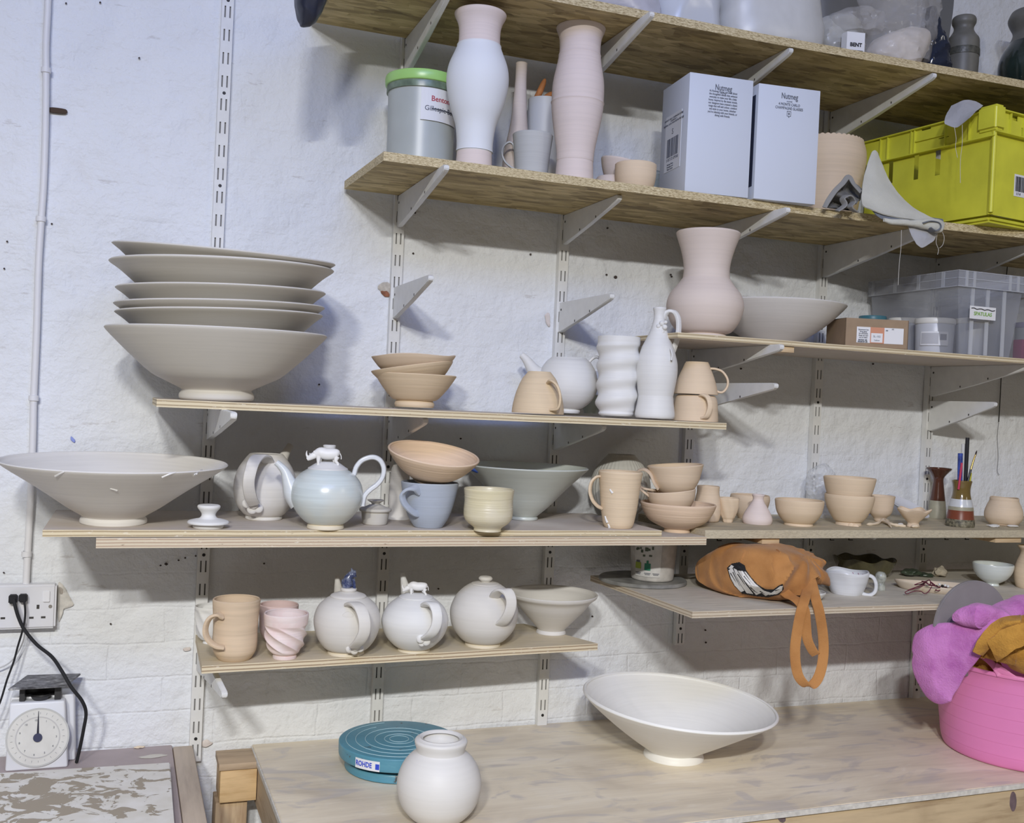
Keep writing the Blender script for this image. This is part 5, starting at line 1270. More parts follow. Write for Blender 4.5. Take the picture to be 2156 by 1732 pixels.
inbag(strapw([(1702, 1216, -.425), (1700, 1240, -.445), (1694, 1262, -.470), (1686, 1290, ys), (1679, 1325, ys), (1674, 1365, ys), (1676, 1402, ys-.003), (1684, 1428, ys-.008), (1702, 1444, ys-.012), (1718, 1434, ys-.012), (1729, 1408, ys-.008), (1734, 1370, ys), (1732, 1330, ys), (1725, 1288, ys), (1718, 1262, -.470), (1712, 1236, -.445), (1706, 1216, -.425)], .0215, wd=(.80, -.60, 0)))
inbag(strapw([(1640, 1236, -.42), (1660, 1252, -.435), (1682, 1266, -.462), (1694, 1284, -.471), (1697, 1315, -.471), (1700, 1345, -.471), (1710, 1368, -.471), (1718, 1378, -.471)], .021, wd=(.80, -.60, .1)))
# little printed dish under the flap
simple('small_dish', 'small white dish with black marks peeping out under the bag flap', 'dish', 1700, 1246, T6R, [(1249, 20), (1247, 22), (1240, 32), (1232, 38), (1229, 38)], plain('white_dish_glaze', (.66, .66, .63), .3, var=.25, bscale=50), y=-.372)
# pinch mug
K = Pot('pinch_mug', 'lumpy white hand pinched mug with handle at right and purple scribble', 'mug', 1782, 1249, T6R, y=-.318)
d_ = K.v0-1250
def lumpy(r, th, z):
    k = 1+.045*math.sin(2*th+1)*min(1, z/.03)+.02*math.sin(5*th+z*60); return (r*k*math.cos(th), r*k*math.sin(th), z+.0025*math.sin(3*th+1)*min(1, z/.03))
K.body('cup', [(v+d_, h) for v, h in ((1254, 30), (1250, 33), (1240, 37), (1225, 41), (1212, 44), (1206, 45), (1203, 44))], clay('lumpy_white_glaze', (.68, .69, .71), .3, rings=.05, var=.08, spec=.5), .0045, mod=lumpy)
K.handle([(1817, 1214), (1828, 1209), (1839, 1214), (1844, 1228), (1841, 1243), (1829, 1250), (1815, 1247)], .013, .009, MATS['lumpy_white_glaze'])
PUR = plain('purple_scribble', (.30, .08, .16), .6)
bm = bmesh.new()
for k in range(7):
    a_ = -1.05+k*.33; r_ = 40.2*K.sh; zz = (K.v0-(1207+d_))*K.sv
    # inside the far wall: seen over the rim
    pts = [Vector((r_*math.sin(a_+da), r_*math.cos(a_+da), zz-.003-dz)) for da, dz in ((0, 0), (.06, .004), (.0, .009), (.08, .012))]
    tube_bm(cpath(pts, 3), .0007, 6, bm=bm)
link_mesh('scribble', bm, PUR, K.root)
# dark green square dish, glass jar, leaf dish, shell
def frill(r, th, z):
    k = min(1, z/.02); return (r*(1+.08*k*math.cos(4*th))*math.cos(th), r*(1+.08*k*math.cos(4*th))*math.sin(th), z+.004*k*math.sin(6*th))
simple('square_dish', 'dark olive green dish with brown rim at the back of the weathered shelf', 'dish', 1818, 1222, T6R, [(1222, 40), (1219, 45), (1205, 54), (1192, 60), (1184, 63)], plain('dark_olive_glaze', (.085, .075, .035), .15, coat=.5, var=.5, bscale=30), y=-.10, mod=frill, segs=80)
simple('glass_jar', 'small lumpy grey glass jar behind the pinch mug handle', 'jar', 1853, 1237, T6R, [(1238, 9), (1236, 11), (1226, 11), (1222, 9), (1214, 12), (1206, 12), (1200, 9)], plain('cloudy_glass', (.42, .43, .38), .08, coat=.6, var=.5, bscale=90), y=-.29)
GRN = plain('dark_green_leaf_glaze', (.05, .07, .045), .3, var=.4, bscale=40)
pebble('leaf_dish', 'dark green leaf shaped dish at the back of the weathered shelf', 1918, 1212, T6R, .030, .022, .010, GRN, 'dish', .2, 7, amp=.4)
pebble('leaf_dish', 'second dark green leaf shape leaning on the cream shell form', 1950, 1214, T6R, .020, .016, .006, GRN, 'dish', -.4, 9, amp=.5)
pebble('shell_form', 'cream crumpled shell shaped clay lump behind the oval tray', 1978, 1214, T6R, .022, .016, .014, plain('cream_shell_clay', (.50, .44, .34), .8, var=.2, bscale=60, bumpy=.6), 'clay form', .2, 11, amp=.6)
# oval tray with string
K = Pot('oval_tray', 'long oval cream clay tray holding maroon string and beads', 'tray', 1966, 1240, T6R, y=-.315)
d_ = K.v0-1241
def oval(r, th, z): return (r*1.0*math.cos(th), r*.52*math.sin(th), z+.0025*math.sin(2*th+.5)*min(1, z/.01))
K.body('tray_body', [(v+d_, h) for v, h in ((1245, 62), (1243, 68), (1236, 78), (1229, 84), (1226, 85))], clay('cream_tray_clay', (.64, .54, .42), rings=.05, var=.08), .004, mod=oval, segs=90)
MRN = plain('maroon_string', (.14, .025, .045), .7)
st = []
for i in range(26):
    t_ = i/25; st.append(aty(1932+70*t_+8*math.sin(i*1.9)-(20 if i % 5 == 0 else 0), 1236-10*math.sin(t_*5)+6*math.cos(i*2.3), -.335-.03*math.cos(i*1.3)))
st = [Vector((p.x, p.y, max(p.z, T6R+.010))) for p in st]
o = link_mesh('bead_string', tube_bm(cpath(st, 4), .0012, 6), MRN); tag(o, 'tangled maroon string of beads lying in the oval tray', 'string')
o2 = link_mesh('hanging_loop', tube_bm(cpath([Vector(aty(u, v, -.370)) for u, v in ((1948, 1230), (1936, 1236), (1918, 1241), (1906, 1246), (1910, 1250), (1922, 1245), (1938, 1244), (1946, 1249), (1954, 1246), (1962, 1234))], 4), .0011, 6), MRN, o)
bw_ = []
for k, (u, v) in enumerate(((1978, 1230), (1984, 1233), (1990, 1232), (1972, 1234), (1996, 1234))):
    bm = bmesh.new(); bmesh.ops.create_icosphere(bm, subdivisions=2, radius=.0034); b_ = link_mesh('bead', bm, BLK if k % 2 else WHITE, o); b_.location = aty(u, v, -.345)
# pale bowl and jug
simple('footed_bowl', 'pale celadon bowl on a small bare foot near the right edge', 'bowl', 2089, 1231, T6R, [(1236, 14.5), (1233, 16), (1226, 14), (1224, 18), (1216, 31), (1205, 40), (1195, 44), (1188, 45), (1186, 44.5)], clay('pale_celadon_glaze', (.66, .70, .67), .25, rings=.1, spec=.6), y=-.262)
K = Pot('jug', 'terracotta jug with flared lip cut by the right edge of the picture', 'jug', 2172, 1238, T6R, y=-.31)
d_ = K.v0-1239
K.body('body', [(v+d_, h) for v, h in ((1244, 30), (1240, 33), (1225, 38), (1205, 40), (1185, 35), (1168, 28), (1160, 29), (1154, 34), (1152, 34))], PEAT, .004)
K.handle([(2194, 1170), (2212, 1172), (2220, 1192), (2210, 1215), (2203, 1222)], .014, .007, PEAT)

# ================================================================== things on the bench
def loc(K, P):
    M = Matrix.Translation(K.p) @ Matrix.Rotation(-K.az, 4, 'Z'); return M.inverted() @ Vector(P)
# turquoise banding wheel
K = Pot('banding_wheel', 'turquoise metal turntable with concentric rings and a white blue sticker', 'turntable', 838, 1611, TB, y=-.205)
v0 = K.v0; d_ = v0-1611
def teal_mat():
    mt, t, b = nt('chipped_turquoise_enamel')
    n = noise_n(t, coords(t), 30, 5, .7); n2 = noise_n(t, coords(t, (1, 1, 4)), 12, 5, .7)
    c = ramp(t, n2, [(.3, (.075, .245, .33)), (.6, (.105, .30, .39)), (.8, (.18, .38, .45))])
    c = mix(t, ramp(t, n, [(.63, (0, 0, 0)), (.67, (1, 1, 1))]), c, (.06, .055, .05))
    c = mix(t, ramp(t, n2, [(.68, (0, 0, 0)), (.74, (.9, .9, .9))]), c, (.50, .55, .52))
    t.links.new(c, b.inputs['Base Color']); b.inputs['Roughness'].default_value = .38; return mt
TEAL = teal_mat()
K.body('base_disc', [(v0, 104), (v0-2, 111), (v0-5, 112), (v0-16, 110), (v0-18, 108)], TEAL, solid=True, segs=96)
K.body('bearing', [(v0-17, 60), (v0-17, 98), (v0-26, 98), (v0-26, 60)], SLOT, solid=True, segs=48)
wh = K.body('turntable', [(v0-27, 118), (v0-28, 121), (v0-30, 125), (v0-51, 126), (v0-55, 125), (v0-56, 122)], TEAL, solid=True, segs=120)
bm = bmesh.new(); zt = 56*K.sv+.0002
for rp in (20, 31, 51, 71, 91, 111):
    rr_ = rp*K.sh; n_ = 90; a0 = .3*rp; ex = 2*math.pi*(1 if rp not in (91, 111) else .72)
    tube_bm([Vector((rr_*math.cos(a0+ex*i/n_), rr_*math.sin(a0+ex*i/n_), zt)) for i in range(n_+1)], .0007, 6, bm=bm)
link_mesh('ring_line', bm, plain('worn_white_line', (.42, .58, .60), .5), wh)
for a_, w_, h0, h1, mt_ in ((-.58, .48, 29, 46, PAPER),):
    st_ = cyl_patch(126.3*K.sh, a_-w_/2+.08, a_+w_/2+.05, h0*K.sv, h1*K.sv+.003, mt_, wh, 'sticker')
    bent(a_+.005, (h0+8.5)*K.sv+.0015, 'ROHDE', .0145, BLUEINK, st_, 126.3*K.sh, bold=.0003, xscale=.80)
    dd = cyl_patch(126.3*K.sh+.0009, a_+.22, a_+.285, (h0+4)*K.sv, (h0+15)*K.sv, BLUEINK, st_, 'sticker_logo', .0003, 4)
# white round vase in front
K = Pot('round_vase', 'round white vase with rolled collar at the front of the bench', 'vase', 921, 1728, TB)
K.body('vase_body', [(1738, 38), (1734, 43), (1727, 44), (1724, 46), (1724, 46), (1712, 62), (1690, 79), (1660, 88), (1635, 87.5), (1610, 79), (1592, 66), (1583, 55), (1580, 52), (1578, 51), (1572, 52), (1564, 54.5), (1558, 55.5), (1554, 53), (1553, 50)], clay('matt_white_vase', (.70, .685, .66), .5, rings=.12, var=.02), .0105, segs=96)
# large flared bowl
K = Pot('wide_bowl', 'large white flared bowl standing on the bench, rim dipping right', 'bowl', 1418, 1591, TB)
zb = 15*K.sv
def shear(r, th, z):
    x = r*math.cos(th); k = max(0, z-zb)/(105*K.sv); return (x+.008*k, r*math.sin(th), z-x*.062*k)
K.body('bowl_body', [(1600, 60), (1596, 63), (1590, 64), (1584, 62), (1578, 58), (1576, 58), (1576, 58), (1571, 66), (1552, 97), (1530, 131), (1508, 163), (1488, 191), (1479, 202), (1475, 206), (1472, 205)], clay('white_porcelain_bowl', (.87, .86, .825), .42, rings=.25, var=.03), .006, mod=shear, segs=110)
# pink tub
K = Pot('flexible_tub', 'bright pink flexible plastic tub full of towels at the right edge', 'tub', 2150, 1580, TB)
v0 = 1580; PK = plain('bright_pink_plastic', (.80, .25, .53), .42, bumpy=.03, var=.04, bscale=8)
h_ = 192
pr_t = [(v0, 164), (v0-3, 171), (v0-12, 175)]
for k in range(1, 7): vv = k*26; rr_ = 175+vv*.135; pr_t += [(v0-vv+3, rr_-.5), (v0-vv+2, rr_-.5), (v0-vv, rr_+.25), (v0-vv-1.5, rr_+.1)]
pr_t += [(v0-184, 200), (v0-186, 204), (v0-h_, 204), (v0-h_-1, 202)]
K.body('tub_body', pr_t, PK, .003, n=2, segs=120)
TK = K
def polar(deg, z, R): a = math.radians(deg); return Vector((R*math.sin(a), -R*math.cos(a), z))
zr = h_*K.sv; Rr = 203*K.sh
link_mesh('handle', tube_bm(cpath([polar(d, zr+h, Rr) for d, h in ((-50, -.004), (-46, .014), (-41, .029), (-33, .037), (-25, .033), (-19, .020), (-15, .004), (-14, -.004))], 6), [1.0]*43, 12, flat=((.3, .2, 1), .014, .005)), PK, K.root)
link_mesh('handle_web', tube_bm(cpath([polar(d, zr+h, Rr) for d, h in ((-17, .014), (-13, .010), (-9, .004), (-4, -.002))], 5), [1.6, 1.6, 1.5, 1.5, 1.4, 1.3, 1.2, 1.1, 1.0, .9, .8, .7, .6, .5, .4, .3], 12, flat=((0, 0, 1), .014, .004)), PK, K.root)
MAG = fabric('magenta_towelling', (.60, .23, .55), (.46, .14, .42), scale=260, blot=.08, bl_scale=18, bstr=.9)
OCH = fabric('ochre_towelling', (.52, .27, .055), (.30, .13, .025), scale=260, blot=.14, bl_scale=16, bstr=.9)
yt = lambda u: -.43-.00085*(u-1924)
bm = loft_bm([(u, a, b, d, yt(u)) for u, a, b, d in ((1923, 1350, 1362, .012), (1929, 1332, 1412, .028), (1945, 1321, 1456, .034), (1965, 1314, 1477, .036), (1982, 1312, 1477, .036), (1997, 1311, 1458, .036), (2012, 1310, 1430, .036), (2032, 1307, 1397, .036), (2056, 1303, 1366, .034), (2080, 1300, 1342, .030), (2104, 1304, 1324, .015))], 'u', -.45, 60, 8, .0040, 12, 21, expo=.8, ridge=.008)
tag(link_mesh('towel', bm, MAG), 'magenta towel hanging over the left side of the pink tub', 'towel')
bm = loft_bm([(2010, 1292, 1308, .015, -.525), (2024, 1279, 1315, .03, -.53), (2045, 1270, 1318, .036, -.535), (2072, 1270, 1320, .04, -.535), (2092, 1278, 1322, .042, -.535), (2108, 1271, 1322, .042, -.535), (2130, 1262, 1322, .045, -.535), (2165, 1254, 1322, .05, -.535), (2240, 1262, 1330, .04, -.53)], 'u', -.5, 60, 8, .0045, 16, 27, expo=.8, ridge=.014)
tag(link_mesh('towel', bm, MAG), 'second magenta towel bunched on top of the pink tub behind the ochre one', 'towel')
och = link_mesh('towel', loft_bm([(2040, 1362, 1370, .012, -.505), (2058, 1338, 1381, .03, -.53), (2082, 1316, 1387, .04, -.55), (2104, 1303, 1394, .045, -.565), (2125, 1298, 1402, .05, -.575), (2150, 1295, 1416, .05, -.59), (2190, 1293, 1425, .05, -.62), (2250, 1320, 1428, .04, -.65)], 'u', -.56, 72, 9, .006, 17, 31, expo=.8, ridge=.024), OCH)
tag(och, 'ochre brown towel crumpled on top inside the pink tub', 'towel')
def flap(rows, y0, seed, amp=.003):
    return link_mesh('towel_fold', sheet_bm(rows, 8, .007, amp, 22, seed), OCH, och)
flap([[(2050, 1372, -.575), (2062, 1378, -.58), (2070, 1381, -.58)], [(2062, 1342, -.59), (2078, 1352, -.60), (2086, 1360, -.60)], [(2080, 1318, -.60), (2096, 1330, -.615), (2104, 1340, -.615)], [(2108, 1300, -.61), (2116, 1312, -.63), (2122, 1322, -.63)], [(2150, 1293, -.63), (2150, 1304, -.65), (2150, 1314, -.65)]], 0, 33)
flap([[(2080, 1352, -.605), (2090, 1374, -.61), (2100, 1396, -.61)], [(2104, 1330, -.625), (2114, 1356, -.635), (2122, 1382, -.64)], [(2130, 1318, -.64), (2136, 1340, -.65), (2142, 1366, -.655)], [(2160, 1312, -.65), (2162, 1330, -.66), (2164, 1350, -.67)], [(2200, 1308, -.66), (2200, 1322, -.67), (2200, 1336, -.68)]], 0, 37, .005)
link_mesh('towel_fold', loft_bm([(2018, 1388, 1416, .01, -.445), (2040, 1376, 1424, .018, -.465), (2070, 1380, 1426, .018, -.49), (2098, 1388, 1430, .018, -.51)], 'u', -.47, 36, 7, .003, 25, 41, ridge=.007), OCH, och)
# round bat standing behind the towels
c_ = aty(2045, 1322, -.4695); bm = bmesh.new(); bmesh.ops.create_cone(bm, cap_ends=True, segments=72, radius1=.112, radius2=.112, depth=.009)
bmesh.ops.bevel(bm, geom=[e for e in bm.edges if len(e.link_faces) == 2 and e.calc_face_angle() > 1], offset=.002, segments=2, affect='EDGES')
bmesh.ops.rotate(bm, verts=bm.verts, matrix=Matrix.Rotation(math.radians(90), 3, 'X'))
o = link_mesh('throwing_bat', bm, plain('grey_coated_board', (.28, .26, .27), .6, var=.15, bscale=12)); o.location = c_
tag(o, 'grey round throwing bat standing upright behind the towels in the tub', 'bat')

# ================================================================== left table things
SCW = plain('white_scale_plastic', (.72, .73, .76), .4, bumpy=.04)
s_ = thing('kitchen_scale', 'white mechanical weighing scale with round dial and black platform', 'scale', (-.132, -.06, TL))
def frustum(name, b0, b1, z0, z1, mat, parent, bevel=.004):
    bm = bmesh.new(); V = [bm.verts.new((x, y, z)) for z, (x0, x1, y0, y1) in ((z0, b0), (z1, b1)) for y in (y0, y1) for x in (x0, x1)]
    for q in ((0, 2, 3, 1), (4, 5, 7, 6), (0, 1, 5, 4), (2, 6, 7, 3), (0, 4, 6, 2), (1, 3, 7, 5)): bm.faces.new([V[i] for i in q])
    bmesh.ops.bevel(bm, geom=bm.edges[:]+bm.verts[:], offset=bevel, segments=3, affect='EDGES', profile=.5)
    return link_mesh(name, bm, mat, parent)
frustum('front_housing', (-.057, .057, -.042, -.004), (-.054, .046, -.034, -.004), 0, .133, SCW, s_)
frustum('rear_housing', (-.060, .069, -.003, .046), (-.056, .062, -.003, .044), 0, .137, SCW, s_)
dc = Vector((-.0005, -.0385, .064))
dn = Vector((0, -1, .06)).normalized()
face = disc('dial', dc+dn*.0012, dn, .0575, .003, plain('cream_dial', (.68, .67, .63), .4, var=.06, bscale=40), s_, 64)
Mz = plane_M(dc+dn*.0029, (1, 0, 0), Vector((0, .06, 1)))
def ring_on(M, r_, w_, mat, name, parent):
    bm = lathe_bm([(r_-w_, 0), (r_+w_, 0), (r_+w_, .0006), (r_-w_, .0006), (r_-w_, 0)], 64); bm.transform(M); return link_mesh(name, bm, mat, parent)
ring_on(Mz, .0565, .0016, plain('dusty_clear_rim', (.52, .52, .50), .3), 'dial_rim', face)
ring_on(Mz, .040, .0010, plain('pale_grey_ring', (.52, .51, .50), .5), 'dial_ring', face)
for k in range(11):
    a = math.radians(90-15-k*32.7 if k < 11 else 0)
    text_mesh('dial_number', str([1, 2, 3, 4, 5, 6, 7, 8, 9, 10, 11][k]) if k < 10 else '10', .0055, GREYINK, face, Mz @ Matrix.Translation((.034*math.cos(a-.18), .034*math.sin(a-.18), .0002)))
bm = bmesh.new()
for k in range(25):
    a = 2*math.pi*k/25; Mt = Mz @ Matrix.Rotation(a, 4, 'Z')
    b2 = bmesh.new(); add_box(b2, .0455, .0495, -.0002, .0002, .0001, .0004); b2.transform(Mt); me = bpy.data.meshes.new('t'); b2.to_mesh(me); b2.free(); bm.from_mesh(me); bpy.data.meshes.remove(me)
link_mesh('dial_ticks', bm, GREYINK, face, False)
bm = bmesh.new(); vs = [bm.verts.new(q) for q in ((-.0022, 0, .001), (.0022, 0, .001), (.0004, .052, .001), (-.0004, .052, .001))]; bm.faces.new(vs)
bmesh.ops.solidify(bm, geom=bm.faces[:], thickness=-.0008); bm.transform(Mz @ Matrix.Rotation(.01, 4, 'Z')); link_mesh('needle', bm, plain('dark_needle', (.04, .04, .07), .4), face, False)
disc('needle_hub', dc+dn*.0045, dn, .0083, .003, plain('navy_hub', (.045, .05, .10), .4), face, 32)
BLP = plain('clay_spattered_black', (.035, .035, .038), .45, var=0)
def spat():
    mt, t, b = nt('clay_smeared_platform'); n = noise_n(t, coords(t, (1, 1.4, 1)), 45, 6, .7)
    t.links.new(ramp(t, n, [(.35, (.05, .05, .055)), (.5, (.16, .16, .17)), (.62, (.30, .30, .31)), (.70, (.68, .66, .60))]), b.inputs['Base Color']); b.inputs['Roughness'].default_value = .6; return mt
frustum('support', (-.038, -.028, -.028, .020), (-.038, -.028, -.028, .020), .134, .164, BLP, s_, .001)
frustum('support', (.026, .038, -.028, .020), (.026, .038, -.028, .020), .134, .164, BLP, s_, .001)
frustum('support_bridge', (-.03, .03, .012, .020), (-.03, .03, .012, .020), .136, .164, BLP, s_, .001)
bm = lathe_bm([(0, .132), (.012, .132), (.019, .142), (.017, .142), (.010, .134), (0, .134)], 32)
for v in bm.verts: v.co.y = v.co.y*.8-.018
link_mesh('tare_knob', bm, BLP, s_)
pl = aty(37, 1443, -.115); pr2 = aty(166, 1421, -.02)
bm = bmesh.new(); zP = .166
V = [(-.056, -.062), (.048, -.058), (.072, .030), (-.030, .036)]
a = [bm.verts.new((x, y, zP)) for x, y in V]; b = [bm.verts.new((x, y, zP+.004)) for x, y in V]
bm.faces.new(a[::-1]); bm.faces.new(b)
for i in range(4): bm.faces.new((a[i], a[(i+1) % 4], b[(i+1) % 4], b[i]))
bmesh.ops.bevel(bm, geom=bm.edges[:], offset=.001, segments=2, affect='EDGES'); link_mesh('platform', bm, spat(), s_)

# plaster slab with clay
def slabmat():
    mt, t, b = nt('plaster_with_dried_clay'); P = coords(t, (1, 1.15, 1), rot=(0, 0, .5))
    n = t.nodes.new('ShaderNodeTexNoise'); n.inputs['Scale'].default_value = 20; n.inputs['Detail'].default_value = 7; n.inputs['Roughness'].default_value = .6; n.inputs['Distortion'].default_value = .9
    t.links.new(P, n.inputs['Vector'])
    sx = t.nodes.new('ShaderNodeSeparateXYZ'); t.links.new(coords(t), sx.inputs[0])
    # the clay was wedged in the middle of the slab: an oval patch
    dx = N(t, 'ShaderNodeMath', operation='MULTIPLY_ADD'); t.links.new(sx.outputs[0], dx.inputs[0]); dx.inputs[1].default_value = 4.0; dx.inputs[2].default_value = .44
    dy = N(t, 'ShaderNodeMath', operation='MULTIPLY_ADD'); t.links.new(sx.outputs[1], dy.inputs[0]); dy.inputs[1].default_value = 5.0; dy.inputs[2].default_value = 1.55
    q1 = N(t, 'ShaderNodeMath', operation='MULTIPLY'); t.links.new(dx.outputs[0], q1.inputs[0]); t.links.new(dx.outputs[0], q1.inputs[1])
    q2 = N(t, 'ShaderNodeMath', operation='MULTIPLY_ADD'); t.links.new(dy.outputs[0], q2.inputs[0]); t.links.new(dy.outputs[0], q2.inputs[1]); t.links.new(q1.outputs[0], q2.inputs[2])
    q3 = N(t, 'ShaderNodeMath', operation='MULTIPLY_ADD'); t.links.new(q2.outputs[0], q3.inputs[0]); q3.inputs[1].default_value = -.16; t.links.new(n.outputs['Fac'], q3.inputs[2])
    c = ramp(t, noise_n(t, coords(t), 25, 4), [(.3, (.66, .63, .56)), (.7, (.76, .74, .70))])
    c = mix(t, ramp(t, q3.outputs[0], [(.455, (0, 0, 0)), (.470, (1, 1, 1))]), c, (.36, .31, .24))
    t.links.new(c, b.inputs['Base Color']); b.inputs['Roughness'].default_value = .8
    bump(t, b, ramp(t, q3.outputs[0], [(.45, (0, 0, 0)), (.475, (1, 1, 1))]), .5, .002); return mt
a, b = atz(358, 1604, TL+.022), atz(0, 1626, TL+.022); c2 = atz(367, 1732, TL+.022)
sl2 = (a.y-b.y)/(a.x-b.x)
o = prism('plaster_slab', [(-.55, b.y+sl2*(-.55-b.x)), (a.x, a.y), (c2.x, c2.y), (c2.x-.006, -.78), (-.55, -.78)], TL+.0008, TL+.022, slabmat(), bevel=.002)
tag(o, 'white plaster wedging slab smeared with dried grey clay', 'slab')
pebble('clay_crumb', 'pale clay crumb on the pink grey table behind the slab', 293, 1574, TL, .010, .005, .002, SCR, 'clay scrap', 0, 4, amp=.5)
pebble('dried_clay_pool', 'flat pale dried puddle on the left table corner', 322, 1592, TL, .026, .010, .0008, plain('pale_dried_slip', (.60, .57, .50), .8), 'clay scrap', .1, 8, amp=.3)

# socket, plugs, conduit
zt_, zb_ = aty(122, 1230, -.03).z, aty(120, 1322, -.03).z
sk = thing('double_socket', 'white double wall socket with two small black plugs, left edge', 'wall socket', (-.186, -.001, (zt_+zb_)/2))
hz = (zt_-zb_)/2
bm = bmesh.new(); add_box(bm, -.073, .073, -.030, 0, -hz, hz); bmesh.ops.bevel(bm, geom=bm.edges[:], offset=.004, segments=3, affect='EDGES')
link_mesh('back_box', bm, plain('white_socket_plastic', (.72, .72, .74), .35), sk)
def sl_(u, v): p = aty(u, v, -.031); return p.x+.186, p.z-(zt_+zb_)/2
for u, v, w_, h_ in ((66, 1300, 4.2, 2), (91, 1299, 4.2, 2), (6, 1301, 4.2, 2), (80, 1277, 2.6, 4.2)):
    x, z = sl_(u, v); bm = bmesh.new(); k = .0010; add_box(bm, x-w_*k, x+w_*k, -.0306, -.0296, z-h_*k, z+h_*k); link_mesh('pin_hole', bm, SLOT, sk, False)
x, z = sl_(98, 1255); bm = bmesh.new(); add_box(bm, x-.0065, x+.0065, -.0345, -.029, z-.011, z+.011); bmesh.ops.bevel(bm, geom=bm.edges[:], offset=.001, segments=2, affect='EDGES'); link_mesh('rocker_switch', bm, plain('bright_switch_plastic', (.80, .80, .82), .25), sk)
x, z = sl_(106, 1276); disc('screw', (x, -.0305, z), (0, -1, 0), .0036, .0015, plain('steel_screw', (.45, .42, .38), .3, .8), sk, 16)
cab = []
for u0, u1, v0_, v1_, nm in ((20, 37, 1250, 1267, 0), (41, 58, 1249, 1264, 1)):
    x0, z1 = sl_(u0, v0_); x1, z0 = sl_(u1, v1_); xx = -.186; zz = (zt_+zb_)/2
    pts = [[(29, 1262, -.052), (33, 1280, -.060), (40, 1302, -.062), (52, 1326, -.065), (78, 1357, -.075), (109, 1382, -.105), (130, 1412, -.135), (150, 1446, -.145), (172, 1474, -.140), (181, 1500, -.13), (176, 1535, -.12), (168, 1575, -.105), (161, 1608, -.09)],
           [(50, 1262, -.048), (53, 1282, -.050), (52, 1305, -.052), (46, 1332, -.05), (37, 1362, -.045), (29, 1392, -.045), (15, 1430, -.05), (0, 1478, -.055), (-20, 1520, -.06)]][nm]
    t = thing('plug_cable', ['thick black cable curving from the left plug down past the scale', 'thin black cable dropping from the right plug to the left edge'][nm], 'cable', (xx+x0, -.03, zz+z0))
    bm = bmesh.new(); add_box(bm, xx+x0, xx+x1, -.050, -.0312, zz+z0, zz+z1); bmesh.ops.bevel(bm, geom=bm.edges[:], offset=.002, segments=2, affect='EDGES')
    o = link_mesh('plug', bm, BLK, t); o.location = -t.location
    P = [aty(*q) for q in pts]; P[-1].z = max(P[-1].z, TL+.004) if nm == 0 else P[-1].z
    P = [Vector((q.x, q.y, max(q.z, TL+.005))) for q in P]
    o = link_mesh('cord', tube_bm(cpath(P, 6), .0034 if nm == 0 else .0020, 10), BLK, t); o.location = -t.location
tag(link_mesh('white_cable', tube_bm(cpath([aty(u, v, -.02) for u, v in ((52, 1322), (50, 1345), (38, 1372), (18, 1396), (-12, 1410))], 6), .0014, 8), plain('white_cable_sheath', (.50, .50, .50), .5)), 'thin pale cable looping from under the socket to the left edge', 'cable')
cd_ = thing('cable_conduit', 'white painted conduit pipe running down the left of the wall to the socket', 'pipe', (-.174, -.012, zt_))
cpts = [(104, -120), (101, 0), (97, 90), (97, 148), (96, 250), (92, 380), (87, 460), (81, 560), (77, 700), (71, 838), (69, 930), (65, 1040), (58, 1165), (55, 1228)]
o = link_mesh('pipe', tube_bm(cpath([aty(u, v, -.012) for u, v in cpts], 5), .0068, 16), plain('white_painted_pipe', (.76, .755, .76), .5, bumpy=.2, bscale=80), cd_); o.location = -cd_.location
for u, v in ((97, 148), (86, 461), (71, 838), (56, 1166)):
    p = aty(u, v, -.012); bm = lathe_bm([(.0066, -.006), (.0098, -.005), (.0098, .005), (.0066, .006)], 20); o = link_mesh('collar', bm, MATS['white_painted_pipe'], cd_); o.location = p-cd_.location

# ================================================================== second shelf right: crate and cloths
cr0 = aty(2085, 452, -.448); CRZ = T2+.0008; crx, cry = cr0.x+.002, -.448; CRR = math.radians(7.6)
CR_ = thing('plastic_crate', 'bright yellow slotted plastic crate overhanging the second shelf', 'crate', (crx, cry, CRZ), CRR)
YEL = plain('acid_yellow_plastic', (.68, .67, .055), .42, var=.12, bscale=14, bumpy=.05)
CH_, CL_, CD_ = .262, .60, .40
Mc = Matrix.Translation((crx, cry, CRZ)) @ Matrix.Rotation(CRR, 4, 'Z'); Mci = Mc.inverted()
def on_side(u, v, x=0.0):
    o_, d_ = Mci @ CAM, Mci.to_3x3() @ ray(u, v); t_ = (x-o_.x)/d_.x; q = o_+d_*t_; return q.y, q.z
def on_front(u, v, y=0.0):
    o_, d_ = Mci @ CAM, Mci.to_3x3() @ ray(u, v); t_ = (y-o_.y)/d_.y; q = o_+d_*t_; return q.x, q.z
def rects(fn, L):
    R = []
    for u0, v0_, u1, v1_ in L:
        a0, b0 = fn(u0, v1_); a1, b1 = fn(u1, v0_); R.append((min(a0, a1), max(a0, a1), min(b0, b1), max(b0, b1)))
    return R
def cuts(L, lo, hi): return sorted(set([lo, hi]+[min(max(x, lo), hi) for r_ in L for x in r_]))
def panel(xr, zr_, R, th, y):
    xs = cuts([r_[:2] for r_ in R], *xr); zs = cuts([r_[2:] for r_ in R], *zr_)
    return panel_bm(xs, zs, lambda a, b: any(r_[0] < a < r_[1] and r_[2] < b < r_[3] for r_ in R), th, y=y)
def to_side(bm): bm.transform(Matrix(((0, 1, 0, 0), (1, 0, 0, 0), (0, 0, 1, 0), (0, 0, 0, 1)))); return bm
low = rects(on_side, [(1863, 326, 1876, 386), (1916, 314, 1930, 378), (1961, 304, 1976, 369)])
rimh = rects(on_side, [(1839, 291, 1855, 299), (1940, 266, 1960, 276), (1976, 286, 1998, 293)])
zrim = CH_-.062
side_z = lambda: None
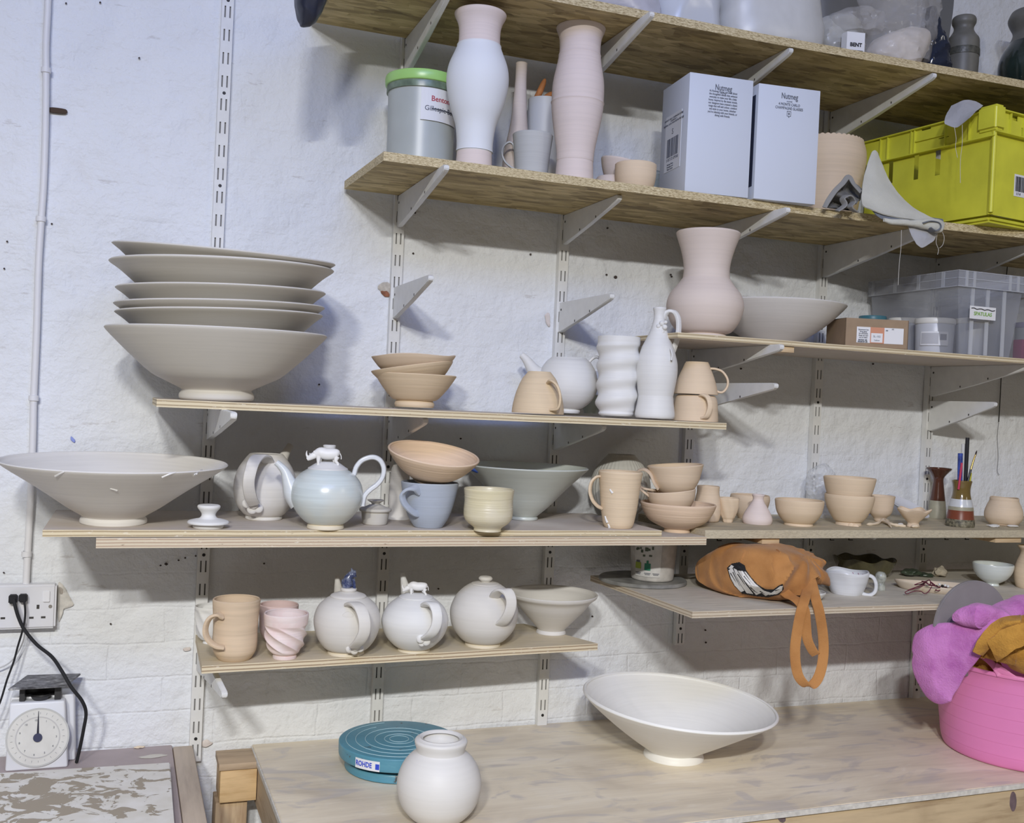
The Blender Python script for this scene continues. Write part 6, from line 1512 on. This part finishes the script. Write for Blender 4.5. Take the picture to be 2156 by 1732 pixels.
link_mesh('side_panel', to_side(panel((0.004, CD_), (.016, CH_-.004), low, .003, .010)), YEL, CR_, False)
bm = to_side(panel((0.0, CD_), (zrim, CH_), rimh, .0025, 0))
ribs = [on_side(u, 285)[0] for u in (1808, 1857, 1872, 1921, 1928, 1992, 2042)]
for yy in ribs: add_box(bm, -.006, .010, yy-.0012, yy+.0012, zrim, CH_)
add_box(bm, -.009, .012, 0, CD_, CH_-.003, CH_); add_box(bm, -.006, .010, 0, CD_, zrim-.002, zrim+.0005)
add_box(bm, -.005, .0005, on_side(1928, 285)[0], on_side(1990, 285)[0], zrim+.028, zrim+.031)
link_mesh('side_rim', bm, YEL, CR_, False)
link_mesh('front_panel', panel((.004, CL_), (.016, CH_-.004), [], .003, .010), YEL, CR_, False)
bm = panel((0, CL_), (zrim+.01, CH_), rects(on_front, [(2124, 243, 2144, 251), (2150, 275, 2175, 288)]), .0025, 0)
for xx in (.0, .05, .10, .16, .23, .30): add_box(bm, xx-.0012, xx+.0012, -.006, .010, zrim+.01, CH_)
add_box(bm, 0, CL_, -.009, .012, CH_-.003, CH_); add_box(bm, 0, CL_, -.006, .010, zrim+.008, zrim+.0105)
link_mesh('front_rim', bm, YEL, CR_, False)
bm = bmesh.new(); add_box(bm, CL_-.012, CL_-.009, .012, CD_, .016, CH_-.004); add_box(bm, .012, CL_, CD_-.012, CD_-.009, .016, CH_-.004); link_mesh('back_panel', bm, YEL, CR_, False)
bm = bmesh.new(); add_box(bm, .016, CL_-.014, .016, CD_-.014, .0, .018); bmesh.ops.bevel(bm, geom=bm.edges[:], offset=.006, segments=2, affect='EDGES'); link_mesh('base', bm, YEL, CR_)
bm = bmesh.new(); add_box(bm, -.010, .026, -.010, .045, CH_-.050, CH_+.010); bmesh.ops.bevel(bm, geom=bm.edges[:], offset=.006, segments=3, affect='EDGES'); link_mesh('corner_block', bm, YEL, CR_)
bm = bmesh.new(); tube_bm([Vector((.006, .006, .02)), Vector((.004, .004, CH_-.05))], .0055, 10, bm=bm); link_mesh('corner_post', bm, YEL, CR_)
(x0, z1), (x1, z0) = on_front(2136, 366, .010), on_front(2190, 424, .010)
lb = prism('label', [(0, 0)]*0 or [(x0, 0), (x1, 0), (x1, .0008), (x0, .0008)], z0, z1, PAPER, CR_); lb.location = (0, .0088, 0)
bm = bmesh.new(); rnd.seed(9); x = x0+.004
while x < x1-.004: w_ = rnd.choice((.0009, .0016, .0024)); add_box(bm, x, x+w_, -.0006, -.0001, z0+.012, z1-.005); x += w_+rnd.choice((.001, .0016))
link_mesh('barcode', bm, INK, lb, False)
text_mesh('lettering', 'LT-0', .008, INK, lb, plane_M((x0+.016, -.0003, z0+.006), (1, 0, 0), (0, 0, 1)))
# things glimpsed inside the crate
bm = lathe_bm([(0, 0), (.05, 0), (.055, .01), (.055, .10), (.05, .11), (0, .11)], 32); o = link_mesh('crate_contents', bm, plain('dark_bag_in_crate', (.10, .09, .085), .7, var=.6, bscale=25)); o.location = Mc @ Vector((.10, .20, .021)); tag(o, 'dark bundle glimpsed through the slots of the yellow crate', 'bundle')

CANV = fabric('cream_canvas', (.56, .55, .48), blot=.05); GCAN = fabric('grey_canvas', (.20, .195, .18), (.12, .115, .11), blot=.1); BCAN = fabric('blue_grey_lining', (.17, .185, .21), blot=.06)
INTF = fabric('pale_grey_interfacing', (.43, .43, .45), blot=.04, scale=150)
gc = link_mesh('grey_cloth', sheet_bm([[(1734, 436, -.345), (1742, 424, -.365), (1756, 404, -.350), (1772, 388, -.370), (1787, 371, -.350)], [(1748, 442, -.360), (1754, 424, -.335), (1768, 410, -.372), (1782, 396, -.340), (1800, 388, -.365)], [(1770, 446, -.372), (1772, 430, -.340), (1786, 420, -.378), (1796, 408, -.345), (1814, 400, -.368)], [(1798, 450, -.375), (1794, 438, -.345), (1806, 428, -.380), (1812, 420, -.350), (1824, 416, -.372)]], 9, .003, .004, 26, 51), GCAN)
for v in gc.data.vertices: v.co.z = max(v.co.z, T2+.001)
tag(gc, 'crumpled dark grey cloth between the scalloped bowl and cream canvas', 'cloth')
link_mesh('hem', tube_bm(cpath([aty(u, v, y) for u, v, y in ((1736, 437, -.372), (1744, 422, -.374), (1758, 402, -.372), (1774, 386, -.372), (1787, 372, -.368), (1798, 388, -.376), (1812, 404, -.380))], 6), [1.0]*37, 10, flat=((0, .4, 1), .012, .004)), plain('mid_grey_hem', (.27, .265, .25), .95), gc)
link_mesh('fold', tube_bm(cpath([aty(u, v, y) for u, v, y in ((1762, 444, -.385), (1778, 432, -.390), (1774, 418, -.385), (1788, 412, -.392), (1796, 424, -.390), (1790, 436, -.394), (1802, 446, -.392))], 6), [1.0]*37, 10, flat=((0, 1, .2), .02, .004)), MATS['mid_grey_hem'], gc)
cn = link_mesh('canvas_cloth', sheet_bm([[(1837, 318, -.345), (1843, 316, -.345), (1850, 323, -.345)], [(1820, 366, -.365), (1845, 370, -.372), (1872, 378, -.368)], [(1815, 405, -.385), (1858, 414, -.400), (1905, 421, -.395)], [(1816, 428, -.400), (1880, 443, -.415), (1948, 450, -.425)], [(1822, 436, -.405), (1888, 457, -.428), (1983, 465, -.438)]], 8, .003, .0018, 25, 3), CANV)
tag(cn, 'cream canvas cloth folded against the yellow crate and over the shelf edge', 'cloth')
link_mesh('grey_fold', sheet_bm([[(1836, 440, -.402), (1875, 450, -.418), (1930, 452, -.422), (1985, 462, -.425)], [(1848, 455, -.412), (1890, 462, -.428), (1940, 466, -.432), (1986, 468, -.432)], [(1862, 464, -.416), (1900, 472, -.432), (1945, 476, -.436), (1975, 478, -.436)]], 7, .002, .0015, 30, 4), BCAN, cn)
link_mesh('cream_fold', loft_bm([(1859, 459, 467, .004, -.425), (1880, 461, 473, .007, -.430), (1920, 463, 477, .009, -.436), (1955, 460, 484, .010, -.440), (1975, 462, 490, .010, -.440), (1985, 470, 482, .005, -.438)], 'u', -.43, 28, 6, .0015, 40, 6, ridge=.003), CANV, cn)
link_mesh('rolled_end', tube_bm(cpath([aty(u, v, -.446) for u, v in ((1940, 470), (1955, 466), (1972, 470), (1976, 480), (1966, 487), (1955, 480))], 6), [1.0]*31, 12, flat=((0, 1, 0), .02, .0028)), BCAN, cn)
def ragged(name, lab, grid, seed):
    bm = sheet_bm(grid, 9, .0008, .0012, 40, seed); return tag(link_mesh(name, bm, INTF), lab, 'scrap')
ragged('fabric_scrap', 'ragged pale grey scrap hanging below the canvas on the shelf edge', [[(1912, 474, -.428), (1945, 480, -.432), (1982, 480, -.430)], [(1917, 490, -.430), (1946, 498, -.434), (1972, 495, -.431)], [(1921, 500, -.430), (1940, 507, -.433), (1967, 506, -.431)], [(1929, 514, -.430), (1942, 521, -.432), (1961, 511, -.431)]], 3)
ky = -.40
ragged('fabric_scrap', 'pale grey rounded scrap draped over the rim of the yellow crate', [[(2003, 222, ky+.03), (2030, 211, ky+.01), (2052, 213, ky), (2070, 222, ky-.015)], [(1994, 238, ky+.025), (2022, 229, ky), (2045, 228, ky-.02), (2060, 230, ky-.03)], [(1989, 252, ky+.015), (2015, 250, ky-.008), (2036, 244, ky-.03), (2050, 238, ky-.045)], [(1990, 261, ky+.01), (2012, 269, ky-.012), (2029, 258, ky-.032), (2040, 248, ky-.05)]], 5)
THR = plain('pale_thread', (.52, .50, .45), .8)
for lab, pts in (('long pale thread hanging beside the ragged scrap below the second shelf', ((1898, 484), (1897, 520), (1893, 560), (1891, 600))), ('curled short thread right of the ragged hanging scrap', ((1974, 490), (1971, 510), (1976, 525), (1974, 536))), ('wavy thread at the far right below the canvas fold', ((1984, 488), (1988, 500), (1985, 515), (1978, 522)))):
    tag(link_mesh('thread', tube_bm(cpath([aty(u, v, -.432) for u, v in pts], 6), .0006, 6), THR), lab, 'thread')
for lab, pts in (('left thread hanging from the rounded scrap over the yellow crate side', ((2009, 266), (2013, 290), (2012, 310), (2016, 332))), ('right thread hanging from the rounded scrap over the yellow crate side', ((2026, 262), (2026, 300), (2022, 340), (2022, 385)))):
    tag(link_mesh('thread', tube_bm(cpath([aty(u, v, -.425) for u, v in pts], 6), .0006, 6), THR), lab, 'thread')

# ================================================================== high plywood shelf right: cardboard box, clear boxes
CARD = plain('brown_corrugated_card', (.33, .235, .15), .8, var=.10, bscale=30, bumpy=.1)
p0 = Vector((aty(1778, 727, -.300).x, -.300, T3+.0006)); p1 = Vector((aty(1911, 733, -.348).x, -.348, 0)); ex = Vector((p1.x-p0.x, p1.y-p0.y, 0)); wd = ex.length; hh = .070
cb = thing('cardboard_box', 'small brown cardboard box with white and orange product label', 'box', p0, math.atan2(ex.y, ex.x))
bm = bmesh.new()
for q in ((0, wd, 0, .002, 0, hh), (0, wd, .128, .130, 0, hh), (0, .002, 0, .130, 0, hh), (wd-.002, wd, 0, .13, 0, hh), (0, wd, 0, .13, 0, .002)): add_box(bm, *q)
link_mesh('box_walls', bm, CARD, cb, False)
bm = bmesh.new(); vs = [bm.verts.new(q) for q in ((0, .004, hh), (wd, .004, hh-.004), (wd, .128, hh-.002), (0, .128, hh+.004))]; bm.faces.new(vs)
bmesh.ops.solidify(bm, geom=bm.faces[:], thickness=.0015); link_mesh('top_flap', bm, plain('dark_brown_card', (.16, .10, .06), .8), cb, False)
ORG = plain('orange_label_print', (.62, .28, .17), .6)
bm = bmesh.new(); add_box(bm, .028, wd-.012, -.0008, -.0001, .012, .050); lc = link_mesh('label', bm, PAPER, cb, False)
bm = bmesh.new(); add_box(bm, .061, .095, -.0013, -.0008, .012, .050); link_mesh('label_panel', bm, ORG, lc, False)
bm = bmesh.new(); add_box(bm, .063, .091, -.0018, -.0013, .014, .036); link_mesh('label_window', bm, PAPER, lc, False)
def lt_(body, x, z, s, **kw): text_mesh('lettering', body, s, GREYINK, lc, plane_M((x, -.0019, z), (1, 0, 0), (0, 0, 1)), **kw)
lt_('SL-102', .077, .028, .0065); lt_('Yellow', .077, .019, .005)
lt_('Stoneware low\nfiring glaze\nfor all bodies\nKeep dry and\nout of reach', .044, .034, .0046, xscale=.9); lt_('BATCH 102\nMADE IN UK', .043, .0165, .0042, bold=.0002)
lt_('ae', .101, .044, .006); lt_('102', .115, .047, .004)
rnd.seed(3); bm = bmesh.new()
CLR, t_, b_ = nt('cloudy_clear_plastic_box'); b_.inputs['Base Color'].default_value = (.50, .52, .58, 1); b_.inputs['Roughness'].default_value = .18; b_.inputs['Alpha'].default_value = .36; b_.inputs['Specular IOR Level'].default_value = .6
CL2, t_, b_ = nt('cloudy_clear_plastic_rib'); b_.inputs['Base Color'].default_value = (.66, .68, .72, 1); b_.inputs['Roughness'].default_value = .15; b_.inputs['Alpha'].default_value = .45
bm.free()
def clear_box(name, lab, x0, x1, y0, y1, z, h, fl=.028, grp='clear storage boxes'):
    t = thing(name, lab, 'box', ((x0+x1)/2, (y0+y1)/2, z), 0, grp); cx, cy = (x0+x1)/2, (y0+y1)/2
    X0, X1, Y0, Y1 = x0-cx, x1-cx, y0-cy, y1-cy
    def quad(pts, th, mat, nm, par):
        bm = bmesh.new(); f = bm.faces.new([bm.verts.new(p) for p in pts]); bmesh.ops.solidify(bm, geom=[f], thickness=th); return link_mesh(nm, bm, mat, par, False)
    g = fl; hb = h-.040
    w1 = quad([(X0, Y0, 0), (X1, Y0, 0), (X1+g*.8, Y0-.010, hb), (X0-g*.8, Y0-.010, hb)], .002, CLR, 'front_wall', t)
    quad([(X0, Y1, 0), (X0, Y0, 0), (X0-g*.8, Y0-.010, hb), (X0-g*.8, Y1+.004, hb)], .002, CLR, 'side_wall', t)
    quad([(X1, Y0, 0), (X1, Y1, 0), (X1+g*.8, Y1+.004, hb), (X1+g*.8, Y0-.010, hb)], .002, CLR, 'side_wall', t)
    quad([(X1, Y1, 0), (X0, Y1, 0), (X0-g*.8, Y1+.004, hb), (X1+g*.8, Y1+.004, hb)], .002, CLR, 'back_wall', t)
    bm = bmesh.new(); add_box(bm, X0, X1, Y0, Y1, 0, .002); link_mesh('box_bottom', bm, CLR, t, False)
    bm = bmesh.new(); r0, r1, s0, s1 = X0-g, X1+g, Y0-.016, Y1+.010
    for q in ((r0, r1, s0, s0+.002, hb, h), (r0, r1, s1-.002, s1, hb, h), (r0, r0+.002, s0, s1, hb, h), (r1-.002, r1, s0, s1, hb, h)): add_box(bm, *q)
    link_mesh('rim_band', bm, CLR, t, False)
    bm = bmesh.new()
    for zz in (h-.002, h-.020, hb): add_box(bm, r0-.001, r1+.001, s0-.001, s0+.0016, zz, zz+.0018); add_box(bm, r0-.001, r0+.0016, s0, s1, zz, zz+.0018)
    k = s0+.045
    while k < s1: add_box(bm, r0-.0012, r0+.001, k, k+.010, hb, h); k += .085
    for k in (r0+.022, r0+.046, r1-.056, r1-.03): add_box(bm, k, k+.008, s0-.0012, s0+.001, hb, h)
    for k in (.12, .42, .75):
        xa = X0+(X1-X0)*k; add_box(bm, xa, xa+.010, Y0-.012, Y0-.009, .0, hb)
    link_mesh('rib', bm, CL2, t, False)
    return t
bx = aty(2017, 739, -.345)
cb1 = clear_box('clear_box', 'clear plastic storage box of tubs with a crossed out green label', bx.x, 2.072, -.348, -.050, T3+.0006, .203)
clear_box('clear_box', 'second clear plastic box cut by the right edge, lilac and red inside', 2.146, 2.40, -.330, -.050, T3+.0006, .196, .022)
# label and its scribble
q0, q1 = aty(2042, 643, -.370), aty(2095, 675, -.370)
bm = bmesh.new(); add_box(bm, q0.x, q1.x, -.3712, -.3704, q1.z, q0.z); l1 = link_mesh('label', bm, PAPER, cb1, False); l1.location = -cb1.location
text_mesh('lettering', 'SPATULAS', .0125, plain('green_marker', (.22, .42, .07), .6), l1, plane_M(((q0.x+q1.x)/2, -.3716, (q0.z+q1.z)/2-.003), (1, 0, 0), (0, 0, 1)), bold=.0002)
bm = tube_bm(cpath([Vector((q0.x+.004+(q1.x-q0.x-.008)*i/9, -.3718, q0.z-.006+.0012*math.sin(i*2.2)-.0002*i)) for i in range(10)], 4), .0011, 6); link_mesh('crossing_out', bm, INK, l1)
MILK = plain('milky_tub_plastic', (.60, .61, .64), .35); LIDW = plain('cream_tub_lid', (.78, .76, .70), .4)
def tub_(lab, u, y, r, h, lid, lbl=False, lidh=.014):
    x = aty(u, 700, y).x; t = thing('powder_tub', lab, 'tub', (x, y, T3+.0032), -math.atan2(x, y-CY), 'tubs inside the clear boxes')
    b_ = link_mesh('tub_body', lathe_bm([(0, 0), (r*.93, 0), (r*.95, .003), (r, h-.004), (r*.96, h), (0, h)], 48), MILK, t)
    link_mesh('lid', lathe_bm([(0, h-.006), (r*1.03, h-.006), (r*1.05, h-.003), (r*1.05, h+lidh-.008), (r*1.02, h+lidh-.006), (0, h+lidh-.006)], 48), lid, t)
    if lbl:
        l = cyl_patch(r*.985+.0012, -.75, .72, .020, .055, PAPER, t, 'label')
        cyl_patch(r*.985+.0022, -.68, .20, .024, .051, plain('grey_text_block', (.50, .50, .52), .6), l, 'text_block', .0003); cyl_patch(r*.985+.0022, .28, .62, .034, .049, plain('barcode_grey', (.30, .30, .32), .6), l, 'barcode', .0003)
    return t
tub_('front labelled milky tub inside the clear storage box', 1968, -.245, .047, .082, LIDW, True)
tub_('milky tub with cream lid behind the cardboard box, in the clear box', 1903, -.130, .040, .090, LIDW)
tub_('milky tub right inside the clear box, behind the green label', 2046, -.285, .038, .086, LIDW)
tub_('tub with teal blue lid at the back inside the clear box', 1836, -.080, .034, .095, plain('teal_lid', (.06, .20, .26), .4))
x_ = aty(2150, 700, -.22).x
tub_('lilac tub standing inside the right hand clear box', 2170, -.20, .040, .10, plain('lilac_lid', (.42, .38, .55), .4))
o = box('red_packet', 2.165, 2.185, -.300, -.270, T3+.004, T3+.055, plain('magenta_red_packet', (.45, .04, .13), .4), bevel=.002); tag(o, 'dark red packet at the front inside the right hand clear box', 'packet')

# ================================================================== top shelf
WBAG = plain('white_plastic_sack', (.60, .60, .59), .35, bumpy=.3, bscale=25, var=.06); LBAG = plain('lilac_white_plastic_bag', (.52, .51, .56), .25, bumpy=.5, bscale=30, var=.1)
FILM, t_, b_ = nt('crinkled_clear_film'); b_.inputs['Base Color'].default_value = (.72, .70, .68, 1); b_.inputs['Roughness'].default_value = .15; b_.inputs['Alpha'].default_value = .26
bump(t_, b_, noise_n(t_, coords(t_), 40, 4), .8, .006)
def bagloft(name, lab, cat, rows, y, mat, zmin=T1+.001, **kw):
    bm = loft_bm(rows, 'v', y, **kw)
    for v in bm.verts: v.co.z = max(v.co.z, zmin); v.co.y = min(v.co.y, -.02)
    return tag(link_mesh(name, bm, mat), lab, cat)
bagloft('black_bag', 'dark blue black plastic bag tip hanging over the left end of the top shelf', 'bag', [(-160, 640, 790, .03), (-90, 628, 740, .05), (-30, 622, 700, .05), (5, 621, 688, .045), (25, 623, 678, .035), (40, 626, 668, .025), (48, 630, 664, .018), (54, 632, 656, .010), (57, 638, 652, .004)], -.436, plain('navy_black_plastic', (.022, .026, .045), .35, bumpy=.5, bscale=40), zmin=0, seg=48, amp=.003, sc_=25, seed=61, ridge=.004)
bagloft('plastic_bag', 'lilac white plastic bag lying at the left of the white bags, top shelf', 'bag', [(-60, 1180, 1330, .05), (-20, 1170, 1360, .06), (10, 1160, 1372, .07), (35, 1160, 1378, .07), (70, 1170, 1378, .06)], -.29, LBAG, amp=.005, sc_=14, seed=63, ridge=.012)
bagloft('plastic_bag', 'bluish white full plastic bag beside the big white sack, top shelf', 'bag', [(-90, 1370, 1470, .04), (-40, 1360, 1490, .06), (0, 1360, 1498, .07), (40, 1365, 1500, .07), (80, 1370, 1502, .07)], -.27, plain('bluish_white_bag', (.56, .58, .62), .25, bumpy=.3, bscale=20), amp=.005, sc_=10, seed=65, ridge=.008)
bagloft('plastic_sack', 'large white full sack in the middle of the top shelf', 'sack', [(-160, 1530, 1680, .04), (-80, 1512, 1696, .07), (0, 1506, 1703, .09), (50, 1502, 1707, .095), (100, 1506, 1710, .095), (150, 1520, 1700, .08)], -.27, WBAG, amp=.005, sc_=9, seed=67, expo=.7)
bagloft('grey_container', 'dark grey container behind the clear bags on the top shelf', 'container', [(-120, 1700, 1965, .05), (-20, 1702, 1960, .05), (60, 1706, 1956, .05), (140, 1710, 1950, .05)], -.09, plain('dull_grey_plastic', (.17, .165, .155), .5, var=.3, bscale=6), amp=.001, sc_=5, seed=68, expo=.5)
bagloft('powder_bag', 'greyish clear bag of powder behind the white printed label, top shelf', 'bag', [(34, 1745, 1765, .02), (44, 1720, 1785, .04), (65, 1708, 1796, .055), (90, 1708, 1800, .06), (120, 1712, 1800, .06), (150, 1720, 1795, .05)], -.24, plain('grey_white_powder_bag', (.44, .43, .40), .3, bumpy=.5, bscale=35, var=.15), amp=.004, sc_=22, seed=70, ridge=.010)
bp = bagloft('powder_bag', 'white powder in a knotted clear plastic bag, right part of the top shelf', 'bag', [(62, 1900, 1925, .02), (72, 1866, 1942, .04), (90, 1838, 1944, .055), (112, 1826, 1938, .06), (132, 1835, 1928, .06), (160, 1850, 1915, .05)], -.27, plain('pinkish_white_powder', (.72, .65, .58), .35, bumpy=.5, bscale=30, var=.12), amp=.005, sc_=22, seed=72, ridge=.008)
bm = loft_bm([(-60, 1840, 1900, .04), (-20, 1815, 1950, .06), (5, 1812, 1962, .07), (35, 1822, 1960, .07), (60, 1812, 1955, .07), (85, 1822, 1950, .068), (115, 1818, 1944, .07), (140, 1826, 1934, .068)], 'v', -.275, seed=74, amp=.007, sc_=20, ridge=.012)
for v in bm.verts: v.co.z = max(v.co.z, T1+.0012)
link_mesh('film', bm, FILM, bp)
bm = loft_bm([(20, 1770, 1800, .02), (32, 1750, 1840, .04), (50, 1745, 1850, .04), (70, 1760, 1850, .03)], 'v', -.275, seed=76, amp=.006, sc_=24, ridge=.014); link_mesh('film', bm, FILM, bp)
q0, q1 = aty(1784, 66, -.335), aty(1822, 66, -.345); zq = aty(1800, 118, -.34).z
lt2 = prism('powder_label', [(q0.x, q0.y), (q1.x, q1.y), (q1.x, q1.y+.02), (q0.x, q0.y+.02)], T1+.001, q0.z, PAPER); tag(lt2, 'white packet with black bentonite lettering between the clear bags', 'packet')
mx = Vector(((q0.x+q1.x)/2, (q0.y+q1.y)/2-.0012, zq+.026)); rx_ = (q1-q0); rx_.z = 0
text_mesh('lettering', 'BENT', .012, INK, lt2, plane_M(mx, rx_, (0, 0, 1)), bold=.0004)
text_mesh('lettering', '1kg', .007, INK, lt2, plane_M(mx+Vector((-.012, 0, -.024)), rx_, (0, 0, 1)))
bm = bmesh.new(); add_box(bm, -.018, .018, -.0003, .0003, -.0004, .0004); bm.transform(Matrix.Translation(mx+Vector((0, 0, -.013))) @ Matrix.Rotation(math.atan2(rx_.y, rx_.x), 4, 'Z')); link_mesh('printed_line', bm, INK, lt2, False)
bagloft('black_bag', 'glossy black blue bag wedged behind the knotted clear bag', 'bag', [(20, 1945, 1965, .02), (60, 1938, 1972, .03), (95, 1930, 1980, .04), (125, 1926, 1986, .045), (160, 1926, 1990, .045)], -.25, plain('glossy_navy_plastic', (.015, .022, .045), .15, bumpy=.6, bscale=40), seg=40, amp=.004, sc_=30, seed=78, ridge=.008)
# grey sheet leaning, and the two stoneware vessels
bm = sheet_bm([[(1955, -40, -.16), (1985, -40, -.17), (2012, -40, -.18)], [(1958, 20, -.19), (1982, 22, -.20), (2006, 24, -.21)], [(1966, 90, -.24), (1980, 92, -.245), (1996, 94, -.25)], [(1976, 160, -.28), (1981, 162, -.285), (1986, 164, -.285)]], 6, .003, .001, 8, 2)
for v in bm.verts: v.co.z = max(v.co.z, T1+.001)
tag(link_mesh('grey_sheet', bm, plain('smoky_grey_sheet', (.13, .13, .125), .4)), 'dark grey pointed sheet leaning in front of the grey stoneware jar', 'sheet')
K = Pot('stoneware_jar', 'grey green lidless stoneware jar with impressed band, top shelf', 'jar', 2021, None, T1, -.155)
d_ = K.v0-198
SGR = plain('grey_green_stoneware', (.17, .165, .145), .45, var=.25, bscale=20, bumpy=.15)
K.body('jar_body', [(v, h) for v, h in ((K.v0, 27), (K.v0-4, 29), (175, 33), (135, 35), (100, 35.5), (84, 34), (76, 28), (66, 22), (58, 22), (50, 26), (42, 26), (38, 24))], SGR, .004)
bn = K.body('impressed_band', [(v, h) for v, h in ((121, 36), (119, 36.5), (108, 36.5), (106, 36))], plain('dark_impressed_band', (.09, .09, .075), .4, var=.5, bscale=90, bumpy=.8), .001)
K = Pot('stoneware_vase', 'dark green glazed stoneware vase with grey neck at the top right corner', 'vase', 2164, None, T1, -.17)
d_ = K.v0-212
DGR = [plain('black_green_glaze', (.022, .035, .030), .12, coat=.5, var=.5, bscale=14), SGR]
zn = (K.v0-92)*K.sv
K.body('vase_body', [(v, h) for v, h in ((K.v0, 44), (K.v0-6, 50), (190, 64), (160, 70), (135, 70), (112, 62), (92, 49), (78, 42), (68, 42), (55, 49), (44, 53), (34, 50), (27, 46))], DGR, .005, mats=lambda a, b, i: 1 if (a[1]+b[1])/2 > zn and i < 75 else 0)
q = aty(1972, 150, -.388)
pebble('white_scrap', 'small white crumb on the front edge of the top shelf by the black bag', 1972, 151, T1, .012, .006, .003, WHITE, 'scrap', .2, 5, amp=.5)
